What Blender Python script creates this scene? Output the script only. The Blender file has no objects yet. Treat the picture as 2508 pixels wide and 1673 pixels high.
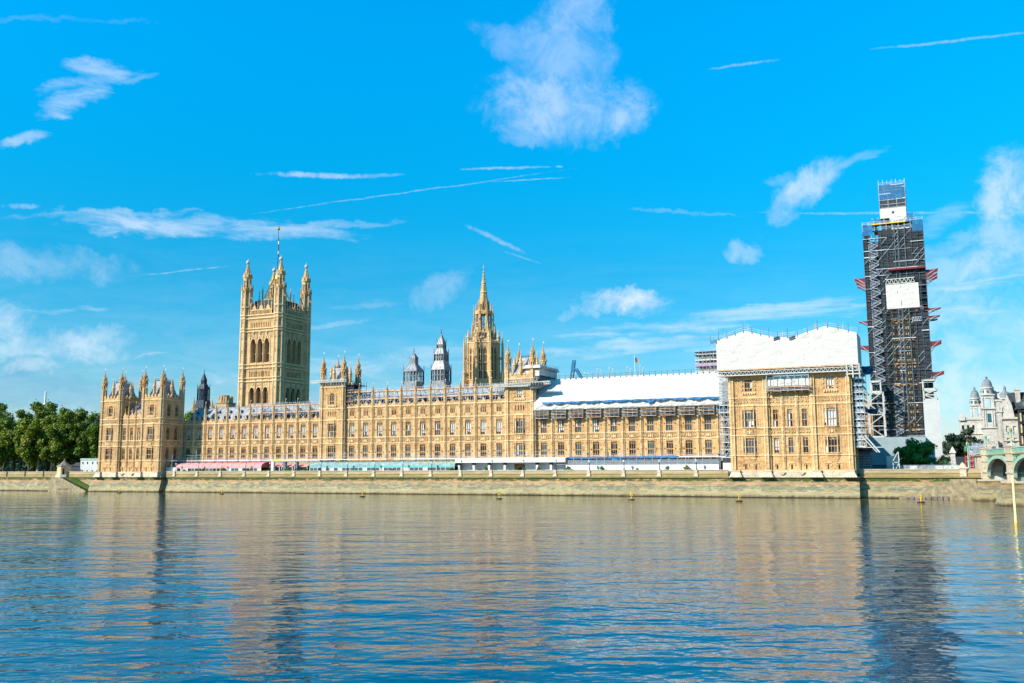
import bpy, bmesh, math, random
from mathutils import Vector, Matrix
R_ = math.radians
S = bpy.context.scene
COL = S.collection
random.seed(7)
# ------------------------------------------------------------------ camera
YAW, PIT, ROLL, FOC = R_(24.2), R_(7.62), R_(0.25), 2300.0
CAM = Vector((0, 0, 8.25))
cf = Vector((-math.sin(YAW)*math.cos(PIT), math.cos(YAW)*math.cos(PIT), math.sin(PIT)))
cr = Vector((math.cos(YAW), math.sin(YAW), 0)); cu = cr.cross(cf)
r2 = cr*math.cos(ROLL) - cu*math.sin(ROLL); u2 = cr*math.sin(ROLL) + cu*math.cos(ROLL)
cd = bpy.data.cameras.new('camera'); cam = bpy.data.objects.new('camera', cd); COL.objects.link(cam)
cd.sensor_width = 36; cd.lens = FOC/2508*36; cd.clip_end = 20000; cd.clip_start = 0.5
m = Matrix((r2, u2, -cf)).transposed().to_4x4(); m.translation = CAM; cam.matrix_world = m
S.camera = cam
# ------------------------------------------------------------------ exposure and light
S.view_settings.view_transform = 'Standard'; S.view_settings.look = 'None'
S.view_settings.gamma = 1; S.view_settings.use_curve_mapping = False
S.view_settings.exposure = 0.74
SUN_AZ, SUN_EL = R_(38), R_(34)
sd = Vector((-math.sin(SUN_AZ)*math.cos(SUN_EL), -math.cos(SUN_AZ)*math.cos(SUN_EL), math.sin(SUN_EL)))
sl = bpy.data.lights.new('sun', 'SUN'); so = bpy.data.objects.new('sun', sl); COL.objects.link(so)
sl.energy = 5.0; sl.angle = R_(0.5); sl.color = (1.0, 0.90, 0.79)
so.rotation_euler = sd.to_track_quat('Z', 'Y').to_euler()
so.location = (-200, -200, 300)
W = bpy.data.worlds.new('World'); S.world = W; W.use_nodes = True
wt = W.node_tree; wt.nodes.clear()
class NT:
    """small helper for building node trees"""
    def __init__(s, t): s.t = t
    def n(s, kind, **kw):
        x = s.t.nodes.new(kind)
        for k, v in kw.items():
            if k.startswith('i_'):
                key = k[2:]; key = int(key) if key.isdigit() else key.replace('_', ' ')
                s.set(x.inputs[key], v)
            else: setattr(x, k, v)
        return x
    def set(s, sock, v):
        if isinstance(v, bpy.types.NodeSocket): s.t.links.new(v, sock)
        elif isinstance(v, bpy.types.Node): s.t.links.new(v.outputs[0], sock)
        else: sock.default_value = v
    def m(s, op, a, b=None, c=None, clamp=False):
        x = s.t.nodes.new('ShaderNodeMath'); x.operation = op; x.use_clamp = clamp
        s.set(x.inputs[0], a)
        if b is not None: s.set(x.inputs[1], b)
        if c is not None: s.set(x.inputs[2], c)
        return x.outputs[0]
    def v(s, op, a, b=None):
        x = s.t.nodes.new('ShaderNodeVectorMath'); x.operation = op
        s.set(x.inputs[0], a)
        if b is not None:
            s.set(x.inputs[3] if op == 'SCALE' else x.inputs[1], b)
        return x.outputs['Value'] if op in ('DOT_PRODUCT', 'LENGTH') else x.outputs[0]
    def mix(s, f, a, b, blend='MIX'):
        x = s.t.nodes.new('ShaderNodeMix'); x.data_type = 'RGBA'; x.blend_type = blend
        s.set(x.inputs[0], f); s.set(x.inputs[6], a); s.set(x.inputs[7], b)
        return x.outputs[2]
    def ramp(s, f, stops, interp='LINEAR'):
        x = s.t.nodes.new('ShaderNodeValToRGB'); x.color_ramp.interpolation = interp
        el = x.color_ramp.elements
        while len(el) < len(stops): el.new(0.5)
        for e, (p, c) in zip(el, stops):
            e.position = p; e.color = (c[0], c[1], c[2], 1) if not isinstance(c, (int, float)) else (c, c, c, 1)
        s.set(x.inputs[0], f)
        return x.outputs[0]
    def smooth(s, v, lo, hi):
        x = s.t.nodes.new('ShaderNodeMapRange'); x.interpolation_type = 'SMOOTHSTEP'
        s.set(x.inputs[0], v); x.inputs[1].default_value = lo; x.inputs[2].default_value = hi
        return x.outputs[0]
    def noise(s, vec, scale, detail=4, rough=0.55, dist=0.0):
        x = s.n('ShaderNodeTexNoise'); s.set(x.inputs['Vector'], vec)
        x.inputs['Scale'].default_value = scale; x.inputs['Detail'].default_value = detail
        x.inputs['Roughness'].default_value = rough; x.inputs['Distortion'].default_value = dist
        return x
w = NT(wt)
sky = w.n('ShaderNodeTexSky', sky_type='NISHITA', sun_disc=False, sun_elevation=SUN_EL, sun_rotation=R_(180)+SUN_AZ)
sky.altitude = 50; sky.air_density = 1.0; sky.dust_density = 0.4; sky.ozone_density = 2.2
tc = w.n('ShaderNodeTexCoord').outputs['Generated']
sep = w.n('ShaderNodeSeparateXYZ'); w.set(sep.inputs[0], tc)
hs = w.n('ShaderNodeHueSaturation'); hs.inputs['Hue'].default_value = 0.487
hs.inputs['Saturation'].default_value = 1.5; hs.inputs['Value'].default_value = 1.0; w.set(hs.inputs['Color'], sky)
tint = w.ramp(sep.outputs[2], [(0.0, (0.80, 0.82, 1.12)), (0.08, (0.56, 0.84, 1.02)), (0.20, (0.20, 1.08, 1.18)), (0.30, (0.04, 1.5, 1.55)), (0.42, (0.01, 1.95, 2.0)), (0.55, (0.01, 2.3, 2.3)), (0.8, (0.01, 1.6, 1.8))])
base = w.mix(1.0, hs.outputs[0], tint, 'MULTIPLY')
# clouds: soft patches fixed on directions of the sky, broken up by noise
na = w.noise(tc, 9, 6, 0.6)
nb_ = w.noise(tc, 42, 6, 0.7)
off = w.v('ADD', w.v('SCALE', w.v('SUBTRACT', na.outputs['Color'], (0.5, 0.5, 0.5)), 0.05), w.v('SCALE', w.v('SUBTRACT', nb_.outputs['Color'], (0.5, 0.5, 0.5)), 0.03))
dw = w.v('ADD', tc, off)
puff = w.noise(tc, 26, 9, 0.68, 0.4).outputs[0]
mp = w.n('ShaderNodeMapping'); w.set(mp.inputs[0], tc)
mp.inputs['Rotation'].default_value = (0, 0, -YAW); mp.inputs['Scale'].default_value = (5, 20, 62)
wisp = w.noise(mp, 1.0, 6, 0.66, 0.4).outputs[0]
fine = w.noise(tc, 130, 4, 0.6).outputs[0]
def skydir(x, y): return (cf*FOC + r2*(x-1254) - u2*(y-836.5)).normalized()
cov = None; dcov = None
def cloud(x, y, a, b, ang=0, op=0.8, kind='p'):
    global cov, dcov
    if kind == 't': op *= .68
    c = skydir(x, y); t = R_(ang)
    e1 = (r2*math.cos(t) + u2*math.sin(t)); e1 = (e1 - c*e1.dot(c)).normalized(); e2 = c.cross(e1)
    vec = dw if kind in 'pd' else (w.v('ADD', tc, w.v('SCALE', off, 0.12)) if kind == 't' else w.v('ADD', tc, w.v('SCALE', off, 0.5)))
    u = w.v('DOT_PRODUCT', vec, tuple(e1*(FOC/a))); v = w.v('DOT_PRODUCT', vec, tuple(e2*(FOC/b)))
    rr = w.m('ADD', w.m('MULTIPLY', u, u), w.m('MULTIPLY', v, v))
    core = w.m('SUBTRACT', 1.0, rr)
    nz, k, lo, hi = {'p': (puff, 3.3, -0.4, 1.35), 'd': (puff, 2.0, -0.4, 1.5), 'w': (wisp, 3.6, -0.05, 1.35), 't': (fine, 2.6, -0.3, 1.3)}[kind]
    d = w.m('ADD', core, w.m('MULTIPLY', w.m('SUBTRACT', nz, 0.55), k))
    d = w.m('MULTIPLY', w.smooth(d, lo, hi), w.smooth(core, -0.6, 0.35))
    d = w.m('MULTIPLY', d, op)
    if kind == 'd': dcov = d if dcov is None else w.m('MAXIMUM', dcov, d)
    else: cov = d if cov is None else w.m('MAXIMUM', cov, d)
for a in [(1376,262,200,95,-4,.52,'p'),(1375,150,120,120,12,.34,'p'),(1420,40,90,75,-20,.4,'p'),(1525,292,70,52,10,.52,'p'),(1265,120,110,40,-30,.22,'p'),(1300,330,80,30,0,.25,'p'),(1440,150,60,120,10,.25,'p'),
          (250,175,80,26,-8,.6,'w'),(185,240,115,34,28,.6,'w'),(205,205,140,20,10,.4,'w'),(70,335,70,15,12,.5,'w'),(330,195,60,10,15,.3,'w'),
          (440,548,360,34,-2,.62,'w'),(620,562,300,26,-3,.45,'w'),(800,555,190,12,2,.4,'w'),(260,520,220,12,3,.4,'w'),(50,505,40,7,0,.5,'t'),
          (790,429,145,8,-1,.75,'t'),(930,430,60,5,3,.3,'t'),(1230,412,118,3.6,1,.6,'t'),(1370,409,10,3,0,.5,'t'),
          (1000,471,400,2.0,8,.4,'t'),(1300,441,100,1.8,3,.5,'t'),(440,664,130,2.4,6,.4,'t'),(1215,587,90,7,-25,.5,'t'),(1280,630,60,3,-17,.3,'t'),
          (1525,742,105,34,0,.8,'p'),(1500,765,140,22,0,.4,'p'),(1968,455,100,42,42,.6,'p'),(1925,505,60,40,60,.4,'p'),(2085,388,95,14,18,.3,'w'),(1900,440,40,20,0,.2,'p'),
          (2210,521,330,3.4,0,.45,'t'),(2385,582,110,7,33,.45,'t'),(1818,620,60,30,15,.35,'p'),(2480,470,70,90,0,.65,'p'),
          (110,850,190,44,-4,.55,'p'),(230,830,90,30,0,.35,'p'),(-20,810,90,60,0,.5,'p'),(110,660,190,50,0,.26,'p'),(110,955,210,48,-6,.75,'d'),(-10,940,110,60,0,.7,'d'),(230,985,90,30,0,.5,'d'),(330,985,60,20,0,.4,'d'),(770,975,40,45,0,.6,'d'),(540,1010,60,40,0,.35,'d'),(60,905,90,20,0,.4,'p'),
          (2400,660,210,70,5,.36,'p'),(2420,800,230,120,0,.42,'p'),(2440,930,230,70,0,.5,'p'),(2300,610,120,30,20,.25,'p'),(2480,590,80,60,0,.45,'p'),(2380,700,200,16,8,.6,'w'),(2400,760,220,18,-6,.55,'w'),(2420,860,180,22,4,.5,'w'),(2330,900,120,16,-8,.45,'w'),(2300,540,110,30,25,.3,'w'),(2440,640,120,40,30,.5,'p'),(2350,840,120,60,0,.4,'p'),
          (1760,790,480,26,5,.6,'w'),(1640,850,380,22,3,.6,'w'),(1480,850,300,20,2,.5,'w'),(1900,755,300,18,6,.5,'w'),(2350,98,190,3.5,6,.5,'t'),(1820,160,75,4,7,.5,'t'),
          (1080,712,95,50,20,.25,'p'),(378,864,60,6,12,.5,'w'),(150,765,150,8,3,.3,'w'),(180,55,180,8,0,.09,'w'),(1000,880,420,34,3,.4,'w'),(640,930,300,26,0,.35,'w'),(800,790,160,8,6,.25,'w'),(900,745,120,14,4,.2,'w'),(1700,525,150,7,-3,.2,'w'),(330,930,120,6,-4,.4,'w')]:
    cloud(*a)
hor = w.ramp(sep.outputs[2], [(0.0, 0.42), (0.07, 0.22), (0.16, 0.06), (0.25, 0.0)])
cov = w.m('MAXIMUM', cov, w.m('MULTIPLY', hor, w.smooth(wisp, 0.3, 0.75)))
cc = w.mix(w.smooth(sep.outputs[2], 0.05, 0.5), (6.6, 7.2, 7.9, 1), (5.2, 6.3, 8.4, 1))
shade = w.mix(w.m('MULTIPLY', w.smooth(puff, 0.62, 0.4), 0.35), cc, (2.3, 4.2, 6.2, 1))
allc = w.mix(cov, w.mix(dcov, base, (1.0, 3.2, 5.0, 1)), shade)
bg = w.n('ShaderNodeBackground'); bg.inputs['Strength'].default_value = 0.085
w.set(bg.inputs['Color'], allc)
wo = w.n('ShaderNodeOutputWorld'); w.set(wo.inputs['Surface'], bg)
# ------------------------------------------------------------------ materials
MATS = {}
def mat(name, fn, **kw):
    m = bpy.data.materials.new(name); m.use_nodes = True; t = m.node_tree; t.nodes.clear(); h = NT(t)
    b = h.n('ShaderNodeBsdfPrincipled'); o = h.n('ShaderNodeOutputMaterial'); h.set(o.inputs[0], b)
    for k, v in kw.items(): b.inputs[k.replace('_', ' ')].default_value = v
    p = h.n('ShaderNodeNewGeometry').outputs['Position']
    fn(h, b, p, o); MATS[name] = m; return m
def bump(h, b, height, strength=0.5, dist=0.1):
    x = h.n('ShaderNodeBump'); x.inputs['Strength'].default_value = strength; x.inputs['Distance'].default_value = dist
    h.set(x.inputs['Height'], height); h.set(b.inputs['Normal'], x)
def plain(c, rough=0.6, var=0.12, sc=1.5, metal=0.0, bmp=0.0):
    def fn(h, b, p, o):
        n = h.noise(p, sc, 4, 0.6).outputs[0]
        d = tuple(max(0, x*(1-var*2)) for x in c); l = tuple(min(1, x*(1+var)) for x in c)
        h.set(b.inputs['Base Color'], h.ramp(n, [(0.3, d), (0.7, l)]))
        b.inputs['Roughness'].default_value = rough; b.inputs['Metallic'].default_value = metal
        if rough >= .5: b.inputs['Specular IOR Level'].default_value = 0.2
        if bmp: bump(h, b, h.noise(p, sc*3, 4).outputs[0], 0.6, bmp)
    return fn
def stone(c1, c2, c3, block=True, dark=0.25):
    def fn(h, b, p, o):
        s = h.v('MULTIPLY', p, (1.0, 1.0, 2.4))
        vo = h.n('ShaderNodeTexVoronoi'); vo.inputs['Scale'].default_value = 0.85; h.set(vo.inputs['Vector'], s)
        big = h.noise(p, 0.22, 5, 0.6).outputs[0]; med = h.noise(p, 2.2, 5, 0.7).outputs[0]
        st = h.noise(h.v('MULTIPLY', p, (2.5, 2.5, 0.16)), 1.0, 4, 0.6).outputs[0]
        col = h.ramp(big, [(0.3, c1), (0.52, c2), (0.72, c3)])
        cell = h.n('ShaderNodeSeparateColor'); h.set(cell.inputs[0], vo.outputs['Color'])
        col = h.mix(h.m('MULTIPLY', cell.outputs[0], 0.45), col, tuple(x*1.22 for x in c3)+(1,))
        col = h.mix(h.smooth(med, 0.5, 0.72), col, tuple(x*(1-dark*1.6) for x in c1)+(1,))
        col = h.mix(h.m('MULTIPLY', h.smooth(st, 0.56, 0.74), 0.6), col, tuple(x*(1-dark*2) for x in c1)+(1,))
        h.set(b.inputs['Base Color'], col); b.inputs['Roughness'].default_value = 0.9
        bump(h, b, h.m('ADD', med, h.noise(p, 7, 3, 0.6).outputs[0]), 0.7, 0.09)
    return fn
mat('stone', stone((.32,.16,.056), (.49,.275,.105), (.62,.39,.175), dark=.38))
mat('stone_pale', stone((.50,.32,.145), (.62,.43,.215), (.69,.51,.29), dark=0.22))
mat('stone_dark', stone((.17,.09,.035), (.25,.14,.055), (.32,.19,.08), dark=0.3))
mat('stone_tower', stone((.38,.215,.085), (.51,.315,.135), (.63,.43,.205)))
mat('stone_soot', stone((.3,.2,.1), (.4,.28,.15), (.5,.36,.2), dark=0.35))
mat('portland', stone((.30,.28,.24), (.42,.40,.355), (.54,.52,.47), dark=0.35))
mat('granite_pale', stone((.36,.29,.20), (.46,.38,.27), (.54,.46,.34), dark=0.25))
def tracery(h, b, p, o):
    stone((.44,.25,.098), (.56,.335,.14), (.66,.43,.205))(h, b, p, o)
mat('glass_dark', plain((.006,.009,.013), 0.3, 0.3, 2.0))
mat('glass_blind_sky', plain((.50,.57,.58), 0.25, 0.12, 1.2))  # pale panes: drawn blinds, and bright sky reflection put into the colour
mat('glass_mid', plain((.06,.10,.125), 0.15, 0.3, 1.5))
mat('glass_teal', plain((.02,.11,.14), 0.12, 0.3, 1.5))
mat('glass_green', plain((.24,.35,.32), 0.12, 0.18, 0.8))
def slate(h, b, p, o):
    s = h.n('ShaderNodeTexVoronoi'); s.inputs['Scale'].default_value = 1.4; h.set(s.inputs['Vector'], h.v('MULTIPLY', p, (1, 1, 1.6)))
    c = h.n('ShaderNodeSeparateColor'); h.set(c.inputs[0], s.outputs['Color'])
    h.set(b.inputs['Base Color'], h.ramp(c.outputs[0], [(0, (.20,.205,.21)), (1, (.37,.37,.37))])); b.inputs['Roughness'].default_value = 0.75; b.inputs['Specular IOR Level'].default_value = 0.25
    bump(h, b, h.noise(p, 3, 3).outputs[0], 0.5, 0.08)
mat('slate', slate)
mat('slate_dark', plain((.045,.055,.06), 0.8, 0.3, 0.8))
mat('lead_grey', plain((.27,.28,.285), 0.5, 0.22, 1.1, 0.1))
mat('iron_blue', plain((.035,.06,.085), 0.5, 0.3))
mat('gilding', plain((.75,.45,.06), 0.35, 0.2, 2.0, 0.6))
mat('white_finial', plain((.55,.5,.4), 0.4, 0.1))
def sheeting(h, b, p, o):
    q = h.v('ADD', p, h.v('SCALE', h.noise(p, 0.35, 3).outputs['Color'], 1.4))
    f1 = h.noise(h.v('MULTIPLY', q, (0.35, 0.35, 1.9)), 1.0, 5, 0.6, 0.6).outputs[0]
    f2 = h.noise(h.v('MULTIPLY', q, (2.4, 2.4, 0.5)), 1.0, 4, 0.6).outputs[0]
    wv = h.n('ShaderNodeTexWave', wave_type='BANDS', bands_direction='Z'); wv.inputs['Scale'].default_value = 0.32
    wv.inputs['Distortion'].default_value = 1.2; h.set(wv.inputs['Vector'], q)
    sx = h.n('ShaderNodeSeparateXYZ'); h.set(sx.inputs[0], h.v('ADD', p, h.v('SCALE', h.noise(p, 0.5, 2).outputs['Color'], 0.35)))
    seam = h.m('MAXIMUM', h.m('LESS_THAN', h.m('FRACT', h.m('DIVIDE', sx.outputs[2], 2.15)), 0.035), h.m('LESS_THAN', h.m('FRACT', h.m('DIVIDE', sx.outputs[0], 6.1)), 0.012))
    dirt = h.smooth(h.noise(h.v('MULTIPLY', p, (1.2, 1.2, 0.2)), 1.0, 4, 0.7).outputs[0], 0.55, 0.8)
    h.set(b.inputs['Base Color'], h.mix(h.m('MAXIMUM', h.m('MULTIPLY', seam, 0.45), h.m('MULTIPLY', dirt, 0.3)), h.ramp(f1, [(0.3, (.48,.465,.41)), (0.6, (.56,.545,.49))]), (.30,.29,.25, 1))); b.inputs['Roughness'].default_value = 0.55
    b.inputs['Roughness'].default_value = 0.9; b.inputs['Specular IOR Level'].default_value = 0.15; bump(h, b, h.m('ADD', f1, h.m('MULTIPLY', f2, 0.25)), 0.25, 0.25)
mat('white_sheet', sheeting)
mat('white_paint', plain((.62,.61,.58), 0.5, 0.04, 0.6))
mat('white_cladding', plain((.47,.49,.47), 0.5, 0.05, 0.4))
mat('grey_cladding', plain((.26,.34,.36), 0.5, 0.08, 0.5))
mat('steel_pipe', plain((.42,.46,.5), 0.45, 0.25, 0.7, 0.3))
mat('steel_dark', plain((.07,.085,.10), 0.5, 0.3, 0.7, 0.3))
mat('steel_white', plain((.46,.47,.42), 0.5, 0.08, 0.6))
mat('plank', plain((.62,.36,.19), 0.8, 0.25, 0.5))
mat('plank_grey', plain((.17,.165,.16), 0.8, 0.3, 0.5))
mat('plank_pale', plain((.60,.62,.62), 0.8, 0.15, 0.5))
mat('tarp_blue', plain((.006,.12,.28), 0.5, 0.25, 1.2, 0, 0.1))
mat('tarp_red', plain((.17,.02,.03), 0.6, 0.25, 1.2, 0, 0.1))
mat('awning_pink', plain((.60,.27,.25), 0.7, 0.08, 0.7))
mat('awning_red', plain((.36,.12,.10), 0.7, 0.12, 0.7))
mat('dark_hoarding', plain((.035,.045,.055), 0.6, 0.2))
mat('slatted_grey', plain((.13,.17,.2), 0.7, 0.2))
mat('teal_paint', plain((.05,.38,.36), 0.4, 0.1))
mat('bridge_green', plain((.32,.46,.36), 0.45, 0.12, 0.8))
mat('bridge_dark', plain((.05,.12,.1), 0.6, 0.2, 0.8))
mat('copper_green', plain((.12,.34,.26), 0.5, 0.2, 1.2))
mat('dome_grey', plain((.20,.22,.23), 0.6, 0.2, 0.8))
mat('black_iron', plain((.018,.02,.022), 0.5, 0.2))
mat('lamp_glass', plain((.62,.68,.66), 0.2, 0.1))
mat('yellow_paint', plain((.85,.50,.01), 0.45, 0.15, 3))
mat('pole_paint', plain((.82,.66,.30), 0.6, 0.12, 0.8))
mat('red_paint', plain((.6,.03,.02), 0.4, 0.1))
mat('hi_vis', plain((.5,.75,.05), 0.6, 0.1))
mat('flag_blue', plain((.02,.08,.3), 0.7, 0.1)); mat('flag_gold', plain((.75,.5,.05), 0.7, 0.1)); mat('flag_white', plain((.8,.8,.8), 0.7, 0.05))
mat('crane_blue', plain((.02,.16,.32), 0.5, 0.2))
mat('bark', plain((.12,.09,.06), 0.9, 0.4, 2.0, 0, 0.1))
mat('bark_pale', plain((.36,.31,.22), 0.9, 0.3, 1.2, 0, 0.1))
mat('skin', plain((.5,.3,.2), 0.6, 0.1)); mat('cloth_dark', plain((.03,.035,.05), 0.8, 0.2)); mat('grey_wood', plain((.2,.17,.13), 0.9, 0.3, 1.5))
mat('paving', plain((.32,.29,.25), 0.9, 0.15, 0.3)); mat('earth', plain((.10,.11,.05), 0.95, 0.3, 0.05))
mat('road', plain((.06,.06,.06), 0.9, 0.15, 0.3)); mat('far_white', plain((.7,.7,.68), 0.6, 0.1))
def netting(c, open_):
    def fn(h, b, p, o):
        n = h.noise(h.v('MULTIPLY', p, (1, 1, 2.2)), 0.7, 5, 0.65).outputs[0]
        d = tuple(x*0.6 for x in c); l = tuple(x*1.5 for x in c)
        h.set(b.inputs['Base Color'], h.ramp(n, [(0.3, d), (0.7, l)])); b.inputs['Roughness'].default_value = 0.8
        tr = h.n('ShaderNodeBsdfTransparent'); mx = h.n('ShaderNodeMixShader')
        h.set(mx.inputs[0], h.m('ADD', h.m('MULTIPLY', h.m('SUBTRACT', n, 0.5), 1.2), open_, clamp=True)); h.set(mx.inputs[1], b); h.set(mx.inputs[2], tr); h.set(o.inputs[0], mx)
    return fn
mat('net_dark', netting((.022,.028,.034), 0.2)); mat('net_grey', netting((.22,.24,.26), 0.4)); mat('net_blue', netting((.01,.14,.3), 0.35)); mat('net_red', netting((.3,.03,.05), 0.25))
mat('net_pink', netting((.42,.3,.4), 0.3)); mat('plastic_film', netting((.3,.33,.36), 0.35))
def leaf(c):
    def fn(h, b, p, o):
        n = h.noise(p, 0.35, 4, 0.6).outputs[0]; n2 = h.noise(p, 2.5, 2).outputs[0]
        f = h.m('ADD', h.m('MULTIPLY', n, 0.6), h.m('MULTIPLY', n2, 0.4))
        h.set(b.inputs['Base Color'], h.ramp(f, [(0.35, tuple(x*0.55 for x in c)), (0.5, c), (0.68, (c[0]*2.3, c[1]*1.5, c[2]))]))
        b.inputs['Roughness'].default_value = 0.55; b.inputs['Specular IOR Level'].default_value = 0.3
        tl = h.n('ShaderNodeBsdfTranslucent'); tl.inputs[0].default_value = (c[0]*1.6, c[1]*1.6, c[2], 1)
        mx = h.n('ShaderNodeMixShader'); mx.inputs[0].default_value = 0.22; h.set(mx.inputs[1], b); h.set(mx.inputs[2], tl); h.set(o.inputs[0], mx)
    return fn
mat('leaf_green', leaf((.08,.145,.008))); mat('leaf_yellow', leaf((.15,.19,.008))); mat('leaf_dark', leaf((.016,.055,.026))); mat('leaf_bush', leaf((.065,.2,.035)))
mat('leaf_far', leaf((.03,.06,.03)))
def riverwall(h, b, p, o):
    sp = h.n('ShaderNodeSeparateXYZ'); h.set(sp.inputs[0], p); z = sp.outputs[2]
    nb = h.noise(h.v('MULTIPLY', p, (0.12, 0.12, 0.5)), 1.0, 5, 0.65).outputs[0]
    nf = h.noise(h.v('MULTIPLY', p, (0.5, 0.5, 1.6)), 1.0, 6, 0.72).outputs[0]
    nv = h.noise(h.v('MULTIPLY', p, (0.9, 0.9, 0.22)), 1.0, 5, 0.65).outputs[0]
    zz = h.m('ADD', z, h.m('MULTIPLY', h.m('SUBTRACT', nv, 0.5), 1.5))
    col = h.ramp(h.m('DIVIDE', zz, 8.0), [(0.0, (.045,.035,.015)), (0.035, (.10,.085,.04)), (0.07, (.30,.25,.12)), (0.2, (.40,.33,.17)), (0.34, (.29,.27,.15)), (0.43, (.45,.28,.13)), (0.54, (.38,.23,.11)), (0.62, (.23,.18,.08)), (0.74, (.36,.27,.10)), (0.82, (.42,.33,.18)), (1.0, (.44,.36,.24))])
    col = h.mix(h.m('MULTIPLY', h.m('MULTIPLY', h.smooth(nf, 0.46, 0.55), h.smooth(z, 0.8, 2.0)), h.m('MULTIPLY', h.smooth(z, 4.4, 3.0), 0.85)), col, (.12,.135,.10, 1))
    col = h.mix(h.m('MULTIPLY', h.smooth(nb, 0.42, 0.62), 0.5), col, (.19,.15,.075, 1))
    bt = h.n('ShaderNodeTexBrick'); h.set(bt.inputs['Vector'], h.n('ShaderNodeCombineXYZ', i_0=h.m('ADD', sp.outputs[0], sp.outputs[1]), i_1=z).outputs[0])
    bt.inputs['Scale'].default_value = 1.0; bt.inputs['Brick Width'].default_value = 1.5; bt.inputs['Row Height'].default_value = 0.55; bt.inputs['Mortar Size'].default_value = 0.02
    bt.inputs['Color1'].default_value = (1, 1, 1, 1); bt.inputs['Color2'].default_value = (.84,.84,.84, 1); bt.inputs['Mortar'].default_value = (.62,.6,.55, 1)
    col = h.mix(0.8, col, bt.outputs['Color'], 'MULTIPLY')
    gr = h.m('MULTIPLY', h.smooth(h.m('ABSOLUTE', h.m('SUBTRACT', h.m('ADD', z, h.m('MULTIPLY', h.m('SUBTRACT', nf, 0.5), 1.8)), 4.65)), 0.72, 0.2), h.smooth(h.m('ADD', nf, h.m('MULTIPLY', nb, 0.4)), 0.6, 0.68))
    col = h.mix(gr, col, (.035,.065,.008, 1))
    h.set(b.inputs['Base Color'], col); b.inputs['Roughness'].default_value = 0.85
    bump(h, b, h.m('ADD', nf, bt.outputs['Fac']), 0.5, 0.08)
mat('river_wall', riverwall); mat('step_stone', plain((.30,.25,.15), .9, .25, .9))
mat('algae', plain((.05,.10,.008), 0.8, 0.3, 1.2, 0, 0.1)); mat('timber_and_shade', plain((.04,.03,.02), 0.9, 0.3))
def water(h, b, p, o):
    rot = h.n('ShaderNodeMapping'); h.set(rot.inputs[0], p); rot.inputs['Rotation'].default_value = (0, 0, -YAW)
    q = rot.outputs[0]
    W_ = lambda sx, sy, d=1, r=.5, ds=.3: h.noise(h.v('MULTIPLY', q, (sx, sy, 1)), 1.0, d, r, ds).outputs[0]
    near = h.n('ShaderNodeSeparateXYZ'); h.set(near.inputs[0], p)
    calm = h.smooth(W_(0.02, 0.05, 3), 0.3, 0.65)
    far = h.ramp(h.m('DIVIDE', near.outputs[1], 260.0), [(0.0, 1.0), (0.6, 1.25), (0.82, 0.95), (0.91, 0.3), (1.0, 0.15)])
    swell = h.m('ADD', h.m('MULTIPLY', W_(.05, .11, 2), 0.26), h.m('MULTIPLY', W_(.13, .24, 1), 0.17))
    chop = h.m('ADD', h.m('MULTIPLY', W_(.42, .62, 1), 0.10), h.m('MULTIPLY', W_(1.05, 1.5, 1), 0.045))
    chop = h.m('ADD', chop, h.m('MULTIPLY', W_(2.6, 3.6, 2), 0.007))
    hh = h.m('MULTIPLY', h.m('ADD', swell, h.m('MULTIPLY', chop, h.m('ADD', 0.55, h.m('MULTIPLY', calm, 0.6)))), far)
    bump(h, b, hh, 1.0, 1.0)
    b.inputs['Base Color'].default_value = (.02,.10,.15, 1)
    h.set(b.inputs['Base Color'], h.ramp(h.m('DIVIDE', near.outputs[1], 260.0), [(0.3, (.0,.042,.078)), (0.75, (.0,.038,.06)), (0.9, (.05,.036,.012)), (1.0, (.15,.10,.045))]))  # brown towards the wall: its reflection painted into the water colour
    b.inputs['Roughness'].default_value = 0.05; b.inputs['IOR'].default_value = 1.333; b.inputs['Specular IOR Level'].default_value = 0.58
mat('river_water', water)
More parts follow.
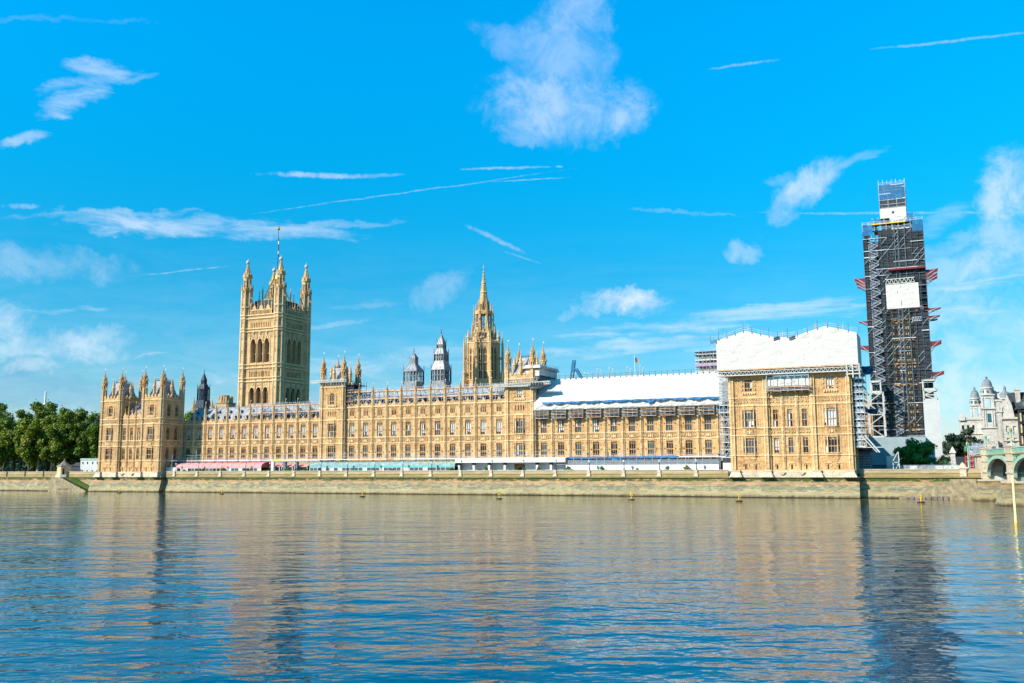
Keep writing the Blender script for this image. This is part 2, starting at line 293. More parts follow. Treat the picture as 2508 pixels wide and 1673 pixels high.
# ------------------------------------------------------------------ mesh helpers
class MB:
    def __init__(s): s.v = []; s.f = []; s.m = []; s.ms = []; s.fr = (0.0, 0.0, 0.0)
    def mi(s, m):
        if m not in s.ms: s.ms.append(m)
        return s.ms.index(m)
    def pt(s, p):
        a, ox, oy = s.fr
        if a == 0: return (p[0]+ox, p[1]+oy, p[2])
        c, q = math.cos(a), math.sin(a)
        return (p[0]*c-p[1]*q+ox, p[0]*q+p[1]*c+oy, p[2])
    def add(s, vs, fs, m):
        o = len(s.v); k = s.mi(m); s.v += [s.pt(p) for p in vs]
        for f in fs: s.f.append([o+i for i in f]); s.m.append(k)
    def box(s, x0, x1, y0, y1, z0, z1, m):
        s.add([(x0,y0,z0),(x1,y0,z0),(x1,y1,z0),(x0,y1,z0),(x0,y0,z1),(x1,y0,z1),(x1,y1,z1),(x0,y1,z1)],
              [(0,3,2,1),(4,5,6,7),(0,1,5,4),(1,2,6,5),(2,3,7,6),(3,0,4,7)], m)
    def frus(s, x0, x1, y0, y1, z0, X0, X1, Y0, Y1, z1, m):
        s.add([(x0,y0,z0),(x1,y0,z0),(x1,y1,z0),(x0,y1,z0),(X0,Y0,z1),(X1,Y0,z1),(X1,Y1,z1),(X0,Y1,z1)],
              [(0,3,2,1),(4,5,6,7),(0,1,5,4),(1,2,6,5),(2,3,7,6),(3,0,4,7)], m)
    def pr(s, x, y, z0, z1, r0, r1, m, n=8, rot=None):
        if rot is None: rot = math.pi/n
        vs = [(x+r*math.cos(rot+2*math.pi*i/n), y+r*math.sin(rot+2*math.pi*i/n), z) for r, z in ((r0, z0), (max(r1, .003), z1)) for i in range(n)]
        s.add(vs, [tuple(range(n))[::-1], tuple(range(n, 2*n))] + [(i, (i+1) % n, n+(i+1) % n, n+i) for i in range(n)], m)
    def lathe(s, x, y, prof, m, n=10):
        for (r0, z0), (r1, z1) in zip(prof, prof[1:]): s.pr(x, y, z0, z1, r0, r1, m, n)
    def beam(s, p, q, w, m):
        p = Vector(p); q = Vector(q); d = q-p
        if d.length < 1e-4: return
        d.normalize(); a = d.cross(Vector((0,0,1)) if abs(d.z) < .95 else Vector((1,0,0))).normalized()*w/2; b = d.cross(a.normalized())*w/2
        s.add([tuple(o+e) for o in (p, q) for e in (a+b, a-b, -a-b, b-a)], [(0,1,2,3),(7,6,5,4),(0,4,5,1),(1,5,6,2),(2,6,7,3),(3,7,4,0)], m)
    def quad(s, pts, m): s.add(pts, [tuple(range(len(pts)))], m)
    def slab(s, pts, t, m):
        """polygon in x,z at y with thickness t"""
        n = len(pts); s.add([tuple(p) for p in pts]+[(p[0], p[1]+t, p[2]) for p in pts],
            [tuple(range(n)), tuple(range(n, 2*n))[::-1]]+[(i, n+i, n+(i+1) % n, (i+1) % n) for i in range(n)], m)
    def wall(s, x0, x1, z0, z1, holes, m, y=0.0, t=0.7, bm=None):
        """front sheet at y (facing -y) with reveals t deep; holes = (x0,x1,z0,z1)"""
        xs = sorted({x0, x1, *[v for h in holes for v in h[:2]]}); zs = sorted({z0, z1, *[v for h in holes for v in h[2:]]})
        for i in range(len(xs)-1):
            run = None
            for j in range(len(zs)-1):
                cx, cz = (xs[i]+xs[i+1])/2, (zs[j]+zs[j+1])/2
                inside = any(h[0] < cx < h[1] and h[2] < cz < h[3] for h in holes) or not (x0 < cx < x1 and z0 < cz < z1)
                if not inside:
                    if run is None: run = zs[j]
                if inside or j == len(zs)-2:
                    if run is not None:
                        top = zs[j] if inside else zs[j+1]
                        s.quad([(xs[i],y,run),(xs[i+1],y,run),(xs[i+1],y,top),(xs[i],y,top)], m); run = None
        for a, b, c, d in holes:
            s.quad([(a,y,c),(a,y+t,c),(a,y+t,d),(a,y,d)], m); s.quad([(b,y,c),(b,y,d),(b,y+t,d),(b,y+t,c)], m)
            s.quad([(a,y,c),(b,y,c),(b,y+t,c),(a,y+t,c)], m); s.quad([(a,y,d),(a,y+t,d),(b,y+t,d),(b,y,d)], m)
            s.quad([(a,y+t,c),(b,y+t,c),(b,y+t,d),(a,y+t,d)], bm if (bm and b-a < 1) else m)
    def mesh(s, name):
        me = bpy.data.meshes.new(name); me.from_pydata(s.v, [], s.f)
        for k in s.ms: me.materials.append(MATS[k])
        me.polygons.foreach_set('material_index', s.m); me.update(); return me
    def build(s, name, parent=None, loc=(0,0,0), rz=0):
        o = bpy.data.objects.new(name, s.mesh(name)); COL.objects.link(o); o.location = loc; o.rotation_euler.z = rz
        if parent: o.parent = parent
        return o
def tag(o, label=None, cat=None, group=None, kind=None):
    if label: o['label'] = label
    if cat: o['category'] = cat
    if group: o['group'] = group
    if kind: o['kind'] = kind
    return o
def thing(name, label, cat, loc=(0,0,0), group=None, rz=0):
    o = bpy.data.objects.new(name, None); COL.objects.link(o); o.location = loc; o.rotation_euler.z = rz
    o.empty_display_size = 0.5
    return tag(o, label, cat, group)
def child(name, me, parent, loc=(0,0,0), rz=0):
    o = bpy.data.objects.new(name, me); COL.objects.link(o); o.parent = parent; o.location = loc; o.rotation_euler.z = rz; return o
def copytree(o, parent=None):
    c = o.copy(); COL.objects.link(c); c.parent = parent
    for ch in o.children: copytree(ch, c)
    return c
# ------------------------------------------------------------------ gothic windows
WIN = {}
GL = {'dark': ['glass_dark']*4+['glass_mid'], 'blind_sky': ['glass_blind_sky']*3+['glass_mid'], 'mid': ['glass_mid','glass_dark','glass_blind_sky','glass_mid'],
      'teal': ['glass_teal']*3+['glass_dark'], 'mixed': ['glass_blind_sky','glass_mid','glass_dark']}
def window_meshes(w, h, n, tr, kind, top, m, arch):
    key = (round(w,2), round(h,2), n, tr, kind, top, m, arch, random.randint(0, 2))
    if key in WIN: return WIN[key]
    f = MB(); g = MB(); lw = w/n; t = 0.085
    ys, yb = 0.16, 0.34
    f.box(-w/2, -w/2+t*.8, ys, yb, 0, h, m); f.box(w/2-t*.8, w/2, ys, yb, 0, h, m)
    for i in range(1, n): f.box(-w/2+i*lw-t/2, -w/2+i*lw+t/2, ys-.04, yb, 0, h, m)
    f.box(-w/2, w/2, ys, yb, -.001, .12, m); f.box(-w/2-.1, w/2+.1, -.12, .1, -.16, -.02, m)
    rows = [0.12]
    if tr: f.box(-w/2, w/2, ys-.05, yb, h*tr-.1, h*tr+.1, m); rows.append(h*tr+.1)
    tz = h*(1-top) if top else h
    if top:
        f.box(-w/2, w/2, ys, yb, tz-.04, tz+.05, m)
        for i in range(n): f.box(-w/2+(i+.5)*lw-.03, -w/2+(i+.5)*lw+.03, ys, yb, tz, h, m)
    def arch_head(x0, x1, z1, hh, y=ys+.02):
        k = 4
        for sgn, xa, xm in ((1, x0, (x0+x1)/2), (-1, x1, (x0+x1)/2)):
            for i in range(k):
                u0, u1 = i/k, (i+1)/k
                xx0, xx1 = xa+(xm-xa)*u0, xa+(xm-xa)*u1
                zb0 = z1-hh+hh*math.sqrt(1-(1-u0)**2); zb1 = z1-hh+hh*math.sqrt(1-(1-u1)**2)
                p = [(xx0,y,zb0),(xx1,y,zb1),(xx1,y,z1+.001),(xx0,y,z1+.001)]
                f.quad(p if sgn > 0 else p[::-1], m)
    heads = ([h*tr-.1] if tr else []) + [tz-.05]
    for i in range(n):
        for hz in heads: arch_head(-w/2+i*lw, -w/2+(i+1)*lw, hz, lw*.45)
        if top:
            for j in (0, 1): arch_head(-w/2+(i+j*.5)*lw, -w/2+(i+j*.5+.5)*lw, h, lw*.3)
    if arch: arch_head(-w/2, w/2, h, arch, y=ys-.08)
    zs = [0]+([h*tr] if tr else [])+[tz, h] if top else [0]+([h*tr] if tr else [])+[h]
    pal = GL[kind]; upper = random.choice(pal)
    for j in range(len(zs)-1):
        for i in range(n):
            mm = random.choice(pal) if random.random() < .35 else upper
            a, b = -w/2+i*lw, -w/2+(i+1)*lw
            if kind in ('blind_sky', 'mixed', 'mid') and j == 0 and mm == 'glass_blind_sky' and random.random() < .6:
                zc = zs[0]+(zs[1]-zs[0])*random.choice((.3, .45, .6))
                g.quad([(a,yb-.02,zs[0]),(b,yb-.02,zs[0]),(b,yb-.02,zc),(a,yb-.02,zc)], 'glass_dark')
                g.quad([(a,yb-.02,zc),(b,yb-.02,zc),(b,yb-.02,zs[1]),(a,yb-.02,zs[1])], mm)
            else: g.quad([(a,yb-.02,zs[j]),(b,yb-.02,zs[j]),(b,yb-.02,zs[j+1]),(a,yb-.02,zs[j+1])], mm)
    WIN[key] = (f.mesh('window'), g.mesh('glass')); return WIN[key]
def window(root, fr, x, z, w, h, n=3, tr=.45, kind='dark', top=.16, m='stone', arch=0, y=0, ang=0):
    a, ox, oy = fr; c, q = math.cos(a), math.sin(a)
    f, g = window_meshes(w, h, n, tr, kind, top, m, arch)
    o = child('window', f, root, (x*c-y*q+ox, x*q+y*c+oy, z), a+ang)
    child('glass', g, o)
# ------------------------------------------------------------------ ornament
def carving(mb, x, z, w, h, y=-0.02, m='stone_pale'):
    """a shield between two supporters, in lumps of stone"""
    rnd = random.Random(int(x*7+z*3))
    def lump(a, b, r, d=.16): mb.frus(a-r, a+r, y, y+.02, b-r, a-r*.5, a+r*.5, y-d, y, b+r, m)
    mb.frus(x-.24, x+.24, y-.16, y, z+h*.2, x-.32, x+.32, y-.16, y, z+h*.62, m); lump(x, z+h*.78, .2); lump(x-.14, z+h*.9, .1); lump(x+.14, z+h*.9, .1)
    for s in (-1, 1):
        bx = x+s*w*.33
        mb.frus(bx-.12, bx+.12, y-.14, y, z+h*.12, bx-s*.1-.14, bx-s*.1+.14, y-.18, y, z+h*.62, m)
        lump(bx-s*.02, z+h*.75, .17); lump(bx+s*.24, z+h*.5, .1); lump(bx+s*.26, z+h*.25, .13); lump(bx-s*.28, z+h*.3, .1)
        mb.beam((bx, y-.08, z+h*.6), (x+s*.3, y-.08, z+h*.5), .12, m)
def string(mb, x0, x1, z, m='stone_pale', p=.16, h=.28, y=0, dent=True):
    mb.box(x0, x1, y-p, y+.05, z, z+h, m)
    mb.frus(x0, x1, y-p*.45, y+.05, z-.14, x0, x1, y-p*.9, y+.05, z-.001, m)
    if dent:
        n = max(1, int((x1-x0)/.62)); s = (x1-x0)/n
        for i in range(n): mb.box(x0+(i+.3)*s, x0+(i+.7)*s, y-p*.75, y+.02, z-.32, z-.1, 'stone')
def ribs(mb, x0, x1, z0, z1, n, y=0, m='stone_pale', p=.08, w=.075, heads=True):
    for i in range(n+1):
        x = x0+(x1-x0)*i/max(1, n); mb.box(x-w/2, x+w/2, y-p, y+.01, z0, z1, m)
    if heads and n > 0:
        d = (x1-x0)/n
        for i in range(n):
            a = x0+i*d+w/2; b = a+d-w; c = (a+b)/2; hh = min(.5, d*.9)
            mb.quad([(a,y-p*.6,z1-hh),(a+(c-a)*.4,y-p*.6,z1-hh*.4),(c,y-p*.6,z1),(a,y-p*.6,z1)], m)
            mb.quad([(b,y-p*.6,z1),(c,y-p*.6,z1),(b-(b-c)*.4,y-p*.6,z1-hh*.4),(b,y-p*.6,z1-hh)], m)
def pinnacle(r, h, m='stone_tower', fin='white_finial', crockets=True, rod=1.2):
    """crocketed spirelet mesh, base at 0"""
    mb = MB()
    mb.pr(0, 0, 0, h*.3, r, r*.9, m); mb.pr(0, 0, h*.3, h*.36, r*1.25, r*1.05, m)
    for i in range(4):
        a = math.pi/4+i*math.pi/2; mb.pr(r*.95*math.cos(a), r*.95*math.sin(a), h*.3, h*.62, r*.2, .01, m, 4)
    mb.pr(0, 0, h*.36, h*.92, r*.86, r*.1, m)
    if crockets:
        for j in range(1, 6):
            zz = h*(.36+.56*j/6.5); rr = r*(.86-.76*j/6.5)+.04
            for i in range(4): mb.pr(rr*math.cos(i*math.pi/2), rr*math.sin(i*math.pi/2), zz-.1, zz+.12, .1, .05, m, 4)
    mb.pr(0, 0, h*.9, h*.94, r*.26, r*.2, m)
    mb.pr(0, 0, h*.94, h+rod*.75, .05, .04, fin, 5); mb.pr(0, 0, h+rod*.1, h+rod*.25, .13, .13, fin, 6); mb.box(0, .28, -.02, .02, h+rod*.5, h+rod*.78, fin)
    return mb
def turret_mesh(r, z0, z1, rings, spire=5.0, m='stone_tower', base=None, lantern=2.6):
    """octagonal corner turret: shaft with panel ribs and string rings, open lantern, crown and spirelet"""
    mb = MB(); zl = z1-lantern
    mb.pr(0, 0, z0, zl, r, r, m)
    for i in range(8):
        a = math.pi/8+i*math.pi/4; mb.pr(r*math.cos(a), r*math.sin(a), z0, zl, r*.13, r*.13, 'stone_pale', 6)
        am = i*math.pi/4; mb.pr(r*.92*math.cos(am), r*.92*math.sin(am), z0+.3, zl-.1, r*.055, r*.055, 'stone_pale', 4)
    for z in rings: mb.pr(0, 0, z-.12, z, r*1.06, r*1.22, 'stone_pale'); mb.pr(0, 0, z, z+.3, r*1.22, r*1.16, 'stone_pale')
    # open lantern
    mb.pr(0, 0, zl, zl+.25, r*1.15, r*1.05, m); mb.pr(0, 0, zl, z1, r*.3, r*.3, m, 6)
    for i in range(8):
        a = math.pi/8+i*math.pi/4; mb.pr(r*.88*math.cos(a), r*.88*math.sin(a), zl+.2, z1, r*.17, r*.17, m, 4)
        am = i*math.pi/4; mb.pr(r*.86*math.cos(am), r*.86*math.sin(am), z1-lantern*.28, z1, r*.22, r*.3, m, 4)
    mb.pr(0, 0, z1-.05, z1+.35, r*1.0, r*1.3, 'stone_pale'); mb.pr(0, 0, z1+.35, z1+.6, r*1.3, r*1.2, m)
    for i in range(8):
        a = math.pi/8+i*math.pi/4; mb.pr(r*1.12*math.cos(a), r*1.12*math.sin(a), z1+.5, z1+1.35, r*.14, .01, m, 4)
    # upper stage
    h = spire; q = r*.72
    for i in range(8):
        a = math.pi/8+i*math.pi/4; mb.pr(q*.9*math.cos(a), q*.9*math.sin(a), z1+.5, z1+h*.4, q*.2, q*.2, m, 4)
    mb.pr(0, 0, z1+.5, z1+h*.4, q*.45, q*.45, m, 6)
    mb.pr(0, 0, z1+h*.4, z1+h*.46, q*1.1, q*1.25, 'stone_pale')
    for i in range(8):
        a = i*math.pi/4; mb.pr(q*1.02*math.cos(a), q*1.02*math.sin(a), z1+h*.45, z1+h*.62, q*.26, .01, m, 4)
    mb.pr(0, 0, z1+h*.46, z1+h*.66, q*1.0, q*.52, m); mb.pr(0, 0, z1+h*.66, z1+h*.95, q*.5, q*.1, m)
    for j in range(5):
        zz = z1+h*(.5+.09*j); rr = q*(1.0-.19*j)+.04
        for i in range(8): a = math.pi/8+i*math.pi/4; mb.pr(rr*math.cos(a), rr*math.sin(a), zz, zz+.22, .09, .03, m, 4)
    mb.pr(0, 0, z1+h*.93, z1+h*.98, q*.3, q*.26, m)
    mb.pr(0, 0, z1+h*.98, z1+h+1.3, .06, .045, 'stone_soot', 5)
    for k in (.2, .6): mb.pr(0, 0, z1+h+k, z1+h+k+.14, .15, .13, 'stone_soot', 6)
    mb.pr(0, 0, z1+h+1.2, z1+h+2.0, .06, .04, 'white_finial', 5); mb.box(0, .34, -.02, .02, z1+h+1.35, z1+h+1.8, 'white_finial')
    return mb.mesh('turret')
def cresting(mb, x0, x1, y0, y1, z, m='iron_blue', h=.8, st=.5):
    for (ax, ay, bx, by) in ((x0,y0,x1,y0),(x1,y0,x1,y1),(x1,y1,x0,y1),(x0,y1,x0,y0)):
        L = math.hypot(bx-ax, by-ay); n = max(1, int(L/st))
        mb.beam((ax,ay,z+h*.35), (bx,by,z+h*.35), .08, m)
        for i in range(n+1): px, py = ax+(bx-ax)*i/n, ay+(by-ay)*i/n; mb.beam((px,py,z), (px,py,z+h*(1 if i % 2 else .7)), .07, m)
def embattled(mb, x0, x1, z, y=0, m='stone', t=.4, h=1.2, step=1.6, gable=True):
    """pierced parapet with little gabled merlons"""
    mb.box(x0, x1, y-.06, y+t, z, z+h*.45, m); mb.box(x0, x1, y-.12, y+t+.05, z+h*.45, z+h*.55, 'stone_pale')
    n = max(1, round((x1-x0)/step)); s = (x1-x0)/n
    for i in range(n):
        a = x0+i*s; c = a+s/2
        mb.box(c-s*.27, c+s*.27, y-.04, y+t-.03, z+h*.5, z+h*.95, m)
        if gable: mb.slab([(c-s*.34,y-.1,z+h*.93),(c+s*.34,y-.1,z+h*.93),(c,y-.1,z+h*1.35)], t, 'stone_pale'); mb.pr(c, y+t/2, z+h*1.25, z+h*1.6, .09, .05, 'stone_pale', 4)
        mb.pr(a, y+t/2, z+h*.5, z+h*1.1, .12, .03, m, 4)
# ------------------------------------------------------------------ ground, water
def sheet(name, x0, x1, y0, y1, z, m, kind='structure'):
    mb = MB(); mb.quad([(x0,y0,z),(x1,y0,z),(x1,y1,z),(x0,y1,z)], m); o = mb.build(name); o['kind'] = kind; return o
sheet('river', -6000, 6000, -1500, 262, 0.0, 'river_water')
g = MB(); g.quad([(-9000,262,6.2),(9000,262,6.2),(9000,14000,6.2),(-9000,14000,6.2)], 'earth')
g.quad([(-9000,262,-1),(9000,262,-1),(9000,262,6.2),(-9000,262,6.2)], 'earth'); tag(g.build('ground'), kind='structure')
g = MB(); g.box(-254.2, -51.0, 260.2, 270, 5.9, 6.35, 'paving'); tag(g.build('terrace'), kind='structure')
# ------------------------------------------------------------------ palace
Z1, Z2, ZC = (11.65, 4.05), (18.55, 4.65), 24.3
def storeywall(mb, root, x0, x1, rows, z0, z1, side='stone', plain_=False, extra=()):
    """one flat stretch of wall: rows = [(xc, z, w, h, n, tr, kind, top, arch)]"""
    holes = [(r[0]-r[2]/2, r[0]+r[2]/2, r[1], r[1]+r[3]) for r in rows]+list(extra)
    mb.wall(x0, x1, z0, z1, holes, side)
    for xc, z, w, h, n, tr, kind, top, arch in rows: window(root, mb.fr, xc, z, w, h, n, tr, kind, top, 'stone', arch)
def sideribs(mb, a, b, xc, w, z0, z1, dens=.85):
    for p, q in ((a, xc-w/2-.12), (xc+w/2+.12, b)):
        if q-p > .35: ribs(mb, p, q, z0, z1, max(1, round((q-p)/dens)))
def hood(mb, xc, z, w):
    mb.box(xc-w/2-.3, xc+w/2+.3, -.2, .02, z, z+.16, 'stone_pale')
    for s in (-1, 1): mb.box(xc+s*(w/2+.3)-.08, xc+s*(w/2+.3)+.08, -.16, .02, z-.7, z, 'stone_pale')
def slit(mb, root, xc, z=7.35): hood(mb, xc, z+1.55, .95)
def buttress_mesh(top, r=.62, rings=(11.2, 16.3, 18.35, 24.3), z0=6.3):
    mb = MB(); hw = r*.86; q = r*.5; mb.box(-hw, hw, -.2, .1, z0, top-.3, 'stone_pale'); mb.pr(0, -.2, z0, top, q, q, 'stone_pale')
    for x in (-hw+.05, hw-.05): mb.box(x-.05, x+.05, -.28, -.2, z0, top-.5, 'stone_pale')
    for a in (-2.75, -1.95, -1.18, -.4): mb.pr(q*math.cos(a), -.2+q*math.sin(a), z0, top, .045, .045, 'stone', 4)
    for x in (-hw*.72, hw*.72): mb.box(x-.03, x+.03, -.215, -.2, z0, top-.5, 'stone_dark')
    for z in rings:
        if z < top: mb.pr(0, -.2, z-.12, z, q*1.02, q*1.4, 'stone_pale'); mb.pr(0, -.2, z, z+.26, q*1.4, q*1.25, 'stone_pale'); mb.box(-hw-.08, hw+.08, -.34, .1, z, z+.26, 'stone_pale')
    zs = [z0]+[z for z in rings if z < top]+[top]
    for a, b in zip(zs, zs[1:]):
        if b-a > 3: mb.box(-.12, .12, -.2-q*1.02, -.2-q*.8, b-1.3, b-.5, 'stone_dark'); mb.pr(0, -.2, a+(b-a)*.48, a+(b-a)*.48+.18, q*1.25, q*1.1, 'stone_pale')
    return mb.mesh('buttress')
def carved_band(mb, a, b, xc, w, z0, z1, shield=True):
    mb.quad([(a,-.015,z0),(b,-.015,z0),(b,-.015,z1),(a,-.015,z1)], 'stone')
    if shield:
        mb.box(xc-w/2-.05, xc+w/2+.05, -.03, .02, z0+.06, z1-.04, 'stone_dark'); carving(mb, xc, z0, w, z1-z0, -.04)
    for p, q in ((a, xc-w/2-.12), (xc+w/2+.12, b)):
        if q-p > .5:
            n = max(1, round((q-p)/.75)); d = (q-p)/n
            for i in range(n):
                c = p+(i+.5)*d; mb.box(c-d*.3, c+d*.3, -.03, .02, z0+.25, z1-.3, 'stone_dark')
                mb.pr(c, -.08, z0+.55, z1-.6, .17, .12, 'stone_pale', 5)
            ribs(mb, p, q, z0, z1, n, heads=False)
def palace_range(name, label, x0, x1, nb, y, third, top, kinds, butt_top, pin, roofz, first_b=True, last_b=True):
    root = thing(name, label, 'palace wing', (x0, y, 0)); mb = MB(); L = x1-x0; d = L/nb; rnd = random.Random(nb+int(x0)); ww = 1.95
    rows = []
    for i in range(nb):
        xc = (i+.5)*d
        k1, k2 = kinds[0](i), kinds[1](i)
        rows += [(xc, Z1[0], ww, Z1[1], 3, .42, k1, .14, 0), (xc, Z2[0], ww, Z2[1], 3, .4, k2, .17, 0)]
        if third:
            for s in (-.62, 0, .62): rows.append((xc+s, 25.6, .44, 1.6, 1, 0, 'mid', 0, 0))
    storeywall(mb, root, 0, L, rows, 6.3, top)
    zc = 28.45 if third else 24.3
    for z, h in ((10.95, .3), (16.3, .2), (18.3, .2)): string(mb, 0, L, z, h=h, dent=z > 16.2)
    string(mb, 0, L, ZC, p=.22, h=.32)
    if third: string(mb, 0, L, 28.5, p=.26, h=.36)
    for i in range(nb):
        xc = (i+.5)*d; a, b = i*d+.56, (i+1)*d-.56
        sideribs(mb, a, b, xc, ww, 11.3, 15.95); sideribs(mb, a, b, xc, ww, 18.55, 23.85)
        ribs(mb, xc-ww/2, xc+ww/2, 15.8, 16.15, 6); ribs(mb, xc-ww/2, xc+ww/2, 23.3, 24.0, 6, p=.14)
        for s in (-1, 1):
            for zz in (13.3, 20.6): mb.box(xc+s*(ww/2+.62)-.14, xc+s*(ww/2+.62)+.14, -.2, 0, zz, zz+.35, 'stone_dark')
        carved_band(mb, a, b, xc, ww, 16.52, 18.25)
        if third:
            sideribs(mb, a, b, xc, ww, 24.65, 28.0); ribs(mb, xc-.95, xc+.95, 27.3, 28.15, 6, p=.16)
            for s in (-.62, 0, .62): mb.frus(xc+s-.2, xc+s+.2, -.05, .02, 24.8, xc+s-.25, xc+s+.25, -.16, .02, 25.55, 'stone_pale')
            for s in (-1, 1): mb.box(xc+s*(ww/2+.4)-.2, xc+s*(ww/2+.4)+.2, -.03, .02, 25.0, 25.5, 'stone_dark')
    mb.build('wall', root)
    pb = MB()
    if pin:
        for i in range(nb):
            xc = (i+.5)*d; a, b = i*d+.6, (i+1)*d-.6
            embattled(pb, a, b, zc+.36, 0, h=.9, step=1.0, gable=False)
            pb.slab([(xc-.8,-.1,zc+.8),(xc+.8,-.1,zc+.8),(xc+.45,-.1,zc+1.5),(xc,-.1,zc+2.1),(xc-.45,-.1,zc+1.5)], .3, 'stone')
            pb.pr(xc, .05, zc+2.0, zc+2.9, .12, .05, 'gilding' if not third else 'stone_pale', 5)
        pb.build('parapet', root)
    bm_ = buttress_mesh(butt_top, rings=(11.1, 16.3, 18.3, ZC)+((28.5,) if third else ())); pm = pinnacle(.42, pin, m='stone').mesh('pinnacle') if pin else None
    for i in range(0 if first_b else 1, nb+1 if last_b else nb):
        o = child('buttress', bm_, root, (i*d, 0, 0))
        if pm: child('pinnacle', pm, o, (0, -.1, butt_top))
    if roofz:
        rb = MB(); z0 = zc+.3; rb.quad([(0,1.2,z0),(L,1.2,z0),(L,6.5,roofz),(0,6.5,roofz)], 'slate'); rb.quad([(0,6.5,roofz),(L,6.5,roofz),(L,12,z0),(0,12,z0)], 'slate')
        rb.box(0, L, 6.35, 6.65, roofz-.05, roofz+.18, 'lead_grey'); n = int(L/.9)
        for i in range(n): x = (i+.5)*L/n; rb.beam((x,6.5,roofz+.1), (x,6.5,roofz+.75), .07, 'iron_blue')
        for i in range(int(L/2.2)): x = (i+.5)*2.2; rb.beam((x,1.2,z0+.03), (x,6.5,roofz+.03), .08, 'lead_grey')
        for i in range(nb):
            xc = (i+.5)*d
            for q, t in ((-.9, .3), (.9, .3), (0, .66)):
                yy = 1.2+5.3*t; zz = z0+(roofz-z0)*t
                rb.frus(xc+q-.25, xc+q+.25, yy-.5, yy+.4, zz-.1, xc+q-.25, xc+q+.25, yy-.5, yy+.4, zz+.4, 'slate_dark'); rb.slab([(xc+q-.34,yy-.55,zz+.4),(xc+q+.34,yy-.55,zz+.4),(xc+q,yy-.55,zz+.95)], 1.0, 'dome_grey')
        rb.build('roof', root)
        bb = MB(); bb.quad([(0,12,6.3),(0,12,z0),(L,12,z0),(L,12,6.3)], 'stone'); bb.quad([(0,0,top-.4),(L,0,top-.4),(L,1.3,top-.4),(0,1.3,top-.4)], 'lead_grey'); bb.build('rear_wall', root)
    return root
def oriel_face(mb, root, xc, z0, h, kind, zs, w=2.4, cant=.8, dep=.34, n=3):
    """canted bay storey: centre n lights and a narrow light on each cant"""
    fr0 = mb.fr; a0, ox, oy = fr0; c, q = math.cos(a0), math.sin(a0)
    def sub(x, y, ang): return (a0+ang, x*c-y*q+ox, x*q+y*c+oy)
    ang = math.atan2(dep, cant); cw = math.hypot(dep, cant)
    for cx, cy, an, wd, nn, ww in ((xc-w/2-cant, 0, -ang, cw, 1, .56), (xc-w/2, -dep, 0, w, n, w-.2), (xc+w/2, -dep, ang, cw, 1, .56)):
        mb.fr = sub(cx, cy, an)
        mb.wall(0, wd, zs[0], zs[1], [(wd/2-ww/2, wd/2+ww/2, z0, z0+h)], 'stone', t=.4)
        window(root, mb.fr, wd/2, z0, ww, h, nn, .42, kind, .15, y=-.12 if nn == 1 else 0)
        for x in (0, wd): mb.box(x-.07, x+.07, -.12, .05, zs[0], zs[1], 'stone_pale')
        for z, hh in ((zs[0], .2), (zs[1]-.15, .3)): mb.box(-.06, wd+.06, -.17, .05, z, z+hh, 'stone_pale')
    mb.fr = fr0
def oriel_block(mb, xc, z0, z1, m, w=2.4, cant=.8, dep=.34, carve=True):
    vs = [(xc-w/2-cant,.0),(xc-w/2,-dep),(xc+w/2,-dep),(xc+w/2+cant,.0)]
    mb.add([(x,y,z) for z in (z0, z1) for x, y in vs], [(0,1,5,4),(1,2,6,5),(2,3,7,6),(4,5,6,7),(3,2,1,0)], m)
    if carve:
        mb.box(xc-w/2+.1, xc+w/2-.1, -dep-.03, -dep+.05, z0+.1, z1-.1, 'stone_dark'); carving(mb, xc, z0+.05, w*.9, z1-z0-.1, -dep-.04)
def corbel(mb, xc, z0, z1, w=2.4, cant=.8, dep=.34):
    mb.add([(xc-w*.35,-.05,z0),(xc+w*.35,-.05,z0),(xc-w/2-cant,0,z1),(xc-w/2,-dep,z1),(xc+w/2,-dep,z1),(xc+w/2+cant,0,z1)], [(0,1,4,3),(0,3,2),(1,5,4),(2,3,4,5)], 'stone')
    mb.box(xc-w/2-.2, xc+w/2+.2, -dep*.75, 0, z1-.9, z1-.7, 'stone_pale')
TURRETS = {}
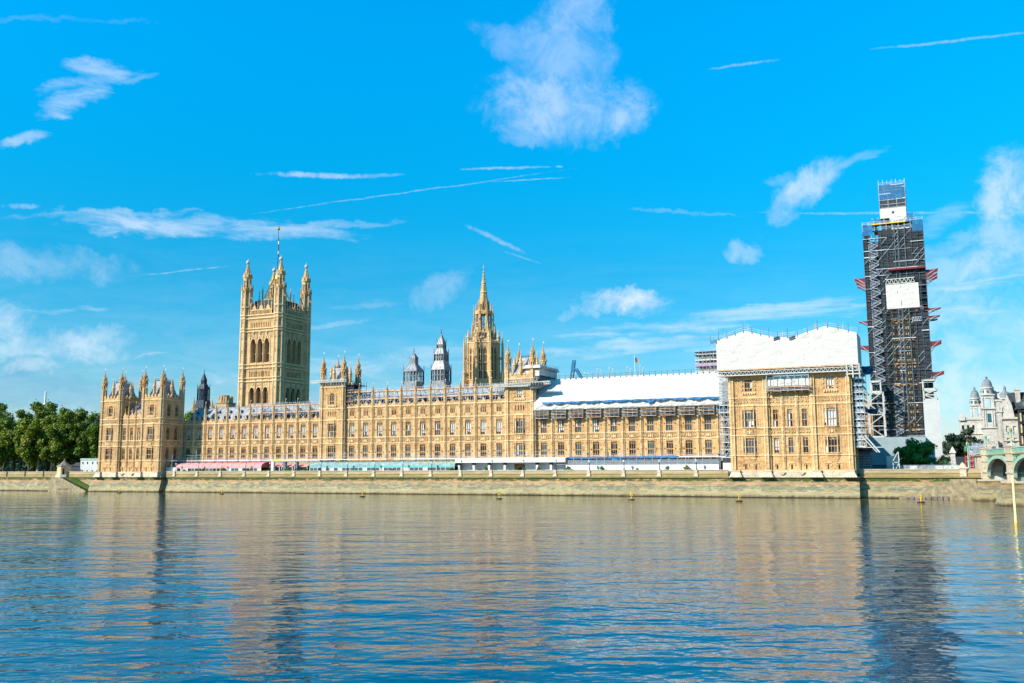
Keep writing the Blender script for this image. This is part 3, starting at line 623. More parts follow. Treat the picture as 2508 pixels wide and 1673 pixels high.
def tower(root, x0, x1, y0, y1, zb, zcorn, zpar, w3, c2, third=False, tz1=0, tsp=4.9, kinds=('dark','mixed'), right=True, slits=True, tr=.95, cut=None, roof=True, rings=None):
    """square pavilion tower in local coordinates; cut = height where sheeting hides the rest"""
    mb = MB(); zt = cut or zpar-1.3; W = x1-x0; D = y1-y0; xm = W/2
    rings = rings or [11.0, 16.3, 18.3, 24.3, c2]+([zcorn] if not cut else [])
    mb.fr = (0, x0, y0)
    # front: canted bays on the two main floors
    o0, o1 = xm-1.9, xm+1.9; hs = []
    if slits: hs = [(xm-1.35, 7.3, .5, 1.3, 1, 0, 'dark', 0, 0), (xm+1.35, 7.3, .5, 1.3, 1, 0, 'dark', 0, 0)]
    orh = [(xm-1.9, xm+1.9, 11.0, 24.35)]
    h3 = [(xm, w3[0], w3[2], w3[1], 3, .3, 'mixed' if kinds[1] == 'mixed' else 'blind_sky', .2, .9 if not cut else 0)]
    if third: h3 += [(xm+s, 25.8, .42, 1.6, 1, 0, 'blind_sky', 0, 0) for s in (-1.3, -.45, .45, 1.3)]
    storeywall(mb, root, 0, W, hs+h3, zb, zt, extra=orh)
    for s in (-1, 1):
        if slits: slit(mb, root, xm+s*1.35)
    corbel(mb, xm, 9.0, 11.0); oriel_face(mb, root, xm, Z1[0], Z1[1], kinds[0], (10.98, 16.4)); oriel_block(mb, xm, 16.4, 18.4, 'stone')
    oriel_face(mb, root, xm, Z2[0]+.05, Z2[1], kinds[1], (18.4, 24.4)); oriel_block(mb, xm, 24.4, 24.75, 'stone_pale', carve=False)
    # right side
    mb.fr = (math.pi/2, x0+W, y0); r_ = []
    if right:
        for xc in (D*.32, D*.68):
            r_ += [(xc, Z1[0], 1.5, Z1[1], 3, .42, 'dark', .14, 0), (xc, Z2[0], 1.5, Z2[1], 3, .4, 'dark', .17, 0)]
            if w3[0]+w3[1] < zt: r_.append((xc, w3[0]-.2, 1.5, w3[1]+.2, 3, .3, 'dark', .2, .7))
    storeywall(mb, root, 0, D, r_, zb, zt)
    if right:
        ribs(mb, D*.5-.35, D*.5+.35, 11.3, 16.1, 2); ribs(mb, D*.5-.35, D*.5+.35, 18.5, 24, 2); ribs(mb, 1.0, D*.32-.9, 11.3, 24, 2); ribs(mb, D*.68+.9, D-1, 11.3, 24, 2)
        for xc in (D*.32, D*.68): carved_band(mb, xc-1.3, xc+1.3, xc, 1.6, 16.52, 18.25)
    for fr, wd in (((math.pi, x1, y1), W), ((-math.pi/2, x0, y1), D)):
        mb.fr = fr; storeywall(mb, root, 0, wd, [], zb, zt)
    for fr, wd, front in (((0, x0, y0), W, 1), ((math.pi/2, x1, y0), D, 0), ((math.pi, x1, y1), W, 0), ((-math.pi/2, x0, y1), D, 0)):
        mb.fr = fr
        for z in rings:
            if z < zt+.5: string(mb, 0, wd, z, p=.2, h=.3, dent=z > 16)
        if front:
            for z0, z1 in ((11.35, 16.0), (18.7, 24.0)): ribs(mb, 1.0, xm-2.1, z0, z1, 3); ribs(mb, xm+2.1, wd-1.0, z0, z1, 3)
            carved_band(mb, 1.0, xm-2.05, 0.5*(xm-1.05), .7, 16.62, 18.25, False); carved_band(mb, xm+2.05, wd-1.0, wd-.5*(xm-1.05), .7, 16.62, 18.25, False)
            carved_band(mb, 1.0, wd-1.0, xm, .01, 24.7, c2-.2, False) if not third else None
            if third: ribs(mb, 1.0, wd-1.0, 27.5, c2-.2, 12); ribs(mb, 1, xm-1.8, 24.8, c2-.2, 3); ribs(mb, xm+1.8, wd-1, 24.8, c2-.2, 3)
            a, b = w3[0], w3[0]+w3[1]
            for s in (-1, 1):
                ribs(mb, xm+s*(w3[2]/2+.75)-.35, xm+s*(w3[2]/2+.75)+.35, a-.6, b, 2)
                for k in range(3): mb.box(xm+s*(w3[2]/2+.75)-.22, xm+s*(w3[2]/2+.75)+.22, -.14, 0, a+.3+k*1.1, a+.9+k*1.1, 'stone_dark'); mb.pr(xm+s*(w3[2]/2+.75), -.15, a+.35+k*1.1, a+.8+k*1.1, .16, .1, 'stone_pale', 5)
                ribs(mb, xm+s*3.1-.4, xm+s*3.1+.4, c2+.35, b+.6, 2)
            for k in range(6): mb.box(xm-1.7+k*.62, xm-1.3+k*.62, -.32, 0, a-.75, a-.35, 'stone_pale')
            mb.box(xm-1.8, xm+1.8, -.3, 0, a-.34, a-.2, 'stone_pale')
    mb.build('wall', root)
    if not cut:
        pb = MB()
        for fr, wd in (((0, x0, y0), W), ((math.pi/2, x1, y0), D), ((math.pi, x1, y1), W), ((-math.pi/2, x0, y1), D)):
            pb.fr = fr; pb.box(.5, wd-.5, 0, .4, zt-.02, zcorn+.3, 'stone'); embattled(pb, .9, wd-.9, zcorn+.3, 0, h=zpar-zcorn-.5, step=1.5); ribs(pb, 1, wd-1, c2+7.2 if zcorn > c2+8 else zcorn-1, zcorn-.1, 12)
        pb.build('parapet', root)
    key = (tr, zb, tz1, tsp, tuple(rings), cut)
    if key not in TURRETS:
        if cut:
            t = MB(); t.pr(0, 0, zb, cut, tr, tr, 'stone')
            for i in range(8):
                a = math.pi/8+i*math.pi/4; t.pr(tr*math.cos(a), tr*math.sin(a), zb, cut, .12, .12, 'stone_pale', 6); am = i*math.pi/4; t.pr(tr*.92*math.cos(am), tr*.92*math.sin(am), zb+.5, cut, .05, .05, 'stone_pale', 4)
            for z in rings: t.pr(0, 0, z-.12, z, tr*1.06, tr*1.22, 'stone_pale'); t.pr(0, 0, z, z+.3, tr*1.22, tr*1.16, 'stone_pale')
            TURRETS[key] = t.mesh('turret')
        else: TURRETS[key] = turret_mesh(tr, zb, tz1, rings, tsp, m='stone')
    for x in (x0+.55, x1-.55):
        for y in (y0+.55, y1-.55): child('turret', TURRETS[key], root, (x, y, 0))
    if roof and not cut:
        rb = MB(); a = 1.3; zr = zcorn+.4; zt_ = zpar+5.2
        rb.frus(x0+a, x1-a, y0+a, y1-a, zr, x0+a+1.9, x1-a-1.9, y0+a+1.9, y1-a-1.9, zt_, 'slate')
        cresting(rb, x0+a+1.9, x1-a-1.9, y0+a+1.9, y1-a-1.9, zt_, h=1.0)
        for sx, sy, an in ((0,-1,0),(1,0,0),(0,1,0),(-1,0,0)):
            cx, cy = (x0+x1)/2+sx*(W/2-2.1), (y0+y1)/2+sy*(D/2-2.1)
            for q in (-1.4, 1.4): rb.pr(cx+q*(sy != 0), cy+q*(sx != 0), zr+1.2, zr+3.4, .35, .04, 'lead_grey', 4); rb.box(cx+q*(sy != 0)-.3, cx+q*(sy != 0)+.3, cy+q*(sx != 0)-.3, cy+q*(sx != 0)+.3, zr, zr+1.3, 'slate_dark')
        ro = rb.build('roof', root)
        cm = MB(); cm.pr(0, 0, 0, 5.0, .55, .5, 'stone'); cm.pr(0, 0, 4.9, 5.4, .7, .6, 'stone_pale'); cm.pr(0, 0, 5.4, 8.0, .5, .06, 'stone'); cm.pr(0, 0, 8, 9, .05, .04, 'white_finial', 4)
        for i in range(8): aa = math.pi/8+i*math.pi/4; cm.pr(.52*math.cos(aa), .52*math.sin(aa), 0, 5.3, .08, .08, 'stone_pale', 4)
        cm = cm.mesh('chimney')
        for cx, cy in (((x0+x1)/2, y0+.9), (x1-.9, (y0+y1)/2), ((x0+x1)/2, y1-.9), (x0+.9, (y0+y1)/2)): child('chimney', cm, ro, (cx, cy, zcorn+.3-.2))
def link(root, x0, x1, y, zt, par=True, kinds=('dark','mixed'), D=8):
    """recessed stretch of three bays between two pavilion towers"""
    mb = MB(); mb.fr = (0, x0, y); L = x1-x0; d = L/3; rows = []
    for i in range(3):
        xc = (i+.5)*d; rows += [(xc, 7.3, .5, 1.3, 1, 0, 'dark', 0, 0), (xc, Z1[0], 1.25, Z1[1], 2, .42, kinds[0], .14, 0), (xc, Z2[0], 1.25, Z2[1], 2, .4, kinds[1], .22, 0)]
    storeywall(mb, root, 0, L, rows, 5.4, zt)
    for z in (10.95, 16.3, 18.3, 24.3, 26.4):
        if z < zt: string(mb, 0, L, z, p=.2, dent=z > 16)
    for i in range(3):
        xc = (i+.5)*d; slit(mb, root, xc); a, b = i*d+.4, (i+1)*d-.4
        sideribs(mb, a, b, xc, 1.25, 11.3, 16.0, .5); sideribs(mb, a, b, xc, 1.25, 18.6, 23.9, .5); carved_band(mb, a, b, xc, .1, 16.55, 18.2, False)
        ribs(mb, xc-.62, xc+.62, 23.3, 24.1, 4)
        if zt > 25.5: carved_band(mb, a, b, xc, .1, 24.7, 26.2, False)
    mb.build('wall', root)
    bt = buttress_mesh(zt+.3, r=.42, rings=(11.0, 16.3, 18.3, 24.3, 26.4), z0=5.4)
    pm = pinnacle(.3, 5.0, m='stone', fin='gilding', rod=.8).mesh('pinnacle')
    for i in (1, 2):
        o = child('buttress', bt, root, (x0+i*d, y, 0))
        if par: child('pinnacle', pm, o, (0, -.1, zt+.3))
    if par:
        pb = MB(); pb.fr = (0, x0, y)
        for i in range(3):
            xc = (i+.5)*d; embattled(pb, i*d+.3, (i+1)*d-.3, zt, 0, h=1.1, step=.9, gable=False)
            pb.slab([(xc-.9,-.1,zt+.6),(xc+.9,-.1,zt+.6),(xc+.4,-.1,zt+1.6),(xc,-.1,zt+2.3),(xc-.4,-.1,zt+1.6)], .3, 'stone'); pb.pr(xc, .05, zt+2.2, zt+3.6, .14, .05, 'gilding', 5)
        pb.build('parapet', root)
        rb = MB(); rb.quad([(x0,y+1,zt+.2),(x1,y+1,zt+.2),(x1,y+6,32.3),(x0,y+6,32.3)], 'slate'); rb.quad([(x0,y+6,32.3),(x1,y+6,32.3),(x1,y+11,zt+.2),(x0,y+11,zt+.2)], 'slate')
        for i in range(9): x = x0+.6+i*(L-1.2)/8; rb.beam((x,y+1,zt+.26), (x,y+6,32.36), .14, 'lead_grey'); rb.beam((x,y+6,32.3), (x,y+6,33.0), .08, 'white_finial')
        for t, q in ((.3, .25), (.3, .75), (.62, .4), (.62, .8)):
            yy, zz, xx = y+1+5*t, zt+.2+(32.3-zt-.2)*t, x0+L*q; rb.box(xx-.3, xx+.3, yy-.5, yy+.3, zz-.1, zz+.7, 'slate_dark'); rb.slab([(xx-.4,yy-.6,zz+.7),(xx+.4,yy-.6,zz+.7),(xx,yy-.6,zz+1.4)], 1.0, 'lead_grey')
        rb.build('roof', root)
def plinth(root, L, towers, D):
    mb = MB(); mb.box(-.35, L+.35, -.4, D, 6.95, 7.15, 'stone_pale'); mb.frus(-.5, L+.5, -.6, D, 5.3, -.35, L+.35, -.4, D, 6.95, 'granite_pale')
    for x in towers:
        mb.frus(x-1.75, x+1.75, -1.7, .5, 5.3, x-1.0, x+1.0, -.9, .5, 6.9, 'granite_pale'); mb.box(x-1.2, x+1.2, -1.0, .5, 6.85, 7.2, 'granite_pale')
    for x in (L*.42, L*.58): mb.frus(x-.3, x+.3, -.8, 0, 5.9, x-.9, x+.9, -.9, 0, 6.6, 'granite_pale')
    mb.build('plinth', root)
sp = thing('palace_pavilion', 'turreted twin towered sandstone end block beside the garden trees and white cabin', 'palace pavilion', (-284.6, 257.8, 0))
tower(sp, 0, 9.7, 0, 10.8, 5.4, 33.1, 35.0, (27.5, 3.9, 2.1), 26.3, tz1=39.9, tsp=3.9, right=True)
tower(sp, 20.2, 29.9, 0, 10.8, 5.4, 33.1, 35.0, (27.5, 3.9, 2.1), 26.3, tz1=39.9, tsp=3.9, right=True)
link(sp, 9.7, 20.2, .8, 26.8)
plinth(sp, 29.9, (1, 9, 21, 29), 10.5)
npv = thing('palace_pavilion', 'sandstone end block hooded by the tall white two-peaked sheeting at the right end', 'palace pavilion', (-50.7, 257.8, 0))
tower(npv, 0, 9.9, 0, 10.8, 5.4, 40, 42, (28.2, 3.2, 1.9), 26.4, cut=33.8, kinds=('mid','mixed'), right=False)
tower(npv, 21.1, 31.0, 0, 10.8, 5.4, 40, 42, (28.2, 3.2, 1.9), 26.4, cut=33.8, kinds=('mid','blind_sky'), right=True)
link(npv, 9.9, 21.1, .5, 30.5, par=False, kinds=('mid', 'mixed'))
plinth(npv, 31.0, (1, 9.2, 21.8, 30), 10.5)
kd = lambda i: 'dark'; kb = lambda i: 'blind_sky'; km = lambda i: 'mixed'; kt = lambda i: 'teal' if i < 3 or i == 6 else 'dark'
palace_range('palace_wing', 'long sandstone range left of the first mid tower, grey slate roof, behind the pink awnings', -254.8, -192.9, 12, 269, False, 25.0, (kd, kb), 28.2, 3.4, 30.6, first_b=False, last_b=False)
palace_range('palace_wing', 'four storey central sandstone range with scaffolded roof between the two mid towers', -183.3, -122.7, 11, 269, True, 29.0, (kd, lambda i: 'blind_sky' if i in (0,1,2,3,7,8,9,10) else 'mixed'), 32.8, 3.0, 34.0, first_b=False, last_b=False)  # second floor panes: white sky reflection painted as pale glass
palace_range('palace_wing', 'sandstone range under the long sloping white sheet with blue tarpaulin hem', -113.1, -51.0, 11, 269, False, 26.4, (kt, lambda i: 'mixed' if i < 5 else 'mid'), 26.3, 0, 0, first_b=False)
t1 = thing('palace_tower', 'left of the two mid facade towers, a steel platform round its parapet', 'tower', (-192.9, 268, 0))
tower(t1, 0, 9.6, 0, 9.8, 6.3, 35.6, 37.4, (29.7, 3.9, 1.9), 28.2, third=True, tz1=41.5, tsp=4.7, kinds=('dark','mixed'), slits=False)
t2 = thing('palace_tower', 'right of the two mid facade towers, under the small white tent', 'tower', (-122.7, 268, 0))
tower(t2, 0, 9.6, 0, 9.8, 6.3, 35.6, 37.4, (29.7, 3.9, 1.9), 28.4, third=True, tz1=41.5, tsp=4.9, kinds=('blind_sky','mid'), slits=False)
# body of the palace behind, roofs and rear pinnacles
bk = thing('palace_rear_block', 'palace roofs behind the river front', 'building', (-285, 281, 0)); mb = MB()
mb.box(2, 262, 4, 40, 6.2, 22, 'stone_soot'); mb.frus(2, 262, 4, 40, 22, 6, 258, 18, 26, 27, 'slate'); mb.build('wall', bk)
bk['label'] = 'low stone and slate blocks of the palace standing behind its river front'
# ------------------------------------------------------------------ great square tower
VT = thing('square_tower', 'tallest square stone tower with four crowned corner turrets and a flagpole', 'tower', (-294.2, 348.4, 0))
def vt():
    s = 19.4; mb = MB(); yw = -1.3
    rg = [33, 48.0, 49.6, 54.3, 55.9, 71.5, 72.8, 77.6, 79.2, 83.2]
    for k, fr in enumerate(((0, 0, 0), (math.pi/2, s, 0), (math.pi, s, s), (-math.pi/2, 0, s))):
        mb.fr = fr; c = s/2; holes = []
        for dx in (-3.9, 0, 3.9): holes += [(c+dx-1.5, c+dx+1.5, 56.9, 68.2), (c+dx-1.5, c+dx+1.5, 37.6, 45.4)]
        for i in range(12): x = c-5.6+i*1.0+(i//4)*.0; holes += [(x-.27, x+.27, 73.3, 75.8), (x-.27, x+.27, 50.2, 52.7)] if True else []
        mb.wall(2.2, s-2.2, 7, 79.6, holes, 'stone_tower', y=yw, t=1.9, bm='cloth_dark')
        for dx in (-3.9, 0, 3.9):
            for z1, hh in ((68.2, 2.6), (45.4, 2.2)):
                for sg in (-1, 1):
                    pr = [(c+dx+sg*1.5, yw+.05, z1-hh)]
                    for i in range(7):
                        u = i/6; pr.append((c+dx+sg*1.5*(1-u), yw+.05, z1-hh+hh*math.sqrt(1-(1-u)**2)*.98))
                    for p, q in zip(pr[1:], pr[2:]):
                        mb.quad([p, q, (q[0], q[1], z1+.01), (p[0], p[1], z1+.01)], 'stone_tower')
                        mb.beam((p[0]+sg*.1, yw-.1, p[2]+.1), (q[0]+sg*.1, yw-.1, q[2]+.1), .28, 'stone_pale')
            # ogee finial and hood
            for sg in (-1, 1): mb.beam((c+dx+sg*1.7, yw-.1, 66.2), (c+dx, yw-.15, 69.8), .3, 'stone_pale')
            mb.beam((c+dx, yw-.15, 69.5), (c+dx, yw-.15, 72.2), .36, 'stone_pale'); mb.pr(c+dx, yw-.25, 70.6, 71.2, .5, .4, 'stone_pale', 6)
            carving(mb, c+dx, 46.0, 2.0, 1.9, yw-.05)
            for x in (c+dx-1.95, c+dx+1.95): mb.pr(x, yw-.05, 36, 71, .24, .2, 'stone_pale', 6); mb.pr(x, yw-.1, 68.5, 71.3, .34, .02, 'stone_pale', 4)
        for z in rg[1:9]: mb.box(2, s-2, yw-.35, yw+.05, z, z+.45, 'stone_pale'); mb.frus(2, s-2, yw-.05, yw+.05, z-.35, 2, s-2, yw-.32, yw+.05, z-.001, 'stone_tower'); [mb.box(2.4+j*.7, 2.7+j*.7, yw-.3, yw, z-.4, z-.1, 'stone_dark') for j in range(21)]
        for z0, z1, n in ((55.9, 56.8, 26), (52.9, 54.1, 26), (60, 60.1, 1), (46, 47.8, 20), (76, 77.3, 30), (78.1, 79.1, 30), (68.5, 71.3, 24)): 
            ribs(mb, 2.6, s-2.6, z0, z1, n, y=yw, p=.1, w=.11, heads=z1-z0 > 2)
        # parapet of gabled openings
        for dx in (-4.0, 0, 4.0):
            xx = c+dx
            for j in range(5): mb.box(xx-1.75+j*.8, xx-1.45+j*.8, yw-.05, yw+.35, 79.6, 81.9, 'stone_tower')
            mb.box(xx-1.8, xx+1.8, yw-.1, yw+.4, 81.6, 82.0, 'stone_pale')
            mb.slab([(xx-1.0,yw-.12,82.0),(xx+1.0,yw-.12,82.0),(xx+.9,yw-.12,83.2),(xx,yw-.12,84.3),(xx-.9,yw-.12,83.2)], .4, 'stone_tower'); mb.pr(xx, yw+.1, 84.2, 86.4, .2, .05, 'stone_pale', 5)
            for e in (-2.0, 2.0): mb.pr(xx+e, yw, 79.6, 84.0, .28, .25, 'stone_pale', 6); mb.pr(xx+e, yw, 84.0, 86.0, .32, .04, 'stone_pale', 6)
    mb.build('wall', VT)
    for k, (a, ox, oy) in enumerate(((0, 0, 0), (math.pi/2, s, 0))):
        for dx in (-3.9, 0, 3.9):
            window(VT, (a, ox, oy), s/2+dx, 57.2, 1.5, 9.4, 1, .42, 'dark', 0, 'stone_tower', .9, y=yw+1.4)
            window(VT, (a, ox, oy), s/2+dx, 37.8, 2.2, 6.6, 2, 0, 'dark', .2, 'stone_tower', 0, y=yw+1.0)
    tm = bpy.data.meshes
    m_ = MB(); r = 2.5
    m_.pr(0, 0, 7, 87.6, r, r, 'stone_tower'); [m_.pr(0, 0, z, z+.22, r*1.02, r*1.02, 'stone_pale') for z in (36.5, 40, 44, 51.5, 59.5, 63.3, 67, 75.2, 81, 85.5)]
    for i in range(8):
        a = math.pi/8+i*math.pi/4; m_.pr(r*math.cos(a), r*math.sin(a), 7, 91.3, .36, .34, 'stone_pale', 6)
        for da in (-.14, .14): am = i*math.pi/4+da; m_.pr(r*.93*math.cos(am), r*.93*math.sin(am), 7, 87.4, .1, .1, 'stone_pale', 4)
        am = i*math.pi/4
        [m_.pr(r*.93*math.cos(am), r*.93*math.sin(am), z, z+.8, .2, .2, 'stone_dark', 4, am+math.pi/4) for z in (44.5, 52.8, 62, 68, 75.6, 82)]
        m_.pr(r*.9*math.cos(am), r*.9*math.sin(am), 87.6, 91.2, .1, .1, 'stone_tower', 4)
    for z in rg: m_.pr(0, 0, z-.2, z, r*1.03, r*1.17, 'stone_pale'); m_.pr(0, 0, z, z+.5, r*1.17, r*1.14, 'stone_pale')
    m_.pr(0, 0, 87.5, 91.3, r*.35, r*.35, 'stone_soot'); m_.pr(0, 0, 91.0, 91.7, r*.98, r*1.22, 'stone_pale')
    for i in range(8):
        a = math.pi/8+i*math.pi/4
        m_.pr(r*1.1*math.cos(a), r*1.1*math.sin(a), 91.6, 94.6, .3, .05, 'stone_tower', 5); m_.pr(r*.66*math.cos(a), r*.66*math.sin(a), 91.6, 98.0, .34, .3, 'stone_tower', 5)
        am = i*math.pi/4; m_.pr(r*.82*math.cos(am), r*.82*math.sin(am), 91.5, 93.0, .6, .5, 'stone_tower', 4, am+math.pi/4); m_.pr(r*.72*math.cos(am), r*.72*math.sin(am), 97.8, 100.4, .62, .05, 'stone_tower', 5)
    m_.pr(0, 0, 91.5, 98, r*.22, r*.22, 'stone_soot'); m_.pr(0, 0, 96.2, 98.3, r*.7, r*.86, 'stone_pale')
    m_.pr(0, 0, 98.3, 99.6, r*.8, r*.66, 'stone_tower'); m_.pr(0, 0, 99.6, 104.6, r*.58, .28, 'stone_tower')
    for j in range(6):
        for i in range(8): a = math.pi/8+i*math.pi/4; rr = r*(.58-.075*j); m_.pr(rr*math.cos(a), rr*math.sin(a), 99.6+j*.8, 100.1+j*.8, .16, .05, 'stone_tower', 4)
    m_.lathe(0, 0, [(.25, 104.3), (.7, 104.8), (.95, 105.4), (.7, 106.0), (.3, 106.2), (.16, 106.4), (.12, 107.4)], 'white_finial')
    tm = m_.mesh('turret')
    for x in (0, s):
        for y in (0, s): child('turret', tm, VT, (x, y, 0))
    rb = MB(); rb.frus(.2, s-.2, .2, s-.2, 79.7, 2.6, s-2.6, 2.6, s-2.6, 86.9, 'slate_dark'); rb.box(0, s, -.5, s+.5, 79, 79.7, 'slate_dark')
    ro = rb.build('roof', VT)
    cb = MB(); cresting(cb, 3.6, s-3.6, 3.6, s-3.6, 86.9, 'gilding', 1.7, .7); cresting(cb, 1, s-1, 1, s-1, 84.4, 'iron_blue', .8, .8)
    for x in (4, s/2, s-4):
        for y in (4, s/2, s-4):
            if (x, y) != (s/2, s/2): cb.pr(x, y, 86.9, 91.5, .16, .12, 'iron_blue', 5); cb.pr(x, y, 91.4, 92, .26, .2, 'white_finial', 6)
    cb.build('cresting', ro)
    gb = MB(); c = s/2
    for ax, ay in ((-1,-1),(1,-1),(1,1),(-1,1)):
        p0 = (c+ax*4.6, c+ay*4.6, 87.2); p1 = (c+ax*.8, c+ay*.8, 99.5)
        gb.beam(p0, p1, .5, 'gilding'); gb.beam((c+ax*4.6, c+ay*4.6, 87.2), (c+ax*4.6, c+ay*4.6, 91.5), .35, 'iron_blue'); gb.pr(c+ax*4.6, c+ay*4.6, 91.3, 94.5, .4, .05, 'stone_tower', 6)
        for t in (.25, .5, .75):
            q = [p0[i]+(p1[i]-p0[i])*t for i in range(3)]; gb.beam(q, (c, c, q[2]), .25, 'gilding'); gb.beam((q[0],q[1],q[2]), (q[0],q[1],87.2), .16, 'gilding')
    gb.pr(c, c, 98.5, 101.5, .9, .4, 'gilding'); gb.build('iron_crown', VT)
    fp = MB(); fp.pr(c, c, 86, 122.3, .2, .11, 'iron_blue', 8); fp.lathe(c, c, [(.2,122.2),(.6,122.6),(.75,123.1),(.5,123.6),(.15,123.9),(.35,124.2),(.05,124.8)], 'gilding')
    for q in ((-6,-6),(6,-6)): fp.beam((c+q[0], c+q[1], 87), (c, c, 116), .035, 'iron_blue')
    fo = fp.build('flagpole', VT)
    fl = MB(); 
    for k in range(6): z = 118.5-k*1.6; fl.box(c+.12, c+.38+.08*(k % 2), c-.2, c+.2, z-1.5, z, ('tarp_red', 'flag_white', 'flag_blue')[k % 3])
    tag(fl.build('flag', None, VT.location), 'furled red, white and blue flag on the square tower flagpole', 'flag')
vt()
from mathutils import noise as mn
def lattice(mb, p, q, h, m='steel_pipe', step=1.0, w=.09, up=(0,0,1)):
    p = Vector(p); q = Vector(q); u = Vector(up)*h; L = (q-p).length; n = max(1, round(L/step))
    mb.beam(p, q, w*1.5, m); mb.beam(p+u, q+u, w*1.5, m)
    for i in range(n):
        a = p+(q-p)*(i/n); c = p+(q-p)*((i+.5)/n); b = p+(q-p)*((i+1)/n); mb.beam(a, c+u, w, m); mb.beam(c+u, b, w, m)
def scaffold(root, x0, x1, y0, y1, z0, zs, dx=2.0, m='steel_pipe', bm_='plank', w=.11, seed=1, over=1.2, brace=.4, board=True, back=True, rails=True, thick=.16):
    """tube scaffold in local coordinates: uprights, ledgers and guard rails; boards on each lift"""
    rnd = random.Random(seed); mb = MB(); bb = MB(); n = max(1, round((x1-x0)/dx)); xs = [x0+(x1-x0)*i/n for i in range(n+1)]; ys = [y0, y1] if back else [y0]
    for x in xs:
        for y in ys: mb.beam((x, y, z0), (x, y, zs[-1]+over*(1+.6*rnd.random())), w, m)
    prev = z0
    for z in zs:
        for y in ys: mb.beam((x0-.2, y, z), (x1+.2, y, z), w, m)
        if rails: mb.beam((x0-.2, y0, z+1.0), (x1+.2, y0, z+1.0), w*.8, m); mb.beam((x0-.2, y0, z+.5), (x1+.2, y0, z+.5), w*.7, m)
        if back:
            for x in xs: mb.beam((x, y0-.3, z-.05), (x, y1+.2, z-.05), w*.8, m)
        if board: bb.box(x0, x1, y0+.08, y1-.05, z+.06, z+.06+.06, 'plank_grey'); bb.box(x0, x1, y0-.08, y0-.02, z+.02, z+.02+thick, bm_)
        for i in range(n):
            if rnd.random() < brace:
                a, b = (xs[i], xs[i+1]) if rnd.random() < .5 else (xs[i+1], xs[i]); mb.beam((a, y0-.04, prev), (b, y0-.04, z), w*.8, m)
        prev = z
    mb.build('frame', root)
    if board: bb.build('boards', root)
def cloth(mb, P, nu, nv, amp, m, freq=.5, thick=0):
    """wrinkled sheet: P(u,v) -> point, pushed by noise along y"""
    vs = []
    for j in range(nv+1):
        for i in range(nu+1):
            p = Vector(P(i/nu, j/nv)); k = mn.noise(Vector((p.x*freq, p.y*freq, p.z*freq*2)))*amp + mn.noise(Vector((p.x*freq*3, p.y, p.z*freq*5)))*amp*.35
            vs.append((p.x, p.y-k, p.z+k*.25))
    fs = [(j*(nu+1)+i, j*(nu+1)+i+1, (j+1)*(nu+1)+i+1, (j+1)*(nu+1)+i) for j in range(nv) for i in range(nu)]
    mb.add(vs, fs, m)
def poly(pts):
    def f(t):
        for (a, za), (b, zb) in zip(pts, pts[1:]):
            if t <= b or (b, zb) == pts[-1]: return za+(zb-za)*(t-a)/(b-a)
    return f
# ---- white sheeting over the right end block
o = thing('roof_sheeting', 'tall white two-peaked sheeting box wrapped over the right end block roof', 'sheeting', (-53.7, 256.2, 34.3))
top = poly([(0, 8.2), (8, 10.4), (15.8, 8.1), (20.9, 8.1), (28.5, 10.4), (36.4, 8.2)])
mb = MB(); cloth(mb, lambda u, v: (36.4*u, 0, top(36.4*u)*v), 60, 16, .12, 'white_sheet', .4)
cloth(mb, lambda u, v: (36.4, 13*u, top(36.4)*v), 20, 16, .0, 'white_sheet'); cloth(mb, lambda u, v: (0, 13*(1-u), top(0)*v), 12, 8, 0, 'white_sheet')
cloth(mb, lambda u, v: (36.4*u, 13*v, top(36.4*u)), 60, 4, 0, 'white_sheet'); cloth(mb, lambda u, v: (36.4*(1-u), 13, top(36.4*(1-u))*v), 40, 4, 0, 'white_sheet')
mb.build('sheet', o)
mb = MB()
for x in range(0, 37, 2): mb.beam((x, .1, -.1), (x, 12.9, -.1), .12, 'steel_dark')
for a, b in ((-1.5, 16.5), (16.5, 37)):
    xs = [a+i*(b-a)/8 for i in range(9)]
    for p, q in zip(xs, xs[1:]):
        zp, zq = top(min(36.4, max(0, p)))+1.0, top(min(36.4, max(0, q)))+1.0
        for k in (0, -.5): mb.beam((p, -.1, zp+k), (q, -.1, zq+k), .09, 'steel_pipe')
    for i, x in enumerate(xs): z = top(min(36.4, max(0, x))); mb.beam((x, -.1, z-.4), (x, -.1, z+1.3+(i % 3 == 1)*1.0), .09, 'steel_dark')
for x in (8.5, 17.6, 26, 33): q = MB(); q.pr(x, 2, top(x)-.1, top(x)+2.2, .22, .05, 'stone_soot', 6); q.build('finial', o)
for a in (-1.5, 15.4, 19.4): q = MB(); lattice(q, (a, -.2, top(max(0, a))-.9), (a+1.6, -.2, top(max(0, a))-.5), .6, 'steel_dark', .6); q.build('corner_bracket', o)
mb.build('edge_rails', o)
mb = MB(); mb.box(-.3, 36.8, -.12, .02, -.35, -.02, 'plank'); mb.box(.4, 36.2, .6, 12.6, -.9, -.45, 'dark_hoarding')
mb.build('edge_board', o)
o = thing('truss_platform', 'white steel lattice girder under the tall sheeting box', 'scaffolding', (-54.0, 256.3, 32.5))
mb = MB(); lattice(mb, (0, -.2, .15), (37.4, -.2, .15), .95, 'steel_white', 1.05, .12); lattice(mb, (0, 1.4, .15), (37.4, 1.4, .15), .95, 'steel_pipe', 1.05, .1)
for i in range(19): x = .3+i*2; mb.beam((x, -.2, 1.0), (x, -.2, 1.9), .12, 'steel_pipe'); mb.beam((x, -.2, .1), (x, 1.4, .1), .1, 'steel_pipe')
for x in (33.9, 35.3, 36.9): mb.beam((x, -.4, -1.8), (x, -.4, 1.8), .3, 'steel_white')
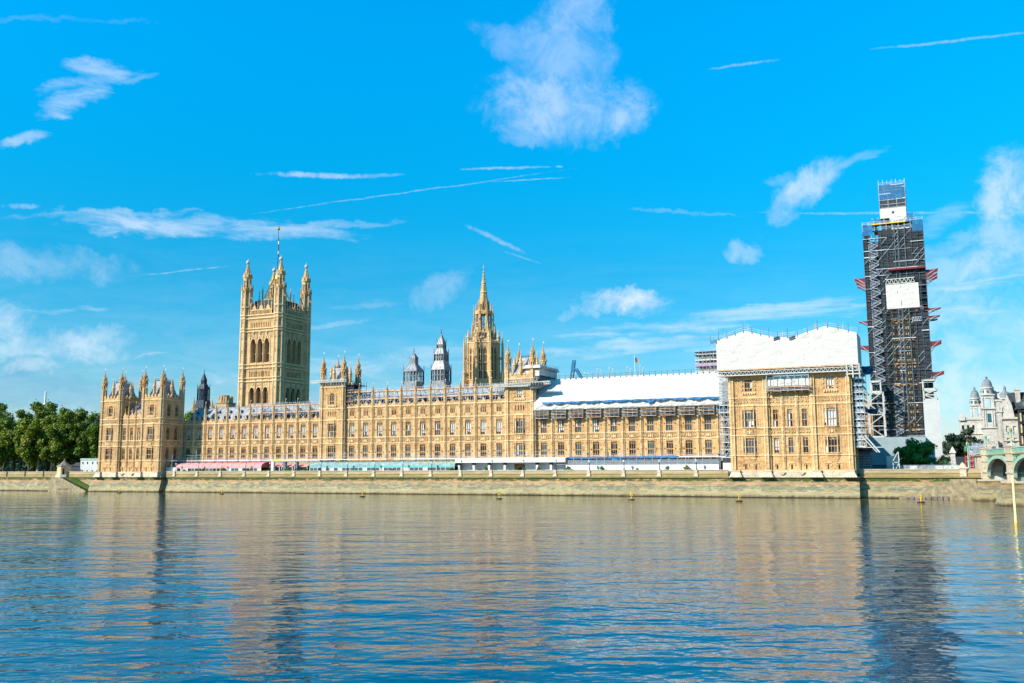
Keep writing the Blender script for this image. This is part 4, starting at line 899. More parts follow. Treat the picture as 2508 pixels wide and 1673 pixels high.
mb.box(33.6, 37.2, -.5, 1.2, -.9, -.6, 'steel_white'); mb.beam((33.9, -.4, 1.8), (37.3, -.4, .3), .18, 'steel_white'); mb.build('girder', o)
mb = MB(); mb.box(0, 37.4, -.3, 1.5, .0, .12, 'plank_pale'); mb.box(0, 37.4, -.25, 1.4, 1.12, 1.2, 'plank_grey'); mb.build('boards', o)
o = thing('scaffold_cradle', 'small scaffold with white sheet between the two right end block towers', 'scaffolding', (-40.6, 256.6, 27.7))
scaffold(o, 0, 10.8, -.2, 1.1, 0, [.4, 1.3, 4.6], 1.8, seed=3, over=.3)
mb = MB(); cloth(mb, lambda u, v: (.2+10.4*u, .9, 1.7+2.6*v), 24, 6, .15, 'white_sheet', .8); cloth(mb, lambda u, v: (.2+10.4*u, 1.0, .2+1.4*v), 20, 4, .1, 'plastic_film', .8); mb.build('sheet', o)
# ---- long sheet over the north range
o = thing('roof_sheeting', 'long low white sheet sloping over the range left of the right end block', 'sheeting', (-113.0, 267.4, 25.6))
L = 59.4; mb = MB()
cloth(mb, lambda u, v: (L*u, .15*v+.05, 2.3*v), 110, 6, .28, 'white_sheet', .8)
cloth(mb, lambda u, v: (L*u, .25+7.4*v, 2.3+7.8*v), 110, 14, .14, 'white_sheet', .3)
cloth(mb, lambda u, v: (L*(1-u), 7.7+6*v, 10.1-6*v), 30, 4, .05, 'white_sheet', .3)
mb.add([(L,.1,0),(L,.25,2.3),(L,7.65,10.1),(L,13.7,4),(L,13.7,0)], [(0,4,3,2,1)], 'white_sheet'); mb.add([(0,.1,0),(0,.25,2.3),(0,7.65,10.1),(0,13.7,4),(0,13.7,0)], [(0,1,2,3,4)], 'white_sheet')
mb.build('sheet', o)
mb = MB()
for i in range(33): x = .4+i*1.82; mb.beam((x, 7.6, 9.9), (x, 7.6, 11.4), .07, 'steel_dark'); mb.box(x-.12, x+.12, 7.2, 7.6, 9.75, 10.05, 'steel_dark')
for z in (10.6, 11.1): mb.beam((0, 7.6, z), (L, 7.6, z), .06, 'steel_dark')
for i in range(60): x = .5+i; mb.beam((x, -.1, -.12), (x, 1.2, -.12), .09, 'steel_dark')
mb.build('ridge_rail', o)
o = thing('tarpaulin', 'long ragged dark blue tarpaulin hem along the long white sheet', 'tarpaulin', (-110.2, 267.25, 27.5)); mb = MB(); rnd = random.Random(5)
n = 90; tops = []; bots = []
for i in range(n+1):
    x = 54.5*i/n; s = abs(math.sin(i*.42+.6*math.sin(i*.13)))**.7; tops.append((x, .0-.1*s, .45+.05*math.sin(i*.9))); bots.append((x, -.2-.25*s, .45-.2-.62*s*(.5+.5*rnd.random())-(1.0 if i in (56,57,58) else 0)*.7))
mb.add(tops+bots, [(i, n+1+i, n+2+i, i+1) for i in range(n)], 'tarp_blue'); t_ = mb.build('sheet', o); md = t_.modifiers.new('thickness', 'SOLIDIFY'); md.thickness = .04
# ---- hung platforms under the long sheet
d = 62.1/11; proto = thing('hung_platform', 'narrow scaffold platform hung between buttresses under the long white sheet', 'scaffolding', (-113.1+.65, 268.2, 22.9), 'scaffold platforms hung in the bays')
scaffold(proto, 0, d-1.3, -.9, .3, .1, [.1, 1.1, 2.0], 1.45, bm_='plank', seed=4, over=.4, thick=.12, w=.07, m='steel_pipe')
mb = MB(); mb.box(0, d-1.3, .35, .45, .2, 1.2, 'net_dark'); mb.build('net', proto)
for i in range(1, 11):
    c = copytree(proto); c.location = (-113.1+.65+i*d, 268.2, 22.9)
# ---- scaffolding on the roofs
def roofscaf(x0, x1, y, zs, label, seed, z0, dark=None):
    o = thing('roof_scaffold', label, 'scaffolding', (x0, y, 0)); L = x1-x0
    scaffold(o, 0, L, 0, 1.5, z0, zs, 1.75, 'steel_pipe', 'plank', .09, seed, 1.0, .5, thick=.3)
    q = MB(); rnd = random.Random(seed)
    for i in range(int(L/1.7)):
        x = rnd.uniform(0, L-2); z = rnd.uniform(z0, zs[-1]-1); q.beam((x, 1.7, z), (x+rnd.uniform(1, 3), 1.7, z+rnd.uniform(-1.5, 2.5)), .08, 'steel_pipe')
        q.beam((rnd.uniform(0, L), 3, z0), (rnd.uniform(0, L), 3, zs[-1]+.8), .07, 'steel_pipe')
        if rnd.random() < .5: q.box(x, x+rnd.uniform(.8, 2.2), 1.5, 1.6, z, z+.4, rnd.choice(('plank', 'plank_pale', 'steel_pipe', 'net_dark')))
    for z in zs: lattice(q, (0, 3, z-.4), (L, 3, z-.4), .5, 'steel_pipe', 1.1, .06)
    q.build('braces', o); nb = MB(); nb.box(0, L, 1.62, 1.66, z0, z0+1.4, 'net_dark'); nb.build('net', o)
    return o
roofscaf(-224, -193.4, 268.9, [27.6, 30.1], 'scaffolding on the slate roof left of the first mid tower, above the pink awnings', 11, 25.6)
roofscaf(-183.0, -123.2, 268.9, [31.0, 33.6], 'long scaffolding on the central range roof between the two mid towers', 12, 29.0)
o = thing('tower_platform', 'steel lattice platform round the parapet of the left mid tower', 'scaffolding', (-196.5, 266.6, 37.3)); mb = MB()
lattice(mb, (0, 0, .1), (14.2, 0, .1), .7, 'steel_white', .8, .1); lattice(mb, (0, 1.2, .1), (14.2, 1.2, .1), .7, 'steel_pipe', .8, .09)
for i in range(11): x = 3+i*1.1; mb.beam((x, .4, -1.6), (x, .4, 1.6+(i % 3)*.5), .08, 'steel_pipe')
mb.box(3.6, 13.4, .2, 1.5, -.1, 0, 'plank_pale'); mb.build('girder', o)
o = thing('side_scaffold', 'dark scaffolding up the right flank of the left mid tower', 'scaffolding', (-183.1, 268.6, 0))
scaffold(o, 0, 3.2, 0, 8, 29, [30.4, 32.4, 34.4, 36.4], 1.1, 'steel_dark', 'plank', .1, 14, 1.0, .9)
mb = MB(); mb.box(.2, .25, .1, 8, 29.5, 36.5, 'net_dark'); mb.build('net', o)
o = thing('tower_platform', 'steel lattice girder across the right mid tower ending at the long white sheet', 'scaffolding', (-127.2, 266.6, 33.1)); mb = MB()
lattice(mb, (0, 0, 0), (19.8, 0, .5), .85, 'steel_white', .9, .11); lattice(mb, (0, 1.3, 0), (19.8, 1.3, .5), .85, 'steel_pipe', .9, .09)
for i in range(12): x = 4.6+i; mb.beam((x, .2, .2), (x, .2, 2.6+(i % 2)*.9), .08, 'steel_pipe')
for z in (1.6, 2.3): mb.beam((4.5, .2, z), (15.8, .2, z+.2), .08, 'steel_pipe')
mb.build('girder', o); mb = MB(); mb.box(0, 17, .1, 1.3, -.06, .04, 'plank_pale'); mb.build('boards', o); mb = MB(); mb.frus(12.5, 19, -.4, 2, -.2, 14, 20.4, -.4, 2, .3, 'dark_hoarding'); mb.frus(13.5, 17, -.3, 2, -.9, 13, 18, -.3, 2, -.25, 'steel_dark')
for i in range(5): x = 14+i*.9; mb.pr(x, -.3, .2, 1.0, .3, .2, 'dark_hoarding', 6)
mb.build('end_canopy', o)
o = thing('white_tent', 'small white sheeted tent with sloping lid on the right mid tower roof', 'tent', (-116.0, 268.2, 36.3)); mb = MB()
cloth(mb, lambda u, v: (4.7*u-.5*(1-v)*(1-2*u)*0, 0, 2.3*v+.0), 12, 6, .12, 'white_sheet', .9); cloth(mb, lambda u, v: (4.7, 15*u, 2.4*v+.3*(1-v)), 20, 6, .0, 'white_cladding', .9)
cloth(mb, lambda u, v: (0, 15*(1-u), 2.3*v), 10, 4, 0, 'white_sheet'); cloth(mb, lambda u, v: (4.7*(1-u), 15, 2.3*v), 10, 4, 0, 'white_sheet'); mb.build('sheet', o)
mb = MB(); mb.frus(-.7, 5.2, -.6, 15.6, 2.55, .2, 4.9, -.3, 15.5, 3.5, 'white_cladding'); mb.box(-.9, 5.4, -.8, 15.8, 2.42, 2.56, 'plank'); mb.build('lid', o)
mb = MB(); mb.box(.3, 4.6, .2, 15, -1.2, -.02, 'steel_dark'); [mb.beam((x, 0, -1.5), (x+.8, 0, 0), .12, 'steel_dark') for x in (.2, 1.5, 2.8, 4)]
for i in range(8): mb.beam((5.3, i*2, 2.5), (5.3, i*2, 3.9), .07, 'steel_pipe')
for z in (3.2, 3.8): mb.beam((5.3, 0, z), (5.3, 15.8, z), .07, 'steel_pipe')
mb.build('frame', o)
# ---- narrow scaffold towers beside the right end block
o = thing('scaffold_tower', 'tall narrow scaffold tower between the long white sheet and the right end block', 'scaffolding', (-54.6, 262.2, 0))
scaffold(o, 0, 3.4, 0, 4.5, 9.9, [10.6+2.05*i for i in range(12)], 1.1, 'steel_pipe', 'plank_pale', .1, 21, .5, 1.0)
mb = MB(); cloth(mb, lambda u, v: (2.9*u, -.12, 26+7.2*v), 8, 20, .2, 'plastic_film', 1.2); cloth(mb, lambda u, v: (.2+3*u, 3.0, 10+22*v), 6, 12, .1, 'net_dark'); mb.build('net', o)
o = thing('site_hoarding', 'white hoarding box with black band at the foot of the narrow scaffold tower', 'hoarding', (-53.9, 260.8, 6.3)); mb = MB()
mb.box(0, 3.0, 0, 4, 0, 2.9, 'white_paint'); mb.build('panel', o); mb = MB(); mb.box(-.05, 3.05, -.05, 4, 2.9, 4.2, 'dark_hoarding'); mb.build('band', o)
o = thing('scaffold_tower', 'blue-grey scaffold tower on the shaded right flank of the right end block', 'scaffolding', (-19.6, 258.6, 0))
scaffold(o, .1, 3.0, 0, 12, 12.8, [13+1.75*i for i in range(12)], .95, 'steel_pipe', 'plank_pale', .1, 22, .6, 1.0)
mb = MB(); rnd = random.Random(8)
for k in range(34):
    z = 13+k*.57; mb.beam((.1, rnd.uniform(0, 11), z), (3.0, rnd.uniform(0, 11), z+rnd.uniform(-.8, .8)), .09, 'steel_pipe')
    mb.beam((3.0, rnd.uniform(0, 5), z), (3.0, rnd.uniform(6, 12), z+rnd.uniform(-1, 1)), .09, 'steel_pipe')
mb.beam((2.8, 0, 16), (6.2, -.5, 11.6), .3, 'steel_white'); mb.beam((1.8, 0, 16), (5.6, -.5, 11.6), .2, 'steel_white'); mb.beam((2, 0, 12.9), (7, 0, 12.9), .2, 'steel_white'); mb.build('braces', o)
mb = MB(); mb.box(.3, .35, .2, 12, 13, 34, 'net_dark'); mb.build('net', o)
def tarp(x, y, z, w, h, label, m='tarp_blue', yd=2.5, sag=.6):
    o = thing('tarpaulin', label, 'tarpaulin', (x, y, z)); mb = MB()
    def P(u, v): return (w*u, yd*v*.4, h*(1-v)+(sag*(4*(u-.5)**2-1))*(.5+.5*v))
    cloth(mb, P, 12, 6, .12, m, 1.0); s = mb.build('sheet', o); s.modifiers.new('thickness', 'SOLIDIFY').thickness = .05
    q = MB(); q.beam((0, 0, h), (0, 0, -1.0), .07, 'steel_pipe'); q.beam((w, 0, h), (w*.2, 0, -1.6), .07, 'steel_pipe'); q.build('stay', o); return o
tarp(-17.8, 268, 33.1, 3.3, 1.9, 'blue tarpaulin bulging from under the right corner of the tall sheeting box')
tarp(-17.3, 272, 22.8, 3.3, .9, 'dark blue tarpaulin slung in mid air right of the blue-grey scaffold tower')
tarp(-56.2, 266.2, 24.5, 3.6, .9, 'bright blue tarpaulin slung at the top left of the narrow scaffold tower')
tarp(-56.0, 264.5, 11.2, 2.6, .6, 'small blue tarpaulin near the foot of the narrow scaffold tower')
# ------------------------------------------------------------------ terrace
o = thing('scaffold_deck', 'long low scaffold deck with guard rail above the terrace awnings', 'scaffolding', (-254.4, 265.0, 0)); mb = MB(); bb = MB(); rnd = random.Random(3); L = 200.5
bb.box(0, L, 0, 2.6, 10.85, 10.95, 'plank_pale'); bb.box(0, L, -.1, -.03, 10.85, 11.12, 'plank_pale'); bb.box(44, 48, -.14, -.1, 10.85, 11.12, 'hi_vis'); bb.box(90, 93, -.14, -.1, 10.85, 11.12, 'plank'); bb.box(0, L, .1, 2.6, 10.3, 10.36, 'dark_hoarding')
for i in range(101):
    x = i*2.0; mb.beam((x, -.05, 10.3), (x, -.05, 12.1+(i % 5 == 0)*1.2+(rnd.random() < .1)*1.5), .08, 'steel_pipe'); mb.beam((x, .1, 10.4), (x, 2.5, 10.4), .1, 'steel_dark')
    if i % 4 == 0: mb.beam((x, 2.4, 6.3), (x, 2.4, 10.8), .12, 'steel_dark')
for z in (11.6, 12.05, 12.9): mb.beam((0, -.05, z), (L if z < 12.5 else L*.75, -.05, z), .06, 'steel_pipe')
lattice(mb, (44, -.1, 9.9), (64, -.1, 9.9), .8, 'steel_white', .9, .09); mb.build('frame', o); bb.build('boards', o)
def marquee(name, label, x0, x1, roofm, bandm, wallf, ribm, y=261.9, yb=266.3):
    o = thing(name, label, 'awning', (x0, y, 6.35)); L = x1-x0; D = yb-y; mb = MB(); prof = [(0, 2.15), (.12, 2.75), (.6, 3.25), (1.5, 3.65), (2.8, 3.95), (D, 4.1)]
    for (a, za), (b, zb) in zip(prof, prof[1:]): mb.quad([(0,a,za),(L,a,za),(L,b,zb),(0,b,zb)], roofm)
    for x in (0, L):
        mb.add([(x, a, z) for a, z in prof]+[(x, D, 2.1)], [tuple(range(len(prof)+1)) if x == L else tuple(range(len(prof)+1))[::-1]], roofm if roofm != 'awning_pink' else 'awning_red')
    mb.box(-.02, L+.02, -.05, .03, 2.05, 2.32, bandm); mb.build('roof', o)
    n = round(L/3.2); rm = MB()
    for i in range(n+1):
        x = i*L/n
        for (a, za), (b, zb) in zip(prof, prof[1:]): rm.beam((x, a, za+.03), (x, b, zb+.03), .11, ribm)
    rm.beam((0, D-.1, 4.12), (L, D-.1, 4.12), .1, ribm); rm.build('ribs', o)
    fm = MB(); gm = MB()
    for i in range(n+1): x = min(L-.1, i*L/n); fm.box(x-.05, x+.13, -.04, .1, 0, 2.05, 'white_paint')
    fm.box(0, L, -.03, .08, 1.95, 2.05, 'white_paint'); fm.box(0, L, -.02, .08, .0, .12, 'white_paint'); rnd = random.Random(int(-x0)); q = L/(n*2)
    for i in range(n*2): a = i*q; fm.box(a+q-.05, a+q+.05, 0, .07, 0, 2, 'white_paint'); gm.box(a, a+q, .05, .08, .1, 1.96, rnd.choice(wallf))
    fm.build('posts', o); gm.build('glazing', o); b = MB(); b.box(0, L, D-.05, D, 0, 4.0, 'stone_dark'); b.build('rear_panel', o); return o
marquee('terrace_marquee', 'long pink curved awning with glazed front on the left part of the terrace', -251.9, -212.6, 'awning_pink', 'awning_pink', ['glass_dark','glass_mid','glass_mid','glass_dark','white_cladding'], 'awning_pink')
marquee('terrace_marquee', 'long green glass curved pavilion on the middle of the terrace', -192.3, -137.6, 'glass_green', 'teal_paint', ['glass_dark','glass_teal','glass_mid','white_cladding','white_cladding'], 'white_cladding')
for i, (a, w_) in enumerate(((-210.0, 4.3), (-205.2, 4.9), (-199.8, 5.6))):
    o = thing('small_awning', ('leftmost', 'middle', 'rightmost')[i]+' of three small pink awnings between the pink awning and the green glass pavilion', 'awning', (a, 264.2, 6.35), 'small pink awnings'); mb = MB()
    mb.frus(0, w_, -1.0, 1.8, 2.5, 0, w_, 1.4, 1.8, 3.5, 'awning_pink'); mb.box(0, w_, -1.05, -1.0, 2.25, 2.55, 'awning_pink'); mb.build('canopy', o)
    mb = MB(); mb.box(.1, .3, -.9, -.7, 0, 2.4, 'white_paint'); mb.box(w_-.3, w_-.1, -.9, -.7, 0, 2.4, 'white_paint'); mb.build('posts', o); mb = MB(); mb.box(.3, w_-.3, 1.7, 1.75, .1, 2.3, ('glass_dark','white_cladding','glass_mid')[i]); mb.build('rear_panel', o)
for i, (x, m_) in enumerate(((-208.0, 'white_paint'), (-203.0, 'slatted_grey'), (-198.1, 'slatted_grey'))):
    mb = MB(); mb.box(-.5, .5, -.5, .5, 0, 4.0, m_); mb.box(-.6, .6, -.6, .6, 3.8, 4.1, m_); mb.box(-.62, .62, -.62, .62, 0, .3, m_)
    tag(mb.build('clad_pillar', None, (x, 262.6, 6.35)), ('white boxed pillar between small pink awnings', 'left of two dark grey boxed pillars between the small pink awnings', 'right of two dark grey boxed pillars, nearer the green glass pavilion')[i], 'pillar', 'boxed pillars')
o = thing('white_canopy', 'long flat white fascia canopy with white columns before the right mid tower', 'canopy', (-137.5, 262.2, 6.35)); mb = MB(); L = 36.8
mb.box(0, L, 0, 4.0, 3.3, 4.55, 'white_paint'); mb.box(-.05, L+.05, -.06, 4.1, 4.5, 4.62, 'white_cladding'); mb.build('fascia', o)
for x in (.5, 5.7, 11, 16.3, 27, 31.5): c = MB(); c.box(x, x+.7, .8, 1.5, 0, 2.7, 'white_paint'); c.box(x-.1, x+.8, .7, 1.6, 2.6, 3.3, 'dark_hoarding'); c.build('column', o)
mb = MB(); mb.wall(0, L, 0, 3.3, [(19, 22.7, .0, 2.9), (6.5, 8.3, 0, 1.3)], 'white_paint', y=2.6, t=.9); mb.build('rear_wall', o)
mb = MB(); mb.box(19.05, 22.65, 3.2, 3.3, 0, 2.8, 'stone_dark'); mb.slab([(20.0,3.1,0),(21.8,3.1,0),(21.8,3.1,1.4),(20.9,3.1,2.2),(20.0,3.1,1.4)], .08, 'cloth_dark')
for s in (-1, 1): mb.beam((20.9+s, 3.08, 1.3), (20.9, 3.08, 2.4), .16, 'stone')
mb.build('archway', o)
o = thing('white_hoarding', 'long white hoarding below grey mesh under the long range', 'hoarding', (-100.7, 262.6, 6.35)); mb = MB()
mb.box(0, 45.3, 0, .1, 0, 2.45, 'white_paint'); [mb.box(i*2.44, i*2.44+.03, -.01, 0, 0, 2.45, 'white_cladding') for i in range(1, 19)]; mb.build('panel', o)
mb = MB(); mb.box(-3, 45.3, .3, .35, 2.45, 3.9, 'net_grey'); mb.box(-3, 45.3, 3.0, 3.1, 0, 4.3, 'dark_hoarding'); mb.build('mesh_screen', o); mb = MB()
for i in range(20): mb.beam((i*2.4, .25, 0), (i*2.4, .25, 4.3), .09, 'steel_pipe')
for z in (2.7, 3.2, 3.8): mb.beam((-3, .24, z), (45.3, .24, z), .06, 'steel_pipe')
mb.build('posts', o); mb = MB(); mb.pr(36.2, 0, 0, .001, .1, .1, 'teal_paint'); n = 10
pts = [(36.2+1.35*math.cos(math.pi*i/n), -.06, 1.35*math.sin(math.pi*i/n)) for i in range(n+1)]; mb.slab(pts, .05, 'teal_paint'); mb.slab([(36.2+(p[0]-36.2)*.8, -.1, p[2]*.8) for p in pts], .05, 'dark_hoarding'); mb.build('arched_door', o)
o = thing('tarpaulin', 'dark blue tarpaulin draped along the scaffold deck under the long range', 'tarpaulin', (-101.2, 264.75, 10.5)); mb = MB(); n = 70; a = []; b = []
for i in range(n+1): x = 34*i/n; s = abs(math.sin(i*.5)); a.append((x, 0, .72)); b.append((x, -.25-.1*s, .4-.35*s-(1.3 if 30 <= i <= 32 else 0)))
mb.add(a+b, [(i, n+1+i, n+2+i, i+1) for i in range(n)], 'tarp_blue'); q = mb.build('sheet', o); q.modifiers.new('thickness', 'SOLIDIFY').thickness = .04
o = thing('site_hoarding', 'pair of low white hoarding boxes with steel frame at the left end of the terrace', 'hoarding', (-254.5, 260.9, 6.35)); mb = MB()
mb.box(0, 2.6, 0, 3, 0, 2.35, 'white_paint'); mb.box(2.75, 4.8, .3, 3, 0, 2.3, 'white_paint'); mb.build('panel', o); mb = MB()
for x in (.1, 2.6): mb.beam((x, .1, 2.2), (x, .1, 7.2), .13, 'steel_pipe')
mb.beam((.1, .1, 4.6), (2.6, .1, 2.4), .13, 'steel_white'); mb.beam((.1, .1, 6.4), (2.6, .1, 6.4), .1, 'steel_pipe'); mb.box(0, 2.7, 0, 3, 4.5, 4.9, 'plank_pale'); mb.build('frame', o)
# lamps on the terrace wall
def lamp_proto():
    t = thing('terrace_lamp', 'black lamp post with glazed lantern standing on the terrace wall', 'street lamp', (0, 0, 0), 'lamp posts along the terrace wall'); mb = MB()
    mb.lathe(0, 0, [(.2, 0), (.2, .2), (.11, .35), (.09, 1.6), (.15, 1.65), (.07, 1.8), (.06, 2.2)], 'black_iron', 8); mb.beam((-.3, 0, 1.75), (.3, 0, 1.75), .05, 'black_iron'); mb.build('post', t)
    mb = MB(); mb.pr(0, 0, 2.15, 2.8, .2, .36, 'lamp_glass', 6); mb.pr(0, 0, 2.75, 3.0, .34, .1, 'black_iron', 6); mb.pr(0, 0, 3.0, 3.2, .06, .02, 'black_iron', 6); mb.build('lantern', t); return t
lp = lamp_proto(); xs = [-61.1-10.45*i for i in range(19)]
for i, x in enumerate(xs):
    c = lp if i == 0 else copytree(lp); c.location = (x, 260.25, 7.4)
# ------------------------------------------------------------------ river walls
def riverwall_(label, x0, x1, yt, dep, par=True, ztop=7.35, step=0, back=264, pil=()):
    o = thing('river_wall', label, 'river wall', (x0, yt, 0)); L = x1-x0; mb = MB()
    n = max(2, int(L/6)); prof = [(dep, -1.5), (dep*.94, 0), (dep*.6, 1.5), (dep*.28, 3.2), (0, 5.1)]
    P = lambda x, k: (x, -prof[k][0], prof[k][1])
    for k in range(4): mb.quad([P(0, k), P(L, k), P(L, k+1), P(0, k+1)], 'river_wall')
    for x, f in ((0, 1), (L, -1)):
        pts = [P(x, k) for k in range(5)]+[(x, back-yt, 5.1), (x, back-yt, -1.5)]; mb.quad(pts if f < 0 else pts[::-1], 'river_wall')
    mb.box(0, L, -.35, back-yt, 5.1, 5.5, 'river_wall'); mb.box(0, L, -dep-.5, 0, -1.5, .14, 'timber_and_shade')
    if par: mb.box(0, L, -.02, .6, 5.5, 6.5, 'river_wall'); mb.box(0, L, -.16, .7, 6.2, 6.42, 'river_wall'); mb.box(0, L, .04, .55, 6.42, ztop-.18, 'river_wall'); mb.box(0, L, -.1, .7, ztop-.18, ztop, 'granite_pale')
    mb.build('masonry', o)
    for x in pil: q = MB(); q.frus(x-x0-.65, x-x0+.65, -.55, .7, 5.45, x-x0-.42, x-x0+.42, -.3, .7, 6.3, 'granite_pale'); q.box(x-x0-.42, x-x0+.42, -.3, .72, 6.3, ztop+.04, 'granite_pale'); q.build('pier', o)
    return o
riverwall_('battered river wall under the left turreted end block', -287.5, -253.2, 257.6, 1.4, False)
riverwall_('long battered river wall of the terrace with algae line', -253.2, -52.3, 259.6, 1.4, pil=xs)
riverwall_('battered river wall under the right end block', -52.3, -18.6, 257.6, 1.4, False)
lw = riverwall_('river wall along the gardens at the far left', -420, -287.5, 259.2, 1.2)
rw = riverwall_('river wall right of the right end block below the clock tower', -18.6, 12.0, 260.2, 1.0)
# landing steps and hut, left
o = thing('landing_steps', 'landing steps with green algae bank beside the little stone hut', 'steps', (-308.2, 256.4, 0)); mb = MB()
n = 18; sx, sz = 14.6/n, 5.2/n; pts = [(-.6, 0, -1.5), (19.6, 0, -1.5), (19.3, 0, .1)]
for i in range(n): x = 19.3-(i)*(13.8/n); z = .1+(i+1)*(5.1/n); pts += [(x, 0, z), (x-13.8/n, 0, z)]
pts += [(.9, 0, 5.2)]
mb.slab(pts, 1.6, 'step_stone'); mb.build('flight', o)
mb = MB(); mb.slab([(a, 1.7, max(.1, b+.95)) for a, b in [(p[0], p[2]) for p in pts[3:-1]]]+[(5, 1.7, 4.2), (19, 1.7, -.5)], .2, 'timber_and_shade'); mb.build('stair_wall_shade', o)  # side wall of the stair recess, its shade put into the near-black colour
for i in range(1): q = MB(); q.add([(5.6,1.5,5.1),(10,1.5,5.1),(20.6,1.5,1.4),(20.4,1.5,0),(5.6,2.9,5.3),(10,2.9,5.3),(20.6,2.9,1.5)], [(0,3,2,1),(0,1,5,4),(1,2,6,5)], 'algae'); q.build('algae_bank', o)
q = MB(); [q.box(5.5+i*.55, 5.6+i*.55, -.06, 0, .3, 1.1, 'timber_and_shade') for i in range(9)]; q.build('fender', o)
o = thing('stone_hut', 'small octagonal stone hut with pointed slate roof above the landing steps', 'hut', (-304.0, 259.4, 5.3)); mb = MB()
mb.pr(0, 0, -.1, .9, 3.2, 2.75, 'granite_pale'); mb.pr(0, 0, .9, 4.0, 2.55, 2.55, 'stone_pale'); mb.pr(0, 0, 3.9, 4.15, 2.75, 2.85, 'granite_pale'); mb.build('wall', o)
mb = MB(); mb.lathe(0, 0, [(2.85, 4.15), (1.7, 4.9), (.8, 5.7), (.25, 6.3), (.14, 6.9)], 'grey_wood', 8); mb.build('roof', o)
for a, w_, h_, nm in ((-math.pi/2-math.pi/4, .7, 1.3, 'window'), (-math.pi/4, .8, 2.2, 'door')):
    q = MB(); q.box(-w_/2, w_/2, -.05, .1, 0, h_, 'cloth_dark'); q.box(-w_/2-.12, -w_/2, -.1, .1, -.1, h_+.1, 'granite_pale'); q.box(w_/2, w_/2+.12, -.1, .1, -.1, h_+.1, 'granite_pale'); q.box(-w_/2-.12, w_/2+.12, -.1, .1, h_, h_+.15, 'granite_pale')
    if nm == 'window': q.box(-.05, .05, -.08, .1, 0, h_, 'granite_pale')
    q.build(nm, o, (2.38*math.cos(a), 2.38*math.sin(a), 1.5 if nm == 'window' else .95), a+math.pi/2)
o = thing('site_cabin', 'two storey white site cabin beside the left end block', 'cabin', (-300.8, 264, 6.2)); mb = MB()
mb.box(0, 16, 0, 6, 0, 5.3, 'white_cladding'); [mb.box(i*1.2, i*1.2+.05, -.03, 0, 0, 5.3, 'white_paint') for i in range(1, 13)]; mb.build('wall', o); mb = MB(); mb.box(-.1, 16.1, -.1, 6.1, 5.3, 6.1, 'glass_green'); mb.build('roof', o)
for x in (1.0, 3.4, 6.1, 8.6):
    for z in (.7, 3.9): q = MB(); q.box(x, x+.6, -.06, 0, z, z+.9, 'glass_dark'); q.box(x-.06, x+.66, -.05, -.01, z-.08, z, 'white_paint'); q.build('window', o)
mb = MB(); mb.box(0, 10, 0, 5, 0, 3.2, 'dark_hoarding'); mb.frus(-.3, 10.3, -.3, 5.3, 3.2, 1, 9, 1.5, 3.5, 4.6, 'slate_dark'); tag(mb.build('dark_shed', None, (-312, 268, 6.2)), 'dark low shed half hidden behind the little stone hut', 'shed')
o = thing('railing', 'low grey railing beside the white site cabin', 'railing', (-303.2, 263, 6.3)); mb = MB(); [mb.beam((0, 0, z), (2.1, 0, z), .08, 'steel_pipe') for z in (.5, 1.0, 1.5)]; mb.build('rails', o); mb = MB(); [mb.beam((x, 0, 0), (x, 0, 1.6), .1, 'steel_pipe') for x in (0, 1, 2.1)]; mb.build('posts', o)
for i, x in enumerate((-345.2, -334.9, -324.7, -314.6)):
    mb = MB(); mb.pr(0, 0, -1.9, .9, .17, .12, 'black_iron', 8); mb.pr(0, 0, .9, 1.1, .2, .05, 'black_iron', 8); tag(mb.build('wall_post', None, (x, 259.0, 7.2)), 'black iron post on the garden river wall', 'post', 'iron posts on the garden wall')
# landing stairs, right
o = thing('landing_steps', 'stone landing steps climbing the wall below the clock tower hedge', 'steps', (-9.2, 257.6, 0)); mb = MB(); n = 9; pts = [(-.6, 0, -1), (17.6, 0, -1), (17.4, 0, 4.9)]
for i in range(n): x = 11.6-i*1.3; z = 4.8-i*.5; pts += [(x, 0, z), (x-.0, 0, z-.5)]
pts += [(-.1, 0, .3)]; mb.slab(pts, 1.7, 'step_stone'); mb.build('flight', o); q = MB()
for i in range(8): q.box(.8+i*1.3+i*.0, 1.9+i*1.3, -.35, -.02, .0, .45+i*.03, 'grey_wood')
q.build('footing', o)
for i, (x, w_, lab) in enumerate(((8.6, 2.6, 'leaning masonry buttress block between the landing steps and the bridge'), (12.1, 3.0, 'dark masonry block at the river wall under the bridge end'))):
    mb = MB(); mb.frus(0, w_, -2.2, 3, -1, .5, w_-.1, -.4, 3, 4.6, 'river_wall'); mb.box(-.2, w_+.3, -2.5, 3, -1, .5, 'river_wall'); tag(mb.build('wall_block', None, (x, 259.4, 0)), lab, 'masonry block')
